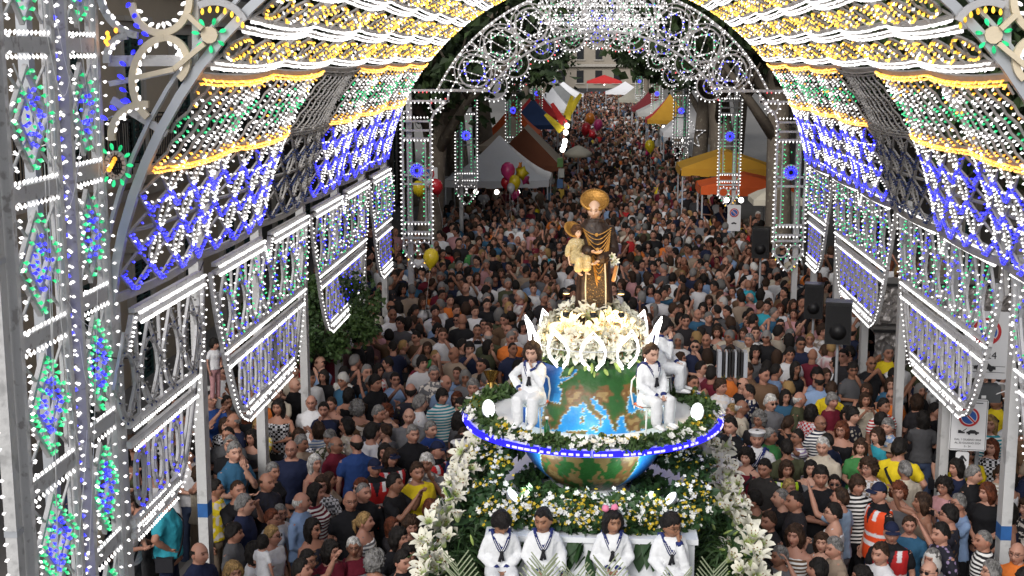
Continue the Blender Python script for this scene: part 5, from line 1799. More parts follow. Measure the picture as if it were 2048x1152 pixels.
def blossoms(name, pts, nrm, mat_, size, parent, seed):
    """small five-petalled blossoms, one mesh"""
    g = np.random.default_rng(seed)
    P = np.array(pts); n = len(P)
    Nn = np.array(nrm) + g.normal(0, .5, (n, 3)); Nn /= np.linalg.norm(Nn, axis=1)[:, None]
    U = np.cross(Nn, g.normal(size=(n, 3))); U /= np.linalg.norm(U, axis=1)[:, None]; W = np.cross(Nn, U)
    s = size * (.7 + .6 * g.random(n))[:, None]
    Vs, Ts = [], []
    for k in range(5):
        a = 2 * math.pi * k / 5
        d = U * math.cos(a) + W * math.sin(a); e = -U * math.sin(a) + W * math.cos(a)
        b = np.stack([P, P + (d * .6 + e * .38) * s + Nn * s * .2, P + d * s + Nn * s * .32, P + (d * .6 - e * .38) * s + Nn * s * .2], axis=1)
        Vs.append(b)
    V = np.concatenate(Vs, axis=0).reshape(-1, 3)
    i = np.arange(n * 5)[:, None] * 4
    T = np.vstack([np.hstack([i, i + 1, i + 2]), np.hstack([i, i + 2, i + 3])])
    o = link(name, np_mesh(name, V, T, mat_, smooth=False)); o["kind"] = "stuff"
    o.parent = parent; o.matrix_parent_inverse = world_of(parent).inverted()
    return o
def leaf_mass(name, centres, radii, per, size, mat_, parent, seed):
    V, F = leaf_quads(centres, radii, per, size, seed)
    o = link(name, np_mesh(name, V, F, mat_, smooth=False)); o["kind"] = "stuff"
    o.parent = parent; o.matrix_parent_inverse = world_of(parent).inverted()
    return o

# side garlands of lilies
def garland(s):
    nm = "left" if s < 0 else "right"
    path = [Vector((FX + s * 1.44, FY - 2.3, 2.02)), Vector((FX + s * 1.46, FY - 1.6, 2.14)), Vector((FX + s * 1.42, FY - .8, 2.30)), Vector((FX + s * 1.36, FY + .2, 2.48)), Vector((FX + s * 1.24, FY + 1.2, 2.62)), Vector((FX + s * 1.10, FY + 2.0, 2.66))]
    root = empty("lily_garland", path[0])
    g = random.Random(20 + s)
    def pt(t):
        i = min(int(t), len(path) - 2); return path[i].lerp(path[i + 1], t - i)
    for k in range(95):
        t = (len(path) - 1) * (k + g.random()) / 95
        p = pt(t) + Vector((g.gauss(0, .07) + s * .03, g.gauss(0, .06), g.gauss(0, .07)))
        d = Vector((s * .6 + g.gauss(0, .5), -.55 + g.gauss(0, .4), .75 + g.gauss(0, .4)))
        put_flower(root, LILY[g.randrange(4)], p, d, g.uniform(1.0, 1.35), "lily")
    for k in range(45):
        p = pt(g.random() * (len(path) - 1)) + Vector((g.gauss(0, .09), g.gauss(0, .06), g.gauss(0, .08)))
        put_flower(root, BUD, p, (s * .4 + g.gauss(0, .6), -.6 + g.gauss(0, .5), .5 + g.gauss(0, .6)), g.uniform(.8, 1.1), "bud")
    for k in range(50):
        p = pt(g.random() * (len(path) - 1)) + Vector((g.gauss(0, .06), g.gauss(0, .06), g.gauss(0, .06)))
        put_flower(root, LEAF, p, (g.gauss(0, .7), g.gauss(0, .7), g.gauss(.5, .5)), g.uniform(.8, 1.4), "leaf")
    m = MB(); m.tube([p - Vector((0, 0, .06)) for p in path], .035, 8); m.build("wire_core", M_DEEP, root)
    tag(root, "garland of white lilies running along the %s edge of the float" % nm, "garland", "side garlands of the float")
    fr = empty("fern_skirt", path[0])
    fern_strip("fronds", [p + Vector((-s * .12, 0, -.14)) for p in path] + [p + Vector((-s * .2, 0, -.32)) for p in path[::-1]], fr, 4200, .22, 31 + s)
    fern_strip("fronds", [p + Vector((s * .0, 0, -.30)) for p in path] + [p + Vector((-s * .1, 0, -.7)) for p in path[::-1]], fr, 3000, .26, 35 + s)
    tag(fr, "feathery dark green fern skirt inside the %s lily garland" % nm, "ferns", "fern skirts of the float")
garland(-1)
garland(1)

# flower border round the ring
def ring_border():
    root = empty("ring_flowers", (FX, FY, RZ))
    g = random.Random(3)
    cl, rd, wp, wn_, yp, yn_ = [], [], [], [], [], []
    for k in range(150):
        a = 2 * math.pi * k / 150; back = abs(((a + math.pi) % (2 * math.pi)) - math.pi)      # 0 at the front
        wdt = .10 + .10 * smooth01(np.array(back), .5, 1.2)
        for q in range(2):
            r = RR - g.uniform(-.02, float(wdt)); p = (FX + r * math.sin(a), FY - r * math.cos(a), RZ + g.uniform(.01, .06))
            cl.append(p); rd.append(g.uniform(.03, .06))
        for q in range(3):
            if math.sin(a * 9 + 1) > -.35:
                r = RR - g.uniform(-.06, .05); wp.append((FX + r * math.sin(a + g.uniform(-.03, .03)), FY - r * math.cos(a), RZ + g.uniform(.0, .09))); wn_.append((math.sin(a), -math.cos(a), 1.0))
            if math.sin(a * 7) > .3:
                r = RR - g.uniform(.0, .12); yp.append((FX + r * math.sin(a + g.uniform(-.03, .03)), FY - r * math.cos(a), RZ + g.uniform(.04, .10))); yn_.append((math.sin(a), -math.cos(a), 1.0))
    leaf_mass("foliage", cl, rd, 26, .06, M_LEAF2, root, 41)
    blossoms("white_blossoms", wp, wn_, M_WFL, .032, root, 42); blossoms("yellow_blossoms", yp * 3, yn_ * 3, M_YEL, .016, root, 43)
    tag(root, "low border of yellow and white blossoms along the ring platform edge", "flowers")
ring_border()

# big arrangement on the base in front of and beside the globe
def base_flowers():
    root = empty("base_arrangement", (FX, FY - .8, 2.64))
    g = random.Random(8)
    cl, rd, wp, wn_, yp, yn_ = [], [], [], [], [], []
    def blob(x, y, z, r, n):
        for k in range(n):
            v = Vector((g.gauss(0, 1), g.gauss(0, 1), abs(g.gauss(0, 1)))).normalized() * g.random() ** .4
            p = (x + v.x * r, y + v.y * r * .8, z + v.z * r * .8)
            cl.append(p); rd.append(r * .34)
            if g.random() < .85:
                for q in range(3):
                    wp.append((p[0] + g.gauss(0, .035), p[1] - r * .22 + g.gauss(0, .03), p[2] + r * .25 + g.gauss(0, .03))); wn_.append((v.x, v.y - .7, v.z + .6))
            if g.random() < .75:
                for q in range(5):
                    yp.append((p[0] + g.gauss(0, .05), p[1] - r * .2 + g.gauss(0, .03), p[2] + r * .2 + g.gauss(0, .04))); yn_.append((v.x, v.y - .7, v.z + .6))
    for x in np.linspace(-.82, .82, 11):
        blob(x, FY - 1.08 + .12 * abs(x), 2.64, .18 if abs(x) > .5 else .21, 13)
    for x in np.linspace(-.55, .55, 7):
        blob(x, FY - .86, 2.74, .17, 11)
    for s in (-1, 1):
        for (x, y, z) in ((.92, -.6, 2.78), (.96, -.2, 2.92), (.90, -.9, 2.68), (.86, .1, 2.98)):
            blob(s * x, FY + y, z, .22, 13)
    for k in range(46):
        a = 2 * math.pi * k / 46; r = g.uniform(.42, .72); cl.append((r * math.sin(a), FY - r * math.cos(a), 2.68 + g.uniform(0, .06))); rd.append(.10)
    leaf_mass("foliage", cl, rd, 30, .085, M_DEEP, root, 51)
    blossoms("white_blossoms", wp, wn_, M_WFL, .026, root, 52); blossoms("yellow_blossoms", yp, yn_, M_YEL, .017, root, 53)
    for k in range(46):
        x = g.uniform(-.88, .88); dn = -.9 if abs(x) < .25 else -.25
        put_flower(root, BIGLEAF, (x, FY - 1.26 + g.gauss(0, .02), 2.60 + g.gauss(0, .03)), (g.gauss(0, .3), -1, .3), g.uniform(.7, 1.2), "leaf").rotation_euler = (R(g.uniform(-75, -20)) + R(180) * 0, g.gauss(0, .3), R(180) + g.gauss(0, .6))
    # hanging tail of leaves at the centre
    for k in range(22):
        o = link("leaf", BIGLEAF, root, Vector((g.gauss(0, .09), FY - 1.32 + g.gauss(0, .015), 2.52 - .022 * k)) - Vector(root.location), (R(g.uniform(-110, -65)), g.gauss(0, .2), R(180) + g.gauss(0, .7)), (1, 1, 1))
    tag(root, "bank of small white and yellow flowers on the white base before the globe", "flowers")
base_flowers()

# crown of lilies under the statue
def lily_crown():
    root = empty("lily_mound", (FX, FY, 4.0))
    g = random.Random(17)
    for k in range(150):
        v = Vector((g.gauss(0, 1), g.gauss(0, 1), g.uniform(-.35, 1.0)))
        v.normalize()
        if v.y > .55 and g.random() < .7:
            v.y = -v.y
        rx = .40 if v.z < .35 else .34
        p = Vector((FX + v.x * rx, FY + v.y * rx, 4.22 + v.z * .25))
        put_flower(root, LILY[g.randrange(4)], p, v + Vector((g.gauss(0, .25), g.gauss(0, .25), g.gauss(.1, .25))), g.uniform(1.0, 1.4), "lily")
    for k in range(30):
        a = g.uniform(-2.2, 2.2)
        put_flower(root, LEAF if k % 2 else BUD, (FX + math.sin(a) * .5, FY - math.cos(a) * .5, 4.05 + g.uniform(-.06, .06)), (math.sin(a), -math.cos(a), -.3 + g.gauss(0, .3)), g.uniform(.9, 1.5), "leaf" if k % 2 else "bud")
    cl = [(FX + math.sin(a) * .42, FY - math.cos(a) * .42, 4.08 + rng.uniform(-.05, .06)) for a in np.linspace(0, 6.28, 50)]
    leaf_mass("foliage", cl, [.08] * len(cl), 30, .07, M_DEEP, root, 61)
    m = MB(); m.lathe([(.50, 4.0), (.48, 4.06), (.38, 4.22), (.2, 4.32), (.001, 4.34)], 24, (FX, FY, 0)); m.build("moss_core", M_DEEP, root)
    tag(root, "thick crown of white lilies glowing in warm light at the statue feet", "flowers")
lily_crown()

# neon petals standing round the lilies
def neon_crown():
    root = empty("neon_crown", (FX, FY, 4.0))
    n = 11
    for k in range(n):
        a = 2 * math.pi * k / n
        da = math.pi / n * .95
        def q(t, r, z):
            return Vector((FX + r * math.sin(a + t), FY - r * math.cos(a + t), z))
        for off in (0, .026):
            pts = [q(-da * .20, .575, 4.02 + off), q(-da * .62, .605, 4.10 + off), q(-da * .72, .625, 4.19 + off), q(-da * .5, .64, 4.28 + off), q(0, .68, 4.37 + off * 1.6), q(da * .5, .64, 4.28 + off), q(da * .72, .625, 4.19 + off), q(da * .62, .605, 4.10 + off), q(da * .20, .575, 4.02 + off)]
            m = MB(); m.tube(pts, .0085, 6); m.build("neon_tube", M_LED, root)
    ringp = [Vector((FX + 0.585 * math.sin(t), FY - 0.585 * math.cos(t), 4.20)) for t in np.linspace(0, 2 * math.pi, 41)[:-1]]
    m = MB(); m.tube(ringp, .005, 5, closed=True); m.build("wire_hoop", M_GREYMETAL, root)
    tag(root, "crown of white neon petals standing around the lilies", "neon crown")
neon_crown()

# flood lamps
def flood(p, d, power, label, color=(.85, 1.0, .96), sz=.125):
    root = empty("flood_lamp", p)
    Rm = Vector((0, 0, 1)).rotation_difference(Vector(d).normalized()).to_matrix()
    m = MB(); m.lathe([(.001, -.05), (sz * .55, -.05), (sz, -.005), (sz, .0)], 14, p, Rm, sx=.62); m.build("housing", M_GREYMETAL, root, True)
    m = MB(); m.lathe([(sz * .93, .002), (sz * .8, .012), (.001, .016)], 14, p, Rm, sx=.62); m.build("lens", M_FLOOD, root, True)
    ld = bpy.data.lights.new("lamp", 'SPOT'); ld.energy = power; ld.spot_size = R(150); ld.spot_blend = .6; ld.shadow_soft_size = .06; ld.color = color
    lo = bpy.data.objects.new("lamp_light", ld); COL.objects.link(lo); lo.location = Vector(d).normalized() * .04
    lo.rotation_euler = Vector((0, 0, -1)).rotation_difference(Vector(d).normalized()).to_euler(); lo.parent = root
    tag(root, label, "lamp", "flood lamps on the float")
flood((FX - 1.00, FY - .45, RZ + .15), (.62, -.35, .55), 9, "white flood lamp on the ring platform beside the long haired girl's feet")
flood((FX + 1.00, FY - .45, RZ + .15), (-.62, -.35, .55), 9, "white flood lamp on the ring platform beside the boyish trousers of the right girl")
flood((FX - .74, FY - .84, 2.86), (.62, .0, .62), 16, "white flood lamp among base flowers lighting the left underside of the globe")
flood((FX + .74, FY - .84, 2.86), (-.62, .0, .62), 16, "white flood lamp among base flowers lighting the right underside of the globe")
flood((FX, FY - 1.12, RZ + .06), (0, .9, .45), 2, "low white flood lamp on the ring lighting the map", sz=.06)
def warm(p, d, power, label):
    root = empty("spot_lamp", p)
    Rm = Vector((0, 0, 1)).rotation_difference(Vector(d).normalized()).to_matrix()
    m = MB(); m.lathe([(.001, -.04), (.025, -.04), (.035, .0)], 12, p, Rm); m.build("housing", M_BLACK, root, True)
    m = MB(); m.lathe([(.031, .0), (.025, .006), (.001, .009)], 12, p, Rm); m.build("lens", glow("warm_lens", (1.0, .62, .22), 3.0), root, True)
    ld = bpy.data.lights.new("lamp", 'SPOT'); ld.energy = power; ld.spot_size = R(120); ld.spot_blend = .7; ld.shadow_soft_size = .03; ld.color = (1.0, .68, .30)
    lo = bpy.data.objects.new("lamp_light", ld); COL.objects.link(lo); lo.location = Vector(d).normalized() * .02
    lo.rotation_euler = Vector((0, 0, -1)).rotation_difference(Vector(d).normalized()).to_euler(); lo.parent = root
    tag(root, label, "lamp", "warm lamps among the lilies")
for x, y, z, d, pw, lab in ((-.26, -.50, 4.56, (.25, .6, .75), 3.5, "small warm spot lamp among the lilies left of the statue"), (.26, -.50, 4.56, (-.25, .6, .75), 3.5, "small warm spot lamp among the lilies right of the statue"),
                            (0, -.62, 4.58, (0, .5, .85), 3, "small warm spot lamp among the lilies before the statue")):
    warm((FX + x, FY + y, z), d, pw, lab)
for x, y, z, lab in ((-.26, -.36, 4.72, "small warm lamp hanging over the lilies at the left of the robe"), (.26, -.36, 4.72, "small warm lamp hanging over the lilies at the right of the robe")):
    warm((FX + x, FY + y, z), (0, -.2, -1), 20.0, lab)

# palm fronds at the foot of the children
def palms():
    g = random.Random(33)
    M_PALM = mat("pale_palm", (0.30, 0.34, 0.22), 0.6, 0.25, 10)
    for k, x in enumerate((-.98, -.62, -.28, .02, .34, .66, .98)):
        root = empty("palm_frond", (FX + x, FY - 2.15, 1.99))
        m = MB()
        L = .78
        base = Vector((FX + x, FY - 2.12, 1.99)); tip = base + Vector((g.gauss(0, .12), -.22, L * g.uniform(.85, 1.05)))
        m.tube([base, base.lerp(tip, .5) + Vector((0, .03, 0)), tip], [.010, .007, .003], 5); m.build("stem", M_PALM, root)
        for s in (-1, 1):
            for q in range(15):
                t = .15 + .85 * q / 15
                p = base.lerp(tip, t); e = p + Vector((s * (.22 * (1 - t * .55)), -.04 + g.gauss(0, .02), .22 * (1 - .3 * t)))
                mm = MB(); mm.beam(p, e, .010, .002, (0, -1, .2)); mm.build("leaflet", M_PALM, root)
        tag(root, ["palm frond at the left end of the float front", "palm frond before the boy looking down", "palm frond before the second boy", "palm frond between the second boy and the girl", "palm frond before the girl with clasped hands", "palm frond before the boy resting his cheek", "palm frond at the right end of the float front"][k], "palm frond", "palm fronds on the float front")
palms()
# ================================================================== STATUE AND CHILDREN ON THE FLOAT
M_GOLD = mat("gilded_wood", (0.42, 0.21, 0.045), 0.38, 0.5, 16, 0.6, 40, metallic=0.5)
M_HABIT = mat("dark_brown_habit", (0.026, 0.012, 0.006), 0.5, 0.35, 7, 0.4, 30, wear=(0.09, 0.045, 0.016))
M_EMBR = mat("gold_embroidery", (0.05, 0.03, 0.014), 0.5, 0.5, 22, 0.8, 60, metallic=0.2, wear=(0.26, 0.15, 0.045))
M_GOWN = mat("gold_cream_gown", (0.55, 0.42, 0.20), 0.5, 0.4, 14, 0.6, 40, wear=(0.75, 0.68, 0.5))
M_ROPE = mat("white_rope", (0.55, 0.48, 0.36), 0.8, 0.15, 30)
M_PAINTSKIN = attr_mat("painted_skin", "Col", 0.4, 0.0, 60, 0.03, 0.5, 20, objcol=True)
M_BOOK = mat("book_cover", (0.35, 0.16, 0.05), 0.5, 0.3, 20)

def statue():
    S = .80
    root = empty("saint_statue", (FX, FY + .02, 4.20)); root.scale = (S, S, S)
    fig = Fig('front', 'fold', yaw=-.12, pitch=.10)
    V, T, hv, hf = fig.body(.014)
    P, F, C = fig.head(48, 44)
    VV = np.vstack([V, hv, P]); CC = np.vstack([np.ones((len(V) + len(hv), 3)), C]); FF = np.vstack([T, hf + len(V), F + len(V) + len(hv)])
    b = set_col(link("figure", np_mesh("figure", VV, FF, M_PAINTSKIN, CC), root), (.66, .42, .28))
    m = MB()
    prof = [(.02, .25, .21), (.3, .235, .19), (.7, .215, .17), (.95, .20, .155), (1.15, .195, .15), (1.3, .20, .14), (1.40, .175, .115), (1.45, .10, .085)]
    for z, a, bb in prof:
        pass
    ring_loft(m, [((0, -.005, z), (a, 0, 0), (0, bb, 0)) for z, a, bb in prof], 18)
    for i in range(2):
        sh, e, w = fig.arm_pts(i)
        limb(m, [sh, sh.lerp(e, .5), e, e.lerp(w, .5), e.lerp(w, .9)], [.075, .078, .080, .085, .075])
    V, T = solidify(m, .014, 2)
    ang = np.arctan2(V[:, 1], V[:, 0]); dep = smooth01(1.15 - V[:, 2], 0, .8)
    k = 1 + .055 * dep * np.sin(ang * 13 + V[:, 2] * 2)
    V[:, 0] *= k; V[:, 1] *= k
    link("habit", np_mesh("habit", V, T, M_HABIT), root)
    # cape over the shoulders and hood behind the neck
    m = MB(); ring_loft(m, [((0, .0, z), (a, 0, 0), (0, bb, 0)) for z, a, bb in ((1.12, .225, .17), (1.25, .232, .175), (1.36, .215, .15), (1.43, .15, .115), (1.47, .105, .10))], 20)
    m.tube([(math.sin(t) * .11, .015 - math.cos(t) * .095, 1.46 + .015 * math.cos(t)) for t in np.linspace(0, 6.28, 17)[:-1]], .030, 8, closed=True)
    V, T = solidify(m, .014, 2, None, .006, 2); link("cape", np_mesh("cape", V, T, M_HABIT), root)
    # embroidered front panel of the habit
    m = MB()
    for z0, z1 in ((.05, .35), (.35, .7), (.7, 1.0), (1.0, 1.12)):
        f = lambda z: -np.interp(z, [p[0] for p in prof], [p[2] for p in prof]) * 1.02 - .012
        w = .11
        m.add([(-w, f(z0), z0), (w * 1.4, f(z0) + .01, z0), (w * 1.4, f(z1) + .01, z1), (-w, f(z1), z1), (-w, f(z0) + .03, z0), (w * 1.4, f(z0) + .04, z0), (w * 1.4, f(z1) + .04, z1), (-w, f(z1) + .03, z1)],
              [(0, 1, 2, 3), (5, 4, 7, 6), (0, 4, 5, 1), (1, 5, 6, 2), (2, 6, 7, 3), (3, 7, 4, 0)])
    m.build("embroidered_panel", M_EMBR, root).matrix_parent_inverse = Matrix()
    # gold chains swagged over the chest
    for k in range(13):
        x0, x1 = -.15 + .010 * k, .205 - .003 * k
        z0, z1 = 1.40 - .018 * k, 1.40 - .028 * k
        sag = .08 + .036 * k
        pts = []
        for j in range(13):
            t = j / 12; x = x0 + (x1 - x0) * t; z = z0 + (z1 - z0) * t - sag * math.sin(math.pi * t)
            fr = -.19 + .06 * (abs(x) / .2) ** 2 + (.02 if z < 1.05 else 0)
            pts.append((x, fr - .008, z))
        m = MB(); m.tube(pts, .0065, 5); c = m.build("chain", M_GOLD, root); c.matrix_parent_inverse = Matrix()
        if k % 3 == 0:
            m = MB(); m.lathe([(.001, -.008), (.022, -.006), (.022, .006), (.001, .008)], 10, pts[6], Matrix.Rotation(R(90), 3, 'X')); m.build("medal", M_GOLD, c).matrix_parent_inverse = Matrix()
    # rope girdle, book and lily spray in the right hand of the picture
    m = MB(); m.tube([(-.09, -.18, 1.02), (-.10, -.19, .7), (-.09, -.215, .3), (-.10, -.23, .06)], .010, 6); m.build("rope", M_ROPE, root).matrix_parent_inverse = Matrix()
    m = MB(); m.tube([(.13, -.18, 1.02), (.145, -.19, .7), (.15, -.21, .3), (.15, -.22, .06)], .010, 6); m.build("rope", M_ROPE, root).matrix_parent_inverse = Matrix()
    m = MB(); m.box((.25, -.20, .86), (.035, .12, .20), Matrix.Rotation(R(12), 3, 'Y')); m.box((.256, -.20, .86), (.044, .105, .185), Matrix.Rotation(R(12), 3, 'Y'), 1); m.build("book", [M_BOOK, M_ROPE], root).matrix_parent_inverse = Matrix()
    for q, (x, z) in enumerate(((.20, 1.06), (.24, 1.00), (.21, .98))):
        o = link("lily", LILY[q], root, (x, -.24, z), aim((.4, -1, .3), q), (.55,) * 3)
    # hair: tonsure ring, halo dish
    h = set_col(link("hair", hair_mesh('balding'), root), (.10, .045, .02)); h.matrix_basis = fig.headM
    def halo(name, c, r, parent, tilt):
        m = MB(); n = 36
        Rm = Matrix.Rotation(R(tilt), 3, 'X')
        m.lathe([(r * .60, .012), (r * .66, .026), (r * .82, .034), (r * .97, .026), (r, .008), (r * .97, -.008), (r * .8, -.012), (r * .62, -.004)], n, c, Rm)
        for k in range(n):
            a = 2 * math.pi * k / n
            m.lathe([(.001, 0), (.012, .006), (.001, .014)], 6, Vector(c) + Rm @ Vector((math.cos(a) * r * .84, math.sin(a) * r * .84, .030)), Rm)
        o = m.build(name, M_GOLD, parent, True); o.matrix_parent_inverse = Matrix()
        return o
    hc = fig.headM.to_translation()
    halo("halo", hc + Vector((0, .06, .115)), .18, root, 42)
    # the child on the arm
    cf = Fig('front', 'down', seated=True, child=True, yaw=.15, fem=True)
    V, T, hv, hf = cf.body(.016); P, F, C = cf.head(36, 32)
    VV = np.vstack([V, hv, P]); CC = np.vstack([np.ones((len(V) + len(hv), 3)), C]); FF = np.vstack([T, hf + len(V), F + len(V) + len(hv)])
    A = Matrix.Translation((-.215, -.20, .82)) @ Matrix.Rotation(R(32), 4, 'Z') @ Matrix.Scale(.46, 4) @ Matrix.Translation((0, 0, -.45))
    ch = set_col(link("child_figure", np_mesh("child_figure", VV, FF, M_PAINTSKIN, CC), root), (.68, .44, .30)); ch.matrix_basis = A
    m = MB(); ring_loft(m, cf.torso(.02, .8, .03, 1.45))
    for i in range(2):
        sh, e, w = cf.arm_pts(i); limb(m, [sh, sh.lerp(e, .6), e, e.lerp(w, .4)], [.07, .08, .08, .08])
    for L in cf.legs():
        limb(m, [Vector(L[0]), Vector(L[1]), Vector(L[1]).lerp(Vector(L[2]), .75)], [.13, .12, .13])
    V, T = solidify(m, .017, 2, None, .012, 4); link("gown", np_mesh("gown", V, T, M_GOWN), ch)
    h = set_col(link("hair", hair_mesh('curly', 2), ch), (.09, .04, .018)); h.matrix_basis = cf.headM
    hh = halo("halo", cf.headM.to_translation() + Vector((-.05, .11, .08)), .26, ch, 48)
    tag(root, "tall gilded statue of a robed friar with halo holding a small child", "statue")
statue()

# ---- sailor suits
def torso_front(fig, x, z, off):
    base = [(.90, .176, .118, 0), (1.09, .150, .102, -.008), (1.20, .163, .112, -.012), (1.29, .172, .118, -.014), (1.36, .182, .108, -.004), (1.415, .160, .088, .004), (1.45, .10, .070, .008)]
    zs = [b[0] for b in base]
    a = np.interp(z, zs, [b[1] for b in base]) + off; b = np.interp(z, zs, [q[2] for q in base]) + off; y = np.interp(z, zs, [q[3] for q in base])
    return y - b * math.sqrt(max(0.0, 1 - (x / a) ** 2))
def sailor_collar(fig, dz):
    m = MB()
    for (w, off, mi, inset) in ((.062, .030, 0, 0), (.009, .034, 1, .017), (.009, .034, 1, -.017)):
        for s in (-1, 1):
            L = []
            for j in range(9):
                t = j / 8
                x = s * (.098 * (1 - t) ** .9 + .004); z = 1.452 - .205 * t
                L.append(Vector((x + s * inset * (1 - .3 * t), torso_front(fig, min(abs(x), .12), z, off), z)))
            for a, b in zip(L[:-1], L[1:]):
                d = (b - a).normalized(); sd = Vector((s, 0, .35)) ; sd = (sd - d * sd.dot(d)).normalized() * w / 2
                V = [a - sd, a + sd, b + sd, b - sd]; n = Vector((0, .008, 0))
                m.add(V + [v + n for v in V], [(0, 1, 2, 3), (7, 6, 5, 4), (0, 4, 5, 1), (1, 5, 6, 2), (2, 6, 7, 3), (3, 7, 4, 0)], mi)
    # shoulder straps and square back flap
    for s in (-1, 1):
        m.tube([(s * .10, torso_front(fig, .1, 1.452, .03), 1.452), (s * .11, .02, 1.462), (s * .10, .09, 1.43)], .026, 6, 0)
    m.add([(-.15, .105, 1.44), (.15, .105, 1.44), (.16, .155, 1.22), (-.16, .155, 1.22), (-.15, .09, 1.44), (.15, .09, 1.44), (.16, .14, 1.22), (-.16, .14, 1.22)], [(0, 1, 2, 3), (7, 6, 5, 4), (0, 4, 5, 1), (1, 5, 6, 2), (2, 6, 7, 3), (3, 7, 4, 0)])
    # black scarf knot and tails
    y = torso_front(fig, 0, 1.24, .04)
    m.lathe([(.001, -.03), (.022, -.015), (.026, .01), (.001, .03)], 8, (0, y - .01, 1.235), None, 2)
    m.beam((0, y - .008, 1.22), (-.03, y - .012, 1.11), .04, .01, (0, -1, 0), 2); m.beam((0, y - .008, 1.22), (.025, y - .014, 1.12), .035, .01, (0, -1, 0), 2)
    Mx = Matrix.Translation((0, 0, dz)) @ fig.M
    m.v = [tuple(Mx @ Vector(v)) for v in m.v]
    return m.mesh("sailor_collar", [M_NAVY, M_WHITE, M_BLACKCLOTH], True)
M_NAVY = mat("navy_cloth", (0.012, 0.022, 0.13), 0.8, 0.15, 20)
M_BLACKCLOTH = mat("black_cloth", (0.012, 0.012, 0.016), 0.85, 0.2, 20)
def cuffs(fig, dz):
    out = []
    for i in range(2):
        m = MB()
        sh, e, w = fig.arm_pts(i); m.tube([e.lerp(w, .86), e.lerp(w, .99)], [.052, .046], 10)
        m.v = [(v[0], v[1], v[2] + dz) for v in m.v]
        out.append(m.mesh("cuff", M_NAVY, True))
    return out
def sailor_child(fig, loc, rz, hair, hair_c, skin, label, scale, glasses=None, hseed=0, bow=None):
    kit = Kit(fig, sleeve='baggy', hem=.80, wide=1.25, loose=.024)
    b = person(kit, loc, rz, (.72, .73, .75), (.70, .71, .73), hair, hair_c, skin, glasses, scale=scale, hseed=hseed, tname="sailor_blouse")
    link("sailor_collar", sailor_collar(fig, kit.dz), b)
    for me_ in cuffs(fig, kit.dz):
        link("cuff", me_, b)
    # shoes
    m = MB()
    for L in fig.legs():
        f = Vector(L[2]) + Vector((0, 0, kit.dz))
        ring_loft(m, [(f + Vector((0, .05, -.035)), (.035, 0, 0), (0, 0, .045)), (f + Vector((0, -.04, -.04)), (.044, 0, 0), (0, 0, .045)), (f + Vector((0, -.14, -.055)), (.05, 0, 0), (0, 0, .03)), (f + Vector((0, -.19, -.06)), (.036, 0, 0), (0, 0, .02))], 10)
    m.build("shoes", M_BLACKCLOTH if scale > .68 else M_WHITE, None, True).parent = b
    if bow:
        mm = MB()
        for s in (-1, 1):
            mm.lathe([(.001, 0), (.035, .03), (.03, .07), (.001, .075)], 8, (s * .005 - .03, .0, .125), Matrix.Rotation(s * R(65), 3, 'Y'))
        o = mm.build("bow", mat("pink_bow", (.75, .22, .35), .6, .1, 10), None, True); o.parent = b; o.matrix_basis = kit.headM
    tag(b, label, "child")
    return b
DK = (.010, .008, .008); BR = (.035, .018, .010)
BSKIN, LSKIN = (.30, .15, .09), (.52, .31, .23)
STEP_Z, FOOT_Z = 2.27, 1.985
for hp, fig, rz, hair, hc, sk, lab, gl, bow in (
    ((998, 1078), Fig('front', 'front', seated=True, child=True, pitch=.55, yaw=.25, lean=.12), .15, 'fringe', DK, BSKIN, "boy in white sailor suit looking down at his hands, float steps", None, None),
    ((1085, 1058), Fig('down', 'lap', seated=True, child=True, pitch=.10, yaw=-.35), .05, 'short', DK, BSKIN, "boy in white sailor suit gazing aside, second on the float steps", None, None),
    ((1226, 1058), Fig('front', 'front', seated=True, child=True, fem=True, pitch=.05, yaw=.35), .0, 'long', DK, BSKIN, "girl with long black hair and pink bow, clasped hands, on float steps", None, True),
    ((1342, 1058), Fig('cheek', 'lap', seated=True, child=True, pitch=.12, yaw=.55, lean=.10), .12, 'side', DK, BSKIN, "boy in glasses and white sailor suit resting his cheek on his hand", 'clear', None)):
    sc = .69
    p = at_y(hp[0], hp[1], FY - 1.62)
    sailor_child(fig, (p.x, FY - 1.45, FOOT_Z + .0), rz, hair, hc, sk, lab, sc, gl, bow=bow)

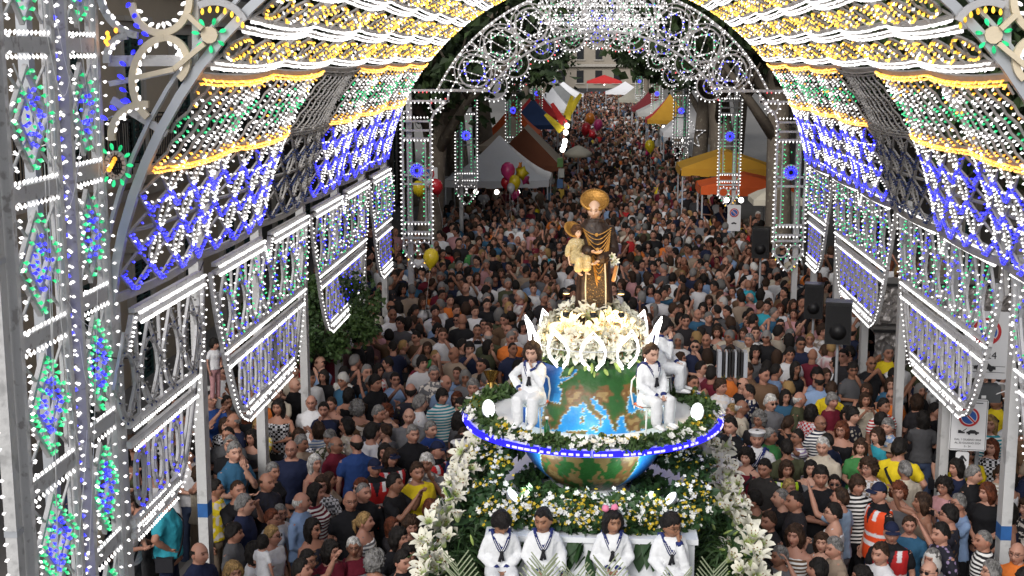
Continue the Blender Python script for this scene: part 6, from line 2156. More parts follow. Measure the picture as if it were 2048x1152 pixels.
# ---- white metal chairs and the children on the ring
M_CHAIR = mat("white_chair_enamel", (0.70, 0.70, 0.68), 0.45, 0.06, 6)
M_CORAL = mat("coral_ribbon", (0.75, 0.16, 0.07), 0.6, 0.1, 10)
def chair(loc, rz, s, label):
    root = empty("chair", loc, rz); root.scale = (s, s, s)
    m = MB(); m.lathe([(.001, .40), (.20, .40), (.215, .412), (.21, .425), (.001, .425)], 20, (0, 0, 0)); link("seat", m.mesh("seat", M_CHAIR, True), root)
    for x in (-.16, .16):
        for y in (-.15, .16):
            m = MB(); m.tube([(x, y, .40), (x * 1.18, y * 1.18, .0)], .014, 7); link("leg", m.mesh("leg", M_CHAIR, True), root)
    m = MB(); m.tube([(-.18, .16, .41), (-.20, .20, .62), (-.17, .215, .78), (-.08, .22, .85), (.08, .22, .85), (.17, .215, .78), (.20, .20, .62), (.18, .16, .41)], .014, 7); link("back_hoop", m.mesh("back_hoop", M_CHAIR, True), root)
    for x in (-.08, 0, .08):
        m = MB(); m.tube([(x, .18, .42), (x, .222, .84)], .008, 6); link("back_rod", m.mesh("back_rod", M_CHAIR, True), root)
    m = MB()
    for a in range(3):
        m.tube([(-.19, .12 - a * .06, .43), (-.21, .06 - a * .05, .46), (-.20, .0 - a * .05, .43)], .016, 6)
    m.tube([(.19, .14, .43), (.21, .05, .47), (.20, -.04, .44)], .018, 6)
    link("ribbon", m.mesh("ribbon", M_CORAL, True), root)
    tag(root, label, "chair", "white chairs on the ring platform")
def on_ring(px, py, dy, fig, rz, hair, hc, sk, lab, clab, s=.62, hs=0):
    p = at_y(px, py, FY + dy)
    x = p.x
    chair((x, FY + dy + .07 * math.cos(rz), RZ), rz, s, clab)
    sailor_child(fig, (x, FY + dy, RZ), rz, hair, hc, sk, lab, s, hseed=hs)
on_ring(1066, 742, -.72, Fig('chin', 'hip', seated=True, child=True, fem=True, pitch=.12, yaw=.05), R(-18), 'long', BR, LSKIN, "dark haired girl in sailor suit with hand to cheek, ring platform", "white chair under the girl with hand to cheek", hs=1)
on_ring(1300, 735, -.70, Fig('lap', 'lap', seated=True, child=True, fem=True, pitch=.18, yaw=-.05), R(35), 'tied', BR, LSKIN, "girl with tied hair in sailor suit, hands in lap, ring platform", "white chair under the girl with hands in her lap")
on_ring(1322, 690, .55, Fig('lap', 'chin', seated=True, child=True, pitch=.2, yaw=.3), R(80), 'fringe', DK, LSKIN, "dark haired boy in sailor suit seated behind the lilies on the ring", "white chair under the boy behind the lilies")
# green bottle on the ring
def bottle():
    m = MB(); m.lathe([(.001, 0), (.026, .002), (.028, .015), (.028, .11), (.012, .15), (.011, .185), (.013, .187), (.013, .195), (.001, .196)], 14, (-.42, FY - .93, RZ))
    o = m.build("bottle", mat("green_glass", (.01, .10, .03), .12, .1, 5, spec=.6), None, True); tag(o, "small green bottle standing on the ring before the map", "bottle")
    m = MB(); m.lathe([(.012, .186), (.015, .187), (.015, .21), (.001, .212)], 12, (-.42, FY - .93, RZ)); c = m.build("cap", M_WHITE, o, True)
bottle()
# ================================================================== STALLS, SIGNS, LOUDSPEAKERS, BALLOONS
BOXES = []           # (x0, x1, y0, y1) where nobody stands
for i, y in enumerate((40, 52, 66, 84, 108, 140)):
    BOXES.append((-5.8, -4.5, y - .6, y + .6))
for i, y in enumerate((38.5, 54, 70, 90, 114, 146)):
    BOXES.append((4.7, 6.0, y - .6, y + .6))
def fabric(name, rgb, var=.12):
    return mat(name, rgb, .85, var, 3.0, .25, 12)
F_WHITE, F_BROWN, F_TAN, F_ORANGE, F_NAVY, F_RED, F_MUST, F_GREYW, F_DRED, F_CREAM = (fabric("canvas_white", (.70, .70, .72), .05), fabric("canvas_brown", (.14, .045, .02)), fabric("canvas_tan", (.42, .34, .26)), fabric("canvas_orange", (.62, .10, .02)),
    fabric("canvas_navy", (.03, .06, .16)), fabric("canvas_red", (.50, .03, .03)), fabric("canvas_mustard", (.56, .30, .03)), fabric("canvas_grey", (.50, .50, .48)), fabric("canvas_dark_red", (.16, .02, .025)), fabric("canvas_cream", (.60, .56, .46)))
M_LAMPW = glow("stall_lamp_white", (1.0, .95, .88), 3.0)
M_GOODS = [mat("goods_%d" % i, c, .6, .3, 8) for i, c in enumerate(((.45, .05, .05), (.6, .4, .06), (.1, .2, .4), (.5, .5, .45), (.12, .25, .08)))]
def gazebo(name, cx, cy, w, d, eave, peak, mats, label, style='peak', lamps=2, block=True):
    """four posts, a canopy of separate cloth panels, valance, counter with goods, lamps"""
    root = empty(name, (cx, cy, 0))
    hw, hd = w / 2, d / 2
    for sx in (-1, 1):
        for sy in (-1, 1):
            m = MB(); m.beam((cx + sx * (hw - .05), cy + sy * (hd - .05), 0), (cx + sx * (hw - .05), cy + sy * (hd - .05), eave), .05, .05); m.build("leg", M_GREYMETAL, root)
    corners = [(-hw, -hd), (hw, -hd), (hw, hd), (-hw, hd)]
    n = 7
    for k in range(4):
        a, b = corners[k], corners[(k + 1) % 4]
        m = MB(); V = []
        for i in range(n + 1):
            t = i / n                                   # 0 eave, 1 peak
            if style == 'peak':
                z = eave + (peak - eave) * (t ** 1.35)
                f = 1 - t * .985
                la, lb = (a[0] * f, a[1] * f), (b[0] * f, b[1] * f)
            else:                                       # ridge along the street
                z = eave + (peak - eave) * t
                rx = 1 - t; ry = 1 - t * (.25)
                la, lb = (a[0] * rx, a[1] * ry), (b[0] * rx, b[1] * ry)
            for j in range(n + 1):
                u = j / n
                sag = -.05 * math.sin(math.pi * u) * (1 - t)
                V.append((cx + la[0] + (lb[0] - la[0]) * u, cy + la[1] + (lb[1] - la[1]) * u, z + sag))
        F = [(i * (n + 1) + j, i * (n + 1) + j + 1, (i + 1) * (n + 1) + j + 1, (i + 1) * (n + 1) + j) for i in range(n) for j in range(n)]
        m.add(V, F); m.build("canopy_panel", mats[k % len(mats)], root, True)
        m = MB(); q = 10
        for j in range(q):
            u0, u1 = j / q, (j + 1) / q
            p0 = Vector((cx + a[0] + (b[0] - a[0]) * u0, cy + a[1] + (b[1] - a[1]) * u0, eave - .05 * math.sin(math.pi * u0))); p1 = Vector((cx + a[0] + (b[0] - a[0]) * u1, cy + a[1] + (b[1] - a[1]) * u1, eave - .05 * math.sin(math.pi * u1)))
            dn = Vector((0, 0, -.26 + .03 * (j % 2)))
            o_ = Vector((a[1] + b[1], -(a[0] + b[0]), 0)) * 0
            out = Vector(((a[0] + b[0]) / 2, (a[1] + b[1]) / 2, 0)).normalized() * .02
            m.quad(p0 + out, p1 + out, p1 + dn + out * 2, p0 + dn + out * 2)
        m.build("valance", mats[k % len(mats)], root)
    m = MB(); m.box((cx, cy - hd * .2, .45), (w * .82, d * .5, .9)); m.build("counter", M_GOODS[3], root)
    g = random.Random(int(cx * 100 + cy))
    for k in range(7):
        m = MB(); x = cx - w * .36 + w * .72 * k / 6; m.lathe([(.001, .9), (.12, .9), (.17, 1.06), (.14, 1.16), (.06, 1.22), (.001, 1.24)], 8, (x, cy - hd * .3, 0), sy=.8); m.build("goods_pile", M_GOODS[g.randrange(5)], root, True)
    for k in range(lamps):
        x = cx - hw * .6 + w * .6 * (k + .5) / lamps
        m = MB(); m.lathe([(.001, -.09), (.06, -.07), (.09, .0), (.06, .07), (.02, .09)], 10, (x, cy - hd * .9, eave - .45)); m.build("lamp_globe", M_LAMPW, root, True)
        m = MB(); m.tube([(x, cy - hd * .9, eave - .36), (x, cy - hd * .9, eave - .05)], .008, 4); m.build("lamp_cord", M_BLACK, root)
    if block:
        BOXES.append((cx - hw - .1, cx + hw + .1, cy - hd - .1, cy + hd + .1))
    tag(root, label, "stall", "market stalls along the avenue")
    return root
gazebo("gazebo", -3.55, 50.0, 3.8, 3.2, 2.40, 3.90, [F_WHITE], "large white peaked gazebo on the left, balloons before it", lamps=3)
gazebo("market_tent", -2.95, 57.5, 3.0, 4.0, 2.35, 3.85, [F_BROWN, F_TAN], "brown and tan tent behind the white gazebo", 'ridge')
gazebo("market_tent", -3.9, 63.5, 3.0, 3.0, 2.7, 4.0, [F_TAN, F_BROWN], "tan tent between the brown and the orange tent", 'peak')
gazebo("market_tent", -4.2, 69.0, 2.8, 3.0, 2.9, 4.4, [F_ORANGE], "orange tent at the left kerb, beyond the tan tent")
gazebo("market_tent", -3.6, 78.0, 3.0, 3.0, 2.9, 4.3, [F_NAVY], "navy blue tent beyond the orange tent")
gazebo("market_tent", -3.9, 90.0, 3.4, 3.0, 2.8, 4.5, [F_RED, F_WHITE], "red and white peaked tent on the left")
gazebo("market_tent", -3.4, 103.0, 3.4, 3.4, 2.7, 4.4, [F_WHITE], "white peaked tent farther left beyond the red one")
gazebo("market_tent", -3.2, 118.0, 3.6, 3.4, 2.8, 4.2, [F_GREYW], "grey white tent on the left, second from the far end", lamps=1)
gazebo("market_tent", -3.2, 134.0, 4.0, 3.4, 2.8, 4.0, [F_WHITE], "small farthest white tent on the left", lamps=1)
gazebo("market_stall", 4.55, 47.6, 3.2, 2.6, 3.05, 3.6, [F_MUST], "mustard yellow canopy behind the orange stall on the right", 'ridge', lamps=0)
gazebo("market_stall", 5.0, 45.0, 3.1, 2.0, 2.65, 3.0, [F_ORANGE], "low orange canopy stall on the right with bright lamps", 'ridge', lamps=4)
gazebo("market_tent", 5.0, 72.0, 3.0, 3.2, 2.85, 4.55, [F_WHITE], "white peaked tent on the right with a star frame beside it", lamps=2)
gazebo("market_tent", 4.5, 83.0, 2.8, 3.0, 2.95, 4.4, [F_MUST, F_MUST, F_MUST, F_RED], "yellow and red tent on the right")
gazebo("market_tent", 4.6, 93.0, 3.6, 3.2, 2.9, 3.8, [F_GREYW], "pale flat tent beyond the yellow and red one", 'ridge', lamps=1)
gazebo("market_tent", 4.2, 103.0, 3.0, 3.0, 2.8, 4.2, [F_DRED], "dark red booth far on the right", lamps=1)
gazebo("market_tent", 3.6, 121.0, 3.2, 3.0, 2.8, 4.0, [F_CREAM], "cream tent far on the right", lamps=1)
gazebo("market_tent", 3.0, 140.0, 4.0, 3.0, 2.9, 3.9, [F_WHITE], "farthest white tent on the right", lamps=1)
gazebo("awning", 1.2, 196.0, 5.0, 4.0, 2.7, 3.6, [F_RED], "long red awning across the far end of the avenue", 'ridge', lamps=1)
# square parasol and round parasol
def parasol(cx, cy, r, z, mat_, sides, label):
    root = empty("parasol", (cx, cy, 0))
    m = MB(); m.tube([(cx, cy, 0), (cx, cy, z + .3)], .03, 8); m.build("pole", M_GREYMETAL, root)
    m = MB(); m.lathe([(r, z - .18), (r, z - .02), (r * .66, z + .14), (r * .3, z + .26), (.001, z + .33)], sides, (cx, cy, 0), Matrix.Rotation(R(45), 3, 'Z')); m.build("canopy", mat_, root, sides > 8)
    m = MB(); m.lathe([(.001, 0), (.3, 0), (.3, .08), (.001, .1)], 12, (cx, cy, 0.03)); m.build("base", M_GREYMETAL, root)
    BOXES.append((cx - .3, cx + .3, cy - .3, cy + .3))
    tag(root, label, "parasol")
parasol(5.35, 40.0, 1.05, 2.75, F_CREAM, 4, "square cream parasol below the mustard stall")
parasol(-.75, 60.0, .62, 2.55, F_CREAM, 18, "round cream parasol standing in the crowd")
# star-shaped light frame by the white tent
p = Panel("star_frame", (4.9, 69.8, 2.75), (1, 0, 0), (0, 0, 1), (0, -1, 0))
st = [(math.cos(math.pi / 2 + math.pi * k / 5) * (.75 if k % 2 == 0 else .3), math.sin(math.pi / 2 + math.pi * k / 5) * (.75 if k % 2 == 0 else .3)) for k in range(10)]
p.line(st, .06, .05, closed=True); p.bulbs(st, .2, 'white', None, 1.5, closed=True)
p.done("grey star shaped light frame before the white tent", "light frame")

# pole with flags and bright lamps in front of the gazebo
def flag_pole():
    x, y = -1.28, 51.5
    root = empty("flag_pole", (x, y, 0))
    m = MB(); m.beam((x, y, 0), (x + .1, y, 4.6), .07, .07); m.build("pole", M_RUST, root)
    fy, fr = fabric("flag_yellow", (.62, .48, .03)), fabric("flag_red", (.5, .03, .03))
    for k, (dx, z, mm_, ang) in enumerate(((.02, 4.5, fy, 20), (-.06, 4.2, fr, -25), (.1, 4.75, fy, 40), (-.1, 3.9, fy, -40))):
        m = MB(); n = 8; V = []
        d = Vector((math.sin(R(ang)), 0, math.cos(R(ang))))
        for i in range(n + 1):
            for j in range(4):
                t = i / n
                V.append(Vector((x + dx, y - .05, z)) + d * t * .9 + Vector((math.cos(R(ang)), 0, -math.sin(R(ang)))) * (j / 3 * .32 * (1 - .6 * t)) + Vector((0, .05 * math.sin(t * 6 + j), 0)))
        m.add(V, [(i * 4 + j, i * 4 + j + 1, i * 4 + j + 5, i * 4 + j + 4) for i in range(n) for j in range(3)]); m.build("flag", mm_, root, True)
    for k, (dx, z) in enumerate(((.16, 3.95), (.13, 3.62), (.04, 3.30), (.10, 3.45), (.20, 4.2))):
        m = MB(); m.lathe([(.001, -.11), (.07, -.08), (.10, 0), (.07, .08), (.001, .11)], 10, (x + dx, y - .15, z)); m.build("lamp_globe", M_LAMPW, root, True)
    for k in range(5):
        m = MB(); m.box((x - .05 + .05 * (k % 2), y - .1, 1.2 + k * .4), (.22, .1, .34)); m.build("hung_toy", M_GOODS[k], root)
    BOXES.append((x - .3, x + .3, y - .3, y + .3))
    tag(root, "pole hung with yellow and red flags and bright round lamps", "flag pole")
flag_pole()

# balloons: one thing each, grouped in bunches
BAL_M = {c: mat("balloon_" + c, rgb, .25, .12, 6, spec=.6) for c, rgb in (('pink', (.62, .05, .20)), ('yellow', (.72, .55, .02)), ('red', (.50, .02, .03)), ('silver', (.55, .55, .58)), ('orange', (.65, .20, .02)))}
def balloon_mesh(c, star=False):
    m = MB()
    if star:
        n = 10; V = []
        for s in (-1, 1):
            V.append((0, s * .09, 0))
        rim = [(math.cos(math.pi * 2 * k / n) * (.24 if k % 2 else .16), 0, math.sin(math.pi * 2 * k / n) * (.24 if k % 2 else .16)) for k in range(n)]
        m.add(V + rim, [(0, 2 + k, 2 + (k + 1) % n) for k in range(n)] + [(1, 2 + (k + 1) % n, 2 + k) for k in range(n)])
    else:
        m.lathe([(.012, -.27), (.03, -.25), (.10, -.19), (.18, -.06), (.19, .05), (.15, .16), (.07, .225), (.001, .24)], 14)
        m.lathe([(.001, -.30), (.03, -.30), (.012, -.265)], 8)
    return m.mesh("balloon", BAL_M[c], True)
BALM = {}
def balloon(px, py, y, c, star, label, s=1.0):
    key = (c, star)
    if key not in BALM:
        BALM[key] = balloon_mesh(c, star)
    q = at_y(px, py, y)
    o = link("balloon", BALM[key], None, q, (rng.uniform(-.4, .4), rng.uniform(-.4, .4), rng.uniform(0, 6)), (s, s, s))
    mm = MB(); mm.tube([(0, 0, -.28 if not star else -.15), (.02, 0, -.9), (0, .03, -1.3)], .003, 4)
    link("string", mm.mesh("string", M_WHITE), o)
    tag(o, label, "balloon", "balloons over the crowd")
for a in ((1016, 342, 44, 'pink', False, "large pink balloon before the white gazebo", 1.25), (1043, 346, 44.2, 'yellow', True, "yellow star balloon beside the large pink one", 1.1), (1030, 364, 43.8, 'yellow', False, "yellow balloon lowest but one of the bunch", 1.0),
          (1050, 358, 44.4, 'pink', True, "pink star balloon at the right of the bunch", 1.0), (1012, 366, 44.1, 'red', False, "red balloon at the left of the bunch", .9), (1030, 388, 44, 'pink', False, "small pink balloon at the foot of the bunch", .8),
          (1040, 332, 44.6, 'orange', True, "small orange star balloon at the top of the bunch", .7), (1022, 376, 43.6, 'silver', False, "silver balloon low in the bunch", .7),
          (838, 378, 36, 'yellow', False, "yellow balloon beside the left light column", 1.0), (872, 374, 36, 'red', False, "red balloon between the two left light columns", 1.0), (856, 368, 36.3, 'silver', True, "silver star balloon between yellow and red ones", .9),
          (862, 516, 28.5, 'yellow', False, "yellow balloon low over the crowd left", .9), (1180, 238, 80, 'orange', False, "orange balloon in mid avenue", 1.6), (1172, 258, 74, 'red', False, "red balloon in mid avenue", 1.5), (1196, 250, 76, 'pink', False, "pink balloon in mid avenue", 1.4),
          (1300, 292, 60, 'yellow', False, "yellow balloon over the right half of the avenue", 1.2), (1296, 303, 60.4, 'pink', True, "pink star balloon under the yellow one on the right", 1.2), (1186, 268, 70, 'red', True, "red star balloon in mid avenue", 1.5)):
    balloon(*a)

# loudspeakers on stands
M_GRILLE = mat("speaker_grille", (.010, .010, .011), .7, .3, 200, .4, 300)
def loudspeaker(px, py, y, w, h, label, lab2):
    p = at_y(px, py, y)
    root = empty("loudspeaker", (p.x, y, p.z - h / 2))
    c = Vector((p.x, y, p.z))
    Rm = Matrix.Rotation(R(-12), 3, 'Z')
    m = MB(); m.box(c, (w, w * .85, h), Rm); b = m.build("cabinet", M_BLACK, root)
    m = MB(); m.box(c + Rm @ Vector((0, -w * .43, 0)), (w * .9, .02, h * .92), Rm); m.build("grille", M_GRILLE, root)
    m = MB(); m.box(c + Vector((0, 0, h / 2 + .015)), (w * 1.04, w * .9, .03), Rm); m.build("rain_cover", M_BLACKP, root)
    m = MB(); m.lathe([(.001, -.004), (w * .3, -.004), (w * .33, .01), (.001, .012)], 16, c + Rm @ Vector((0, -w * .445, -h * .18)), Rm @ Matrix.Rotation(R(90), 3, 'X')); m.build("cone", M_BLACK, root, True)
    tag(root, label, "loudspeaker", "loudspeakers on the right")
    st_ = empty("speaker_stand", (p.x, y, 0))
    m = MB(); m.tube([(p.x, y, .03), (p.x, y, p.z - h / 2 - .002)], .025, 8); m.build("pole", M_GREYMETAL, st_)
    for k in range(3):
        a = k * 2.09; m = MB(); m.tube([(p.x, y, .75), (p.x + math.cos(a) * .5, y + math.sin(a) * .5, .04)], .015, 6); m.build("leg", M_BLACK, st_)
    tag(st_, lab2, "stand", "stands of the loudspeakers")
    BOXES.append((p.x - .3, p.x + .3, y - .3, y + .3))
M_BLACKP = mat("black_plastic_sheet", (.02, .02, .022), .3, .3, 12, .6, 25)
loudspeaker(1677, 645, 22.3, .42, .68, "largest black loudspeaker, nearest of the three", "stand under the largest loudspeaker")
loudspeaker(1628, 602, 26.5, .36, .66, "middle black loudspeaker of the three", "stand under the middle loudspeaker")
loudspeaker(1522, 486, 30.5, .38, .66, "smallest farthest black loudspeaker, by the light column", "stand under the farthest loudspeaker")

# foil-covered bandstand fence on the right
def stage():
    root = empty("bandstand", (6.6, 25.5, 0))
    M_FOIL = mat("crumpled_foil", (.30, .28, .27), .35, .5, 9, 1.0, 10, metallic=.3, wear=(.55, .52, .50))
    for k, (z0, z1, yy) in enumerate(((.15, .95, 24.9), (1.0, 1.75, 25.4), (1.8, 2.55, 25.9))):
        m = MB(); nx, nz = 60, 10; g = np.random.default_rng(k); V = []
        for j in range(nz + 1):
            for i in range(nx + 1):
                V.append((5.35 + 3.6 * i / nx, yy + g.normal(0, .035), z0 + (z1 - z0) * j / nz))
        m.add(V, [(j * (nx + 1) + i, j * (nx + 1) + i + 1, (j + 1) * (nx + 1) + i + 1, (j + 1) * (nx + 1) + i) for j in range(nz) for i in range(nx)]); m.build("foil_panel", M_FOIL, root)
        m = MB(); m.beam((5.3, yy - .05, z1 + .02), (9.0, yy - .05, z1 + .02), .05, .05); m.build("rail", M_BLACK, root)
        m = MB(); m.box((7.2, yy + .6, z1 - .06), (3.6, 1.0, .08)); m.build("deck", M_PAVE, root)
    for x in (5.4, 6.6, 7.8, 8.9):
        m = MB(); m.beam((x, 24.82, 0), (x, 24.82, 1.1), .05, .05); m.build("upright", M_BLACK, root)
    BOXES.append((5.2, 9.2, 24.5, 27.0))
    tag(root, "dark bandstand steps faced with crumpled grey foil behind the loudspeakers", "bandstand")
stage()

# ---- road signs: no parking
M_SIGNW = mat("sign_white", (.60, .60, .61), .45, .06, 3)
M_SIGNR = mat("sign_red", (.42, .02, .025), .45, .08, 5)
M_SIGNB = mat("sign_blue", (.02, .08, .30), .45, .08, 5)
M_SIGNK = mat("sign_black", (.015, .015, .018), .5, .05, 5)
def text_part(parent, s, loc, size, m_, rot):
    c = bpy.data.curves.new("lettering", 'FONT'); c.body = s; c.size = size; c.align_x = 'CENTER'; c.extrude = .001
    t = bpy.data.objects.new("lettering", c); COL.objects.link(t)
    dg = bpy.context.evaluated_depsgraph_get(); me = bpy.data.meshes.new_from_object(t.evaluated_get(dg)); bpy.data.objects.remove(t)
    me.materials.clear(); me.materials.append(m_)
    o = link("lettering", me, parent); o.location = loc; o.rotation_euler = rot
    return o
def car_outline(parent, x, z, s, tow=False):
    m = MB()
    P = [(-.5, 0), (-.5, .13), (-.36, .17), (-.18, .30), (.16, .30), (.32, .17), (.5, .13), (.5, 0)]
    m.prism([(x + a * s, -.006, z + b * s) for a, b in P], (0, -.003, 0))
    for a in (-.28, .28):
        m.lathe([(.001, -.002), (.10 * s, -.002), (.10 * s, .004), (.001, .004)], 12, (x + a * s, -.010, z), Matrix.Rotation(R(90), 3, 'X'))
    if tow:
        m.prism([(x - 1.15 * s, -.006, z), (x - 1.15 * s, -.006, z + .26 * s), (x - .95 * s, -.006, z + .26 * s), (x - .8 * s, -.006, z + .12 * s), (x - .62 * s, -.006, z + .12 * s), (x - .62 * s, -.006, z)], (0, -.003, 0))
        m.beam((x - .85 * s, -.008, z + .12 * s), (x - .48 * s, -.008, z + .42 * s), .05 * s, .004, (0, -1, 0))
    return link("car_symbol", m.mesh("car_symbol", M_SIGNK), parent)
def no_parking_disc(parent, z, r):
    d = Matrix.Rotation(R(90), 3, 'X')
    m = MB(); m.lathe([(.001, 0), (r, 0), (r, .004), (.001, .004)], 32, (0, -.005, z), d); o = link("red_disc", m.mesh("red_disc", M_SIGNR), parent)
    m = MB(); m.lathe([(.001, 0), (r * .78, 0), (r * .78, .003), (.001, .003)], 32, (0, -.0095, z), d); link("white_disc", m.mesh("white_disc", M_SIGNW), parent)
    m = MB(); m.lathe([(.001, 0), (r * .71, 0), (r * .71, .003), (.001, .003)], 32, (0, -.013, z), d); link("blue_disc", m.mesh("blue_disc", M_SIGNB), parent)
    m = MB(); m.beam((-r * .53, -.0175, z + r * .53), (r * .53, -.0175, z - r * .53), r * .27, .002, (0, -1, 0)); link("white_bar", m.mesh("white_bar", M_SIGNW), parent)
    m = MB(); m.beam((-r * .58, -.0205, z + r * .58), (r * .58, -.0205, z - r * .58), r * .15, .002, (0, -1, 0)); link("red_bar", m.mesh("red_bar", M_SIGNR), parent)
def sign_plate(px, py, y, w, h, rz, kind, label):
    p = at_y(px, py, y)
    root = empty("parking_sign", (p.x, y, p.z), rz)
    m = MB(); k = .03; P = []
    for sx, sz in ((1, 1), (-1, 1), (-1, -1), (1, -1)):
        for q in range(4):
            a = (0 if (sx, sz) == (1, 1) else 90 if (sx, sz) == (-1, 1) else 180 if (sx, sz) == (-1, -1) else 270) + q * 30
            P.append((sx * (w / 2 - k) + k * math.cos(R(a)), 0, sz * (h / 2 - k) + k * math.sin(R(a))))
    m.prism(P, (0, .006, 0)); link("plate", m.mesh("plate", M_SIGNW), root)
    if kind == 'big':
        no_parking_disc(root, h * .20, w * .33); text_part(root, "0-24", (.02, -.004, -h * .20), h * .15, M_SIGNK, (R(90), 0, 0)); car_outline(root, 0, -h * .36, w * .5)
        m = MB(); m.beam((-w * .46, -.004, -h * .31), (w * .46, -.004, -h * .31), .006, .003, (0, -1, 0)); m.beam((-w * .46, -.004, -h * .40), (w * .46, -.004, -h * .40), .006, .003, (0, -1, 0)); link("rule", m.mesh("rule", M_SIGNK), root)
    elif kind == 'small':
        no_parking_disc(root, h * .16, w * .28); car_outline(root, w * .12, -h * .16, w * .34, True)
        text_part(root, "DAL 1 GIUGNO 2024", (0, -.004, -h * .30), h * .052, M_SIGNK, (R(90), 0, 0)); text_part(root, "AL 30 GIUGNO 2024", (0, -.004, -h * .365), h * .052, M_SIGNK, (R(90), 0, 0)); text_part(root, "0 - 24", (0, -.004, -h * .43), h * .05, M_SIGNK, (R(90), 0, 0))
        m = MB(); m.beam((-w * .3, -.004, h * .43), (w * .36, -.004, h * .43), .012, .003, (0, -1, 0)); link("heading", m.mesh("heading", M_SIGNK), root)
        fr = MB(); q = [(-w * .47, -.003, -h * .475), (w * .47, -.003, -h * .475), (w * .47, -.003, h * .475), (-w * .47, -.003, h * .475)]
        for a, b in zip(q, q[1:] + q[:1]):
            fr.beam(a, b, .006, .003, (0, -1, 0))
        link("rule", fr.mesh("rule", M_SIGNK), root)
    elif kind == 'arrow':
        m = MB(); m.beam((0, -.003, -h * .25), (0, -.003, h * .3), .025, .004, (0, -1, 0))
        for s in (-1, 1):
            m.beam((0, -.0035, h * .32), (s * .05, -.0035, h * .08), .022, .004, (0, -1, 0))
        link("arrow", m.mesh("arrow", M_SIGNK), root)
    else:
        no_parking_disc(root, h * .20, w * .34); car_outline(root, 0, -h * .22, w * .4)
    tag(root, label, "sign", "parking signs on the kerb")
    return p
sp = sign_plate(1972, 690, 17.9, .56, .92, R(-10), 'big', "large white no parking sign reading 24 with car symbol")
sign_plate(1937, 850, 17.4, .47, .70, R(-6), 'small', "white temporary no parking sign with tow truck symbol")
sign_plate(1924, 925, 17.45, .17, .30, R(-6), 'arrow', "narrow white sign with black upward arrow")
sq = sign_plate(1468, 436, 41.0, .40, .80, 0, 'far', "small distant no parking sign below the inner light column")
sl = sign_plate(856, 356, 38.5, .55, .62, 0, 'far', "no parking sign beside the mottled plane tree on the left")
def sign_post(x, y, z, label):
    root = empty("sign_post", (x, y, 0))
    m = MB(); m.tube([(x, y + .06, 0), (x, y + .06, z)], .03, 8); m.build("pole", M_GREYMETAL, root)
    m = MB(); m.lathe([(.03, z), (.036, z + .01), (.001, z + .05)], 8, (x, y + .06, 0)); m.build("cap", M_BLACK, root)
    tag(root, label, "post"); BOXES.append((x - .15, x + .15, y - .15, y + .15))
sign_post(sp.x, 17.95, sp.z + .4, "grey pole behind the large no parking sign")
q = at_y(1934, 925, 17.5); sign_post(q.x - .02, 17.5, 2.9, "grey pole carrying the temporary sign and the arrow")
sign_post(sq.x, 41.05, sq.z + .3, "grey pole of the small distant no parking sign")
sign_post(sl.x, 38.55, sl.z + .25, "grey pole of the left no parking sign")
# grey junction box under the large sign
def junction():
    q = at_y(1955, 785, 17.8); m = MB(); m.box((q.x, 17.8, q.z), (.55, .22, .22)); o = m.build("junction_box", mat("dark_grey_box", (.07, .075, .08), .5, .2, 6))
    m = MB(); m.box((q.x + .05, 17.68, q.z - .03), (.06, .004, .04)); m.build("label_plate", M_WHITE, o)
    m = MB(); m.tube([(q.x + .2, 17.7, q.z), (q.x + .35, 17.65, q.z + .08), (q.x + .42, 17.65, q.z + .02), (q.x + .3, 17.68, q.z - .05)], .008, 5); m.build("cable_loop", M_WHITE, o)
    tag(o, "dark grey junction box under the large no parking sign", "electric box")
junction()
# brass horn and accordion among the band
def horn():
    q = at_y(983, 752, 17.0)
    root = empty("brass_horn", q)
    M_BRASS = mat("brass", (.60, .38, .10), .25, .2, 10, metallic=.9)
    m = MB(); m.lathe([(.012, -.35), (.02, -.2), (.035, -.08), (.07, .0), (.115, .05), (.12, .052), (.11, .048), (.03, -.1)], 20, q, Matrix.Rotation(R(-25), 3, 'X')); m.build("bell", M_BRASS, root, True)
    m = MB(); pts = [q + Vector((math.cos(a) * .12, .05, -.28 + math.sin(a) * .18)) for a in np.linspace(0, 6.28, 17)[:-1]]; m.tube(pts, .018, 8, closed=True); m.build("coil", M_BRASS, root, True)
    for k in range(3):
        m = MB(); m.tube([q + Vector((.02 + k * .03, -.02, -.22)), q + Vector((.02 + k * .03, -.02, -.36))], .012, 6); m.build("valve", M_BRASS, root)
    tag(root, "brass horn held above the crowd left of the globe", "horn")
horn()
def accordion():
    q = at_y(1464, 727, 17.6)
    root = empty("accordion", q)
    m = MB(); m.box(q + Vector((-.17, 0, 0)), (.05, .2, .34)); m.build("treble_end", M_GREYMETAL, root)
    m = MB(); m.box(q + Vector((.17, 0, 0)), (.05, .2, .34)); m.build("bass_end", M_GREYMETAL, root)
    for k in range(7):
        m = MB(); m.box(q + Vector((-.12 + k * .04, 0, 0)), (.022, .19 - .02 * (k % 2), .345)); m.build("bellows_fold", M_BLACK if k % 3 != 1 else M_GREYMETAL, root)
    tag(root, "black and white accordion right of the lilies", "accordion")
accordion()
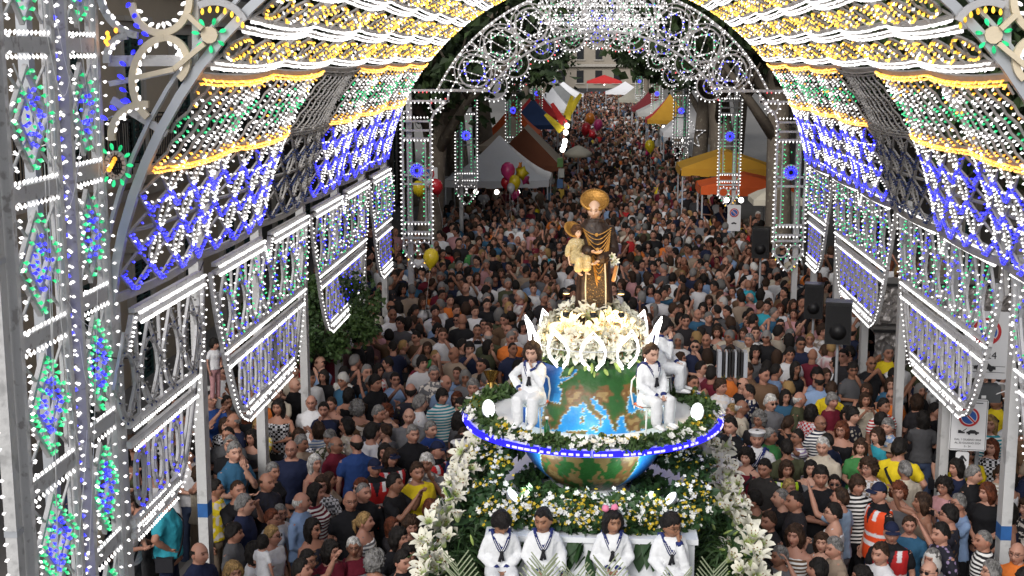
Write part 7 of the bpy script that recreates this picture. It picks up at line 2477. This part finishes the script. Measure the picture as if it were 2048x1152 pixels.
# hanging cables across the gallery
for i, (a, b, sag, lab) in enumerate((((-4.5, 12.4, 6.4), (-9.4, 15.5, 6.0), .4, "thin cable from the near arch to the cream house"), ((-4.55, 12.3, 5.3), (-4.55, 10.4, 6.9), .25, "thin loose wire hanging on the light tower"),
                                   ((-4.1, 29.5, 6.1), (-5.1, 40, 5.0), .5, "cable from the left light column to the mottled tree"), ((4.2, 29.5, 6.1), (5.3, 38.5, 5.2), .5, "cable from the right light column to the tree behind"), ((-4.5, 15.1, 4.6), (-4.55, 11.5, 4.4), .5, "wire sagging along the left side of the gallery"))):
    m = MB(); A, Bq = Vector(a), Vector(b)
    m.tube([A.lerp(Bq, t) - Vector((0, 0, sag * 4 * t * (1 - t))) for t in np.linspace(0, 1, 13)], .008, 5); o = m.build("cable", M_BLACK if i > 1 else M_WHITE); tag(o, lab, "cable")
# ================================================================== THE CROWD
WHT, CRM, BLK, NVY, GRY, LBL, TEA, MAR, RED, YEL, BEI, OLV, PNK, LAV, BRN, GRN, DGR, ORG, TUR, CHR = (
    (.60, .60, .62), (.46, .41, .33), (.010, .010, .012), (.012, .017, .045), (.14, .14, .15), (.20, .29, .46), (.03, .10, .18), (.13, .012, .025), (.42, .022, .025), (.68, .52, .02),
    (.26, .20, .15), (.06, .065, .035), (.42, .22, .23), (.26, .20, .33), (.12, .07, .04), (.05, .20, .06), (.07, .07, .075), (.60, .16, .03), (.03, .28, .36), (.022, .020, .023))
CNAME = {WHT: "white", CRM: "cream", BLK: "black", NVY: "navy", GRY: "grey", LBL: "light blue", TEA: "teal blue", MAR: "maroon", RED: "red", YEL: "yellow", BEI: "beige", OLV: "olive",
         PNK: "pink", LAV: "lavender", BRN: "brown", GRN: "green", DGR: "dark grey", ORG: "orange", TUR: "turquoise", CHR: "charcoal"}
TOPS = [WHT] * 18 + [CRM] * 3 + [BLK] * 17 + [NVY] * 7 + [CHR] * 6 + [DGR] * 6 + [GRY] * 4 + [LBL] * 4 + [TEA] * 3 + [MAR] * 3 + [RED] * 2 + [BEI] * 4 + [OLV] * 3 + [PNK] * 3 + [LAV] + [BRN] * 4 + [GRN] + [YEL] + [ORG] + [TUR]
HDK, HBR, HGY, HWH, HBL, HRD = (.010, .008, .007), (.032, .017, .010), (.15, .145, .14), (.42, .41, .39), (.24, .15, .06), (.09, .026, .012)
HNAME = {HDK: "black", HBR: "brown", HGY: "grey", HWH: "white", HBL: "blond", HRD: "red-brown"}

MK = {  # men
 'm_down': Kit(Fig('down', 'down', yaw=.15, pitch=-.05), collar=True, seed=1),
 'm_fold': Kit(Fig('fold', 'fold', yaw=-.3, pitch=-.08), seed=2, beard=.4),
 'm_front': Kit(Fig('front', 'front', yaw=.35, pitch=.05, heavy=1.12), collar=True, seed=3),
 'm_phone': Kit(Fig('phone', 'phone', yaw=.0, pitch=-.12), seed=4),
 'm_raise': Kit(Fig('raise', 'down', yaw=.1, pitch=-.18), seed=5, beard=.8),
 'm_chin': Kit(Fig('chin', 'fold', yaw=-.45, pitch=-.05), sleeve='short', seed=6, collar=True),
 'm_long': Kit(Fig('down', 'front', yaw=.5, pitch=-.1), sleeve='long', collar=True, seed=7),
 'm_big': Kit(Fig('down', 'hip', yaw=-.2, pitch=-.05, heavy=1.22), sleeve='short', seed=8, beard=.3),
}
WK = {
 'w_down': Kit(Fig('down', 'down', fem=True, yaw=.3, pitch=-.05), seed=11),
 'w_fold': Kit(Fig('fold', 'front', fem=True, yaw=-.25, pitch=-.06), sleeve='none', hem=.84, seed=12),
 'w_dress': Kit(Fig('down', 'front', fem=True, yaw=.1, pitch=-.1), sleeve='none', hem=.5, seed=13),
 'w_phone': Kit(Fig('phone', 'phone', fem=True, pitch=-.12), sleeve='short', seed=14),
 'w_chin': Kit(Fig('chin', 'fold', fem=True, yaw=.45, pitch=-.02), seed=15),
 'w_raise': Kit(Fig('down', 'raise', fem=True, yaw=-.1, pitch=-.15), sleeve='none', seed=16),
 'w_tee': Kit(Fig('front', 'front', fem=True, yaw=-.5, heavy=1.15, pitch=-.05), seed=17),
 'w_dress2': Kit(Fig('front', 'down', fem=True, yaw=.0, heavy=1.2, pitch=-.08), sleeve='short', hem=.45, seed=18),
}
KITS = {**MK, **WK}
POSE = {'m_down': "arms hanging", 'm_fold': "arms folded", 'm_front': "hands together", 'm_phone': "both hands raised to the face", 'm_raise': "one arm raised", 'm_chin': "hand on chin", 'm_long': "long sleeves", 'm_big': "hand on hip",
        'w_down': "arms hanging", 'w_fold': "arms crossed", 'w_dress': "sleeveless dress", 'w_phone': "both hands raised to the face", 'w_chin': "hand on chin", 'w_raise': "one arm raised", 'w_tee': "hands together", 'w_dress2': "wide dress"}
M_PHONE = mat("phone_body", (0.012, 0.012, 0.014), 0.3, 0.1, 5)
M_SCREEN = glow("phone_screen", (0.55, 0.75, 1.0), 0.6)
def phone(loc, rz, s, label):
    root = empty("phone", loc, rz)
    m = MB(); m.box((0, 0, 0), (.14, .011, .075)); link("case", m.mesh("case", M_PHONE), root)
    m = MB(); m.box((0, .0068, 0), (.128, .002, .066)); link("screen", m.mesh("screen", M_SCREEN), root)
    m = MB(); m.lathe([(.001, -.002), (.008, -.002), (.008, .002), (.001, .002)], 8, (.05, -.007, .02), Matrix.Rotation(R(90), 3, 'X')); link("camera_lens", m.mesh("camera_lens", M_BLACK), root)
    tag(root, label, "phone", "phones held up by onlookers")

def strap_mesh(kit):
    if not hasattr(kit, 'strap'):
        f = kit.fig; R_ = f.torso(.026, .80, .014, 1.45); m = MB(); pts = []
        zs = [q[0].z for q in R_]
        for j in range(24):
            t = 2 * math.pi * j / 24
            z = 1.13 + .30 * math.cos(t)
            a, bq, cy = (np.interp(z, zs, [g_(q) for q in R_]) for g_ in (lambda q: q[1][0], lambda q: q[2][1], lambda q: q[0].y))
            pts.append(Vector((math.cos(t) * min(a, .11 if z > 1.35 else .2), cy + math.sin(t) * bq * 1.05, z)))
        m.ribbon(pts, .035, .008, lambda p: Vector((p.x, p.y * 2, 0)), closed=True)
        m.box((-.20 * f.heavy, -.02, .86), (.08, .20, .17))
        kit.strap = m.mesh("shoulder_strap", M_BLACKCLOTH)
    return kit.strap
# vest over a plain tee for the marshals
def vest_mesh(fig, base_c, strip_c=(.68, .68, .70)):
    m = MB(); ring_loft(m, fig.torso(.030, .80, .016, 1.43), 18)
    V, T = solidify(m, .013, 2)
    C = np.tile(base_c, (len(V), 1)); x, z = V[:, 0], V[:, 2]
    C[((z > .985) & (z < 1.035)) | ((z > 1.10) & (z < 1.15))] = strip_c
    C[(np.abs(np.abs(x) - .10) < .026) & (z > 1.30)] = strip_c
    C[(np.abs(x) < .055 * smooth01(z, 1.22, 1.45) + .004) & (V[:, 1] < 0) & (z > 1.16)] = (.012, .012, .02)
    return np_mesh("vest", V, T, M_VEST, C)

class Occ:
    """who stands where, in half-metre cells"""
    def __init__(s):
        s.g = {}
    def append(s, t):
        s.g.setdefault((int(t[0] // .5), int(t[1] // .5)), []).append(t)
    def near(s, x, y):
        i, j = int(x // .5), int(y // .5)
        for a in (-1, 0, 1):
            for b in (-1, 0, 1):
                yield from s.g.get((i + a, j + b), ())
occupied = Occ()
def blocked(x, y, r=.40):
    return any((x - a) ** 2 + (y - b) ** 2 < (r + q) ** 2 for a, b, q in occupied.near(x, y))
def in_float(x, y, m=.0):
    return abs(x) < 1.62 + m and 10.4 < y < 15.35 + m
def in_box(x, y):
    if in_float(x, y):
        return True
    return any(a < x < b and c < y < d for a, b, c, d in BOXES)
n_people = [0]
used = set()
def unique(label):
    base = label
    words_ = ["in front", "behind others", "partly hidden", "half turned", "farther back", "slightly apart"]
    i = 0
    while label in used:
        label = base + ", " + words_[i % len(words_)] if i < len(words_) else base + ", " + words_[i % len(words_)] + ", " + words_[(i // len(words_)) % len(words_)]
        i += 1
    used.add(label)
    return label
def where(x, y):
    px, py, _ = project((x, y, 1.55))
    if y < 16.2 and abs(x) < 3.0:
        side = "close to the %s garland" % ("left" if x < 0 else "right")
    elif x < -4.3:
        side = "beyond the left posts"
    elif x > 4.45:
        side = "near the right signs" if y < 20 else "beyond the right posts"
    elif abs(x) < 1.7:
        side = "directly behind the float"
    else:
        side = "left of the float" if x < 0 else "right of the float"
    row = "front" if y < 15 else ("second rows" if y < 16.5 else ("middle rows" if y < 18.5 else "back rows"))
    return side, row
def add_person(kind, x, y, rz, top, hair, hc, glasses=None, cap=None, cap_c=NVY, pattern=None, bottom=None, skin=None, scale=None, label=None, vest=None, auto=True):
    kit = KITS[kind]
    fem = kind[0] == 'w'
    sc = scale or (rng.gauss(.955, .03) if fem else rng.gauss(1.015, .03))
    bc = None if 'dress' in kind else (bottom or rng.choice([NVY, BLK, DGR, (.05, .07, .13), BEI, GRY]))
    b = person(kit, (x, y, 0.03), rz, top, bc, hair, hc, skin, glasses, cap, cap_c, pattern, sc, rng.randrange(3), tname="dress" if 'dress' in kind else "shirt")
    if vest is not None:
        link("vest", vest, b)
    if auto and vest is None and rng.random() < .14:
        link("shoulder_strap", strap_mesh(kit), b)
    if label is None:
        s, r = where(x, y)
        hn = "bald" if hair is None else ("balding" if hair == 'balding' else "%s %shaired" % (HNAME.get(hc, "dark"), {'long': "long ", 'bob': "bob ", 'curly': "curly ", 'tied': "tied "}.get(hair, "")))
        pt = {'stripe': " striped", 'print': " dotted", 'floral': " mottled", 'check': " checked"}.get(pattern, "")
        label = "%s person in %s%s %s%s, %s, %s, %s" % (hn, CNAME.get(top, ""), pt, "dress" if 'dress' in kind else "top", {'sun': ", sunglasses", 'clear': ", glasses"}.get(glasses, ""), POSE[kind], s, r)
        if len(label.split()) > 12:
            label = label.replace(", " + POSE[kind], "")
        if len(label.split()) > 13:
            label = label.replace(" person in", " one,").replace(", " + r, "")
    label = unique(label)
    tag(b, label, "person", "onlookers around the float")
    occupied.append((x, y, .16))
    n_people[0] += 1
    return b
def at_head(px, py, h=1.60):
    p = at_z(px, py, h); return p.x, p.y

# ---- people read off the photograph: head pixel, figure, facing, clothes
vk = KITS['m_down'].fig
V_RED, V_ORG = vest_mesh(vk, (.48, .020, .022)), vest_mesh(vk, (.70, .07, .015)); V_YEL = vest_mesh(KITS['w_down'].fig, (.42, .62, .02))
CAST = [
 # px, py, kit, facing, top, hair, hair colour, glasses, cap, pattern, label
 (468, 936, 'm_chin', 60, TEA, 'short', HGY, None, None, None, "grey haired man in teal shirt, hand on chin, by the left post"),
 (428, 968, 'w_down', 80, YEL, 'short', HDK, 'clear', None, 'floral', "woman in yellow and white top by the blue banded left post"),
 (486, 1031, 'm_down', 85, NVY, 'short', HGY, None, None, None, "man in navy polo in profile beside the left post"),
 (517, 1026, 'w_down', 60, WHT, 'short', HRD, 'clear', None, None, "woman with short reddish hair and glasses behind navy polo man"),
 (557, 1002, 'w_tee', 70, WHT, 'short', HGY, 'clear', None, None, "grey haired woman in white top beside the light blue shirt man"),
 (591, 1010, 'm_long', 75, LBL, 'balding', HWH, None, None, None, "balding old man in light blue shirt facing the float"),
 (623, 1050, 'w_dress', 55, BRN, 'long', HDK, 'sun', None, 'print', "long haired woman with sunglasses in spotted brown dress"),
 (701, 1010, 'm_down', 15, BLK, None, HDK, 'clear', None, None, "bald man with glasses in black polo"),
 (723, 995, 'm_long', 25, BLK, 'crew', HGY, None, None, None, "man with grey crew cut in black shirt behind bald man"),
 (628, 918, 'w_fold', 60, MAR, 'long', HWH, None, None, None, "platinum haired woman in sleeveless maroon top"),
 (655, 936, 'w_dress2', 95, BEI, 'short', HBR, None, None, None, "woman with short brown hair in long beige dress"),
 (670, 895, 'm_down', 60, MAR, 'balding', HGY, 'sun', None, None, "balding man with sunglasses in maroon polo"),
 (583, 908, 'm_big', 10, NVY, 'balding', HDK, 'clear', None, None, "large balding man with glasses in navy tee"),
 (543, 942, 'w_tee', 80, BLK, 'short', HGY, None, None, None, "grey haired woman in black, profile, beside large man"),
 (714, 906, 'm_down', 200, (.02, .05, .17), 'balding', HDK, None, None, None, "man in blue tee seen from behind"),
 (749, 940, 'm_down', 20, BLK, 'crew', HDK, None, 'baseball', None, "marshal in red vest and dark cap with moustache"),
 (781, 916, 'm_down', 30, BLK, 'bob', HBR, None, 'baseball', None, "marshal in red vest and cap standing second"),
 (872, 902, 'm_down', 60, BLK, 'crew', HDK, None, 'baseball', None, "marshal in red vest nearest the left garland"),
 (833, 957, 'm_big', 40, YEL, 'short', HBR, None, None, None, "young man in bright yellow polo, hand on hip"),
 (860, 989, 'w_down', 25, BLK, 'bob', HRD, 'clear', None, None, "red bobbed woman with glasses by the left garland"),
 (705, 1075, 'w_tee', 40, MAR, 'short', HWH, 'clear', None, None, "smiling white haired woman in maroon tee"),
 (662, 1091, 'w_down', 45, MAR, 'bob', HDK, 'clear', None, None, "woman with black bob and glasses in maroon tee"),
 (625, 1104, 'm_big', 75, MAR, 'short', HDK, 'clear', None, None, "heavy dark haired man in maroon tee"),
 (749, 1117, 'w_tee', 160, GRY, 'curly', HGY, None, None, None, "person with curly grey hair seen from behind"),
 (783, 1123, 'm_front', 30, BLK, 'short', HDK, None, None, None, "dark haired youth in black at the bottom edge"),
 (817, 1094, 'w_down', 20, BLK, 'bob', HDK, None, None, None, "black haired woman in black top near the left garland"),
 (846, 1106, 'w_fold', 35, CHR, 'long', HDK, None, None, None, "long haired woman in charcoal beside the left garland"),
 (796, 1072, 'w_chin', 40, BLK, 'bob', HDK, None, None, None, "black haired woman with hand to her mouth"),
 (825, 884, 'm_down', 25, BLK, 'short', HGY, None, None, None, "grey haired man in black polo behind the red vests"),
 (860, 863, 'm_down', 40, (.02, .05, .20), 'short', HGY, None, None, None, "grey haired man in royal blue behind the marshals"),
 (820, 1044, 'w_tee', 50, BRN, 'curly', HBR, None, None, None, "curly brown haired woman in brown near the garland"),
 (463, 1141, 'w_tee', 70, BEI, 'bob', HBL, None, None, None, "blond bobbed woman at the bottom edge, left"),
 (903, 905, 'm_down', 60, WHT, 'crew', HDK, None, 'sailor', None, "sailor in white with round white cap by the left garland"),
 (1514, 888, 'm_down', -15, WHT, 'crew', HDK, None, 'sailor', None, "sailor in white blouse and cap by the right garland"),
 (1531, 945, 'm_front', -50, (.03, .028, .027), 'short', HDK, None, None, None, "dark haired man in dark jacket by the right garland"),
 (1573, 925, 'w_down', -5, BLK, 'bob', HBR, None, None, None, "woman in fluorescent yellow vest right of the float"),
 (1622, 919, 'w_dress', -10, GRY, 'long', HDK, None, None, None, "dark haired woman in grey strapless dress"),
 (1670, 957, 'w_down', -25, BLK, 'tied', HDK, 'sun', None, None, "woman in black with sunglasses behind light blue tee man"),
 (1683, 1008, 'm_raise', -120, (.24, .33, .45), 'short', HBR, None, None, None, "bearded man in light blue tee, back half turned"),
 (1760, 1002, 'm_down', -70, BLK, 'crew', HDK, None, 'baseball', None, "marshal in bright orange vest and navy cap"),
 (1783, 1072, 'm_down', -15, BLK, 'crew', HDK, None, 'baseball', None, "marshal in red vest and cap at lower right"),
 (1738, 940, 'w_tee', -20, BEI, 'curly', HBR, 'clear', None, 'check', "curly haired woman in checked top behind the marshal"),
 (1811, 942, 'm_down', -160, CRM, 'short', HGY, None, None, None, "grey haired man in cream polo seen from behind"),
 (1789, 896, 'w_raise', -60, LAV, 'bob', HBR, None, 'straw', None, "woman in lavender with straw hat, arm raised"),
 (1919, 1004, 'm_phone', -70, LBL, 'short', HGY, 'clear', None, None, "grey haired man in light blue tee photographing the float"),
 (1891, 964, 'w_down', -60, PNK, 'curly', HDK, 'clear', None, None, "woman in pink with glasses behind photographing man"),
 (1916, 930, 'w_down', -80, NVY, 'bob', HDK, None, None, None, "woman with black bob in navy beside the arrow sign"),
 (1976, 981, 'w_tee', -40, BLK, 'bob', HRD, None, None, None, "reddish haired woman in black by the right post"),
 (1868, 1106, 'w_down', -70, GRY, 'short', HGY, None, 'veil', None, "nun with pale grey veil at lower right"),
 (1820, 1036, 'w_down', -25, TEA, 'tied', HBR, None, None, None, "woman in teal top behind the red vested marshal"),
 (2036, 1112, 'm_down', -45, ORG, 'balding', HGY, 'clear', None, None, "balding man in orange at the lower right corner"),
 (1993, 817, 'm_down', -60, YEL, 'short', HDK, None, None, None, "man in yellow polo behind the parking sign"),
 (1591, 1078, 'w_dress', -35, BRN, 'bob', HBR, None, None, 'stripe', "woman in striped brown sleeveless dress near right garland"),
 (1562, 1098, 'w_tee', -45, GRY, 'short', HGY, None, None, None, "grey haired woman at the foot of the right garland"),
 (1540, 1040, 'm_down', -60, CHR, 'short', HBR, None, None, None, "brown haired man half hidden by the right garland"),
 (444, 755, 'm_down', 45, WHT, 'crew', HDK, 'sun', None, None, "man in white shirt with sunglasses behind left panel"),
 (452, 802, 'w_fold', 60, BLK, 'tied', HDK, None, None, None, "woman in black top with tied hair beyond left post"),
 (420, 820, 'm_phone', 50, (.02, .06, .22), 'crew', HDK, 'clear', None, None, "man in blue tee holding up a phone beyond left post"),
 (587, 771, 'm_down', 70, BLK, None, HDK, None, None, None, "bald man in black between the left posts"),
 (868, 760, 'm_down', 10, GRY, 'short', HGY, 'clear', None, 'floral', "man in grey patterned shirt left of the globe"),
 (883, 800, 'm_down', 30, TUR, 'fringe', HDK, None, None, 'stripe', "boy in striped turquoise tee left of the globe"),
 (818, 845, 'm_big', 15, GRY, 'balding', HGY, None, None, None, "large balding man in grey polo looking down"),
 (883, 668, 'w_tee', 5, MAR, 'bob', HDK, 'sun', None, None, "woman in dark red sweater with sunglasses"),
 (955, 668, 'm_phone', 5, WHT, 'crew', HDK, None, None, None, "man in white shirt with raised hands left of the lilies"),
 (1500, 690, 'm_long', -60, CRM, 'short', HGY, None, None, None, "man in cream shirt right of the lilies"),
 (1435, 660, 'w_dress', -15, BLK, 'bob', HBR, None, None, 'floral', "woman in black flowered dress right of the lilies"),
 (1500, 790, 'm_down', -120, NVY, 'crew', HDK, None, None, 'floral', "man in dark patterned shirt behind the ring, right"),
 (1518, 835, 'w_tee', -5, CHR, 'curly', HGY, 'clear', None, None, "woman with grey curls and glasses right of the ring"),
 (1462, 875, 'm_down', -40, BLK, 'short', HDK, None, None, None, "bearded dark haired man in black by the ring end"),
 (1497, 575, 'm_down', 190, TUR, None, HDK, None, None, None, "bald man in turquoise shirt with bag strap, from behind"),
 (1500, 600, 'm_long', 195, PNK, 'balding', HGY, None, None, None, "balding man in pink shirt with dark strap, from behind"),
]
VEST_OF = {"marshal in red vest and dark cap with moustache": V_RED, "marshal in red vest and cap standing second": V_RED, "marshal in red vest nearest the left garland": V_RED, "marshal in bright orange vest and navy cap": V_ORG,
           "marshal in red vest and cap at lower right": V_RED, "woman in fluorescent yellow vest right of the float": V_YEL}
for px, py, kind, face, top, hair, hc, gl, cap, pat, lab in CAST:
    x, y = at_head(px, py, 1.60)
    while in_float(x, y, .02):
        x += .06 if x > 0 else -.06
    for (a, b, q) in list(occupied.near(x, y)):                               # keep bodies from running into one another
        d = math.hypot(x - a, y - b)
        if d < .34:
            k = (.34 - d) / max(d, .01); x += (x - a) * k; y += (y - b) * k
    o = add_person(kind, x, y, R(face), top, hair, hc, gl, cap, {'sailor': WHT, 'straw': BEI, 'veil': (.5, .49, .47)}.get(cap, NVY), pat, label=lab, vest=VEST_OF.get(lab))
    if cap == 'sailor':
        link("sailor_collar", sailor_collar(KITS[kind].fig, 0), o)
    if kind.endswith('phone'):
        w = Vector((0, -.40, 1.52)); w.rotate(Euler((0, 0, R(face)))); phone((x + w.x, y + w.y, w.z), R(face), 1, "phone held up by the %s" % lab)
# little ones carried on the shoulders or arms
def small_child(px, py, y, rz, top, label, s=.52):
    p = at_y(px, py, y)
    if 'toddler' not in KITS:
        KITS['toddler'] = Kit(Fig('front', 'down', child=True, yaw=.2, fem=True), voxel=.016)
    b = person(KITS['toddler'], (p.x, y, p.z - 1.6 * s), rz, top, PNK, 'fringe', HDK, SKIN[0], scale=s)
    tag(b, label, "child", "small children lifted above the crowd")
small_child(427, 688, 18.6, R(60), WHT, "toddler in white tee held up behind the left panel")
small_child(524, 1086, 13.75, R(150), WHT, "little girl in white top and pink trousers carried at lower left")

# ---- fill the nearer rows with individuals, most of them facing the float or the viewer
for (x, y) in [(XC + s * RV + (.15 if s > 0 else 0), Y0 + i * BAY) for s in (-1, 1) for i in range(NB + 1)]:
    occupied.append((x, y, .12))
CARDS = []
def random_person(x, y, individual):
    fem = rng.random() < .5
    kind = rng.choice(list(WK) if fem else list(MK))
    if kind.endswith(('phone', 'raise')) and rng.random() < .55:
        kind = 'w_down' if fem else 'm_down'
    if y < 16 and abs(x) > 1.6:
        face = math.degrees(math.atan2(-x, 0.3 - (13.2 - y) * -.4)) * .9 + rng.gauss(0, 22)
        face = max(-95, min(95, face))
    else:
        face = rng.gauss(0, 38) if rng.random() < .78 else rng.uniform(90, 270)
    top = rng.choice(TOPS)
    u = rng.random()
    if fem:
        hair = rng.choice(['bob', 'bob', 'long', 'long', 'curly', 'tied', 'short']); hc = HDK if u < .42 else HBR if u < .74 else HGY if u < .84 else HBL if u < .92 else HRD
    else:
        hair = rng.choice(['short', 'short', 'crew', 'side', 'side', 'balding', 'short', 'short', 'fringe', None if rng.random() < .5 else 'short']); hc = HDK if u < .52 else HBR if u < .70 else HGY if u < .92 else HWH
    gl = 'clear' if rng.random() < .25 else ('sun' if rng.random() < .08 else None)
    pat = rng.choice([None] * 8 + ['stripe', 'print', 'floral', 'check'])
    if top in (BLK, WHT) and pat == 'print':
        pat = None
    return dict(kind=kind, x=x, y=y, rz=R(face), top=top, hair=hair, hc=hc, glasses=gl, pattern=pat, sc=rng.gauss(.955, .035) if fem else rng.gauss(1.015, .035))
cand = []
def try_add(x, y, rmin):
    if in_box(x, y) or blocked(x, y, rmin):
        return False
    occupied.append((x, y, .16)); cand.append((x, y)); return True
def region(n, x0, x1, y0, y1, rmin):
    for _ in range(n):
        try_add(rng.uniform(x0, x1), rng.uniform(y0, y1), rmin)

# ---- run the fill
region(2600, -4.4, 4.5, 12.9, 17.2, .265)
region(1600, -4.4, 4.5, 17.2, 22, .25)
region(700, -6.6, -4.7, 15.0, 24, .27)
region(700, 4.8, 7.6, 13.2, 24, .28)
region(3600, -4.9, 5.0, 22, 34, .26)
region(1500, 5.0, 8.5, 24, 36, .34)
region(500, -7.0, -4.9, 24, 40, .40)
region(3600, -5.4, 5.4, 34, 49, .28)
region(2600, -5.2, 5.0, 49, 72, .34)
region(2200, -4.6, 4.8, 72, 110, .42)
region(1500, -3.6, 3.8, 110, 178, .5)
cand.sort(key=lambda p: p[1])
def seen(x, y):
    px, py, w = project((x, y, 1.6))
    return -40 < px < 2090 and py < 1165
cand = [c for c in cand if seen(*c)]
N_IND = 300 - n_people[0]
people = [random_person(x, y, i < N_IND) for i, (x, y) in enumerate(cand)]
for q in people[:N_IND]:
    add_person(q['kind'], q['x'], q['y'], q['rz'], q['top'], q['hair'], q['hc'], q['glasses'], None, NVY, q['pattern'], scale=q['sc'])

# ---- everybody behind them: one mass, each a small figure with head, hair, shirt and arms
def lod_parts(kind, lv):
    kit = KITS[kind]; f = kit.fig
    nh, nr, vx, rt = ((20, 17), (15, 12), .030, .17) if lv == 0 else (((14, 12), (11, 9), .036, .13) if lv == 1 else ((8, 6), (8, 6), .045, .09))
    P, F, C = f.head(*nh, with_ears=lv == 0)
    inv = np.array(f.headM.inverted()); L = P @ inv[:3, :3].T + inv[:3, 3]
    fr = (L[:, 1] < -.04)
    sh = (gauss(np.abs(L[:, 0]) - .032, .019) * gauss(L[:, 2] - .018, .016) * .62 + gauss(L[:, 0], .03) * gauss(L[:, 2] + .061, .010) * .3) * fr  # eye-socket shade, and a darker mouth, painted into the head colours
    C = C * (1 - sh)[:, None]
    parts = [(P, F, C, 0)]
    m = MB()
    k = 7 if lv == 0 else 5
    for i in range(2):
        s_, e, w = f.arm_pts(i); d = (w - e).normalized()
        m.tube([s_, e, w, w + d * .09, w + d * .17], [.05, .041, .028, .038, .014], k)
    nb = f.M @ Vector((0, .006, 1.40)); m.tube([nb, f.headM @ Vector((0, .02, -.04))], [.075, .055], k + 1)
    parts.append((np.array([tuple(v) for v in m.v]), np.array([t for q in m.f for t in [(q[0], q[j], q[j + 1]) for j in range(1, len(q) - 1)]]), None, 0))
    tv, tt = f.top({'m_long': 'long', 'w_fold': 'none', 'w_dress': 'none', 'w_raise': 'none'}.get(kind, 'short'), .84, .016, voxel=vx, ratio=rt, seed=3)
    parts.append((tv, tt, None, 1))
    m = MB(); m.lathe([(.11, .25), (.15, .6), (.175, .88)], 8, sy=.7); parts.append((np.array([tuple(v) for v in m.v]), np.array([t for q in m.f for t in [(q[0], q[j], q[j + 1]) for j in range(1, len(q) - 1)]]), None, 3))
    return parts, nr, f
def lod_hair(kind, nr, f, seed):
    D, F = grid_sphere(*nr); return f.xf(hair_points(D, kind, seed), f.headM), F
LODS, LODH = {}, {}
VV, TT, CC, nv = [], [], [], 0
for q in people[N_IND:]:
    lv = 0 if q['y'] < 27 else (1 if q['y'] < 46 else 2)
    key = (q['kind'], lv)
    if key not in LODS:
        LODS[key] = lod_parts(*key)
    parts, nr, f = LODS[key]
    sk = np.array(rng.choice(SKIN)); bt = np.array(rng.choice([NVY, BLK, DGR, BEI])); tc = np.array(q['top']) * rng.uniform(.85, 1.1)
    ps = [(P, F, (np.ones((len(P), 3)) if C is None else C) * {0: sk, 1: tc, 3: bt}[c]) for P, F, C, c in parts]
    if q['pattern'] == 'stripe':
        P, F, C = ps[2]; ps[2] = (P, F, np.where((np.sin(P[:, 2] * 110) > 0)[:, None], C, np.array([.6, .6, .6])))
    if q['hair']:
        hk = (q['hair'], key)
        if hk not in LODH:
            LODH[hk] = lod_hair(q['hair'], nr, f, len(LODH))
        P, F = LODH[hk]; ps.append((P, F, np.tile(q['hc'], (len(P), 1)) * rng.uniform(.7, 1.4)))
    if q['glasses'] and lv == 0:
        g_ = glasses_mesh(q['glasses'] == 'sun')
        if 'gv' not in LODH:
            LODH['gv'] = {}
        if q['glasses'] not in LODH['gv']:
            mm = MB()
            for s_ in (-1, 1):
                mm.box((s_ * .031, -.100, .012), (.044, .008, .030) if q['glasses'] == 'sun' else (.044, .008, .006))
            mm.box((0, -.10, .016), (.12, .006, .006))
            LODH['gv'][q['glasses']] = (np.array([tuple(v) for v in mm.v]), np.array([t for z in mm.f for t in [(z[0], z[1], z[2]), (z[0], z[2], z[3])]]))
        P, F = LODH['gv'][q['glasses']]; ps.append((f.xf(P, f.headM), F, np.tile((.012, .01, .01), (len(P), 1))))
    c, s = math.cos(q['rz']) * q['sc'], math.sin(q['rz']) * q['sc']
    for P, F, C in ps:
        W = np.empty_like(P); W[:, 0] = P[:, 0] * c - P[:, 1] * s + q['x']; W[:, 1] = P[:, 0] * s + P[:, 1] * c + q['y']; W[:, 2] = P[:, 2] * q['sc'] + .03
        VV.append(W); TT.append(F + nv); CC.append(C); nv += len(P)
crowd = link("crowd", np_mesh("crowd", np.vstack(VV), np.vstack(TT), M_CROWD, np.vstack(CC)))
tag(crowd, "dense crowd filling the avenue behind the float to the far stalls", "crowd", kind="stuff")
bpy.data.scenes.remove(WORK)
print("people", n_people[0], "crowd", len(people) - N_IND, "tris", sum(len(t) for t in TT))
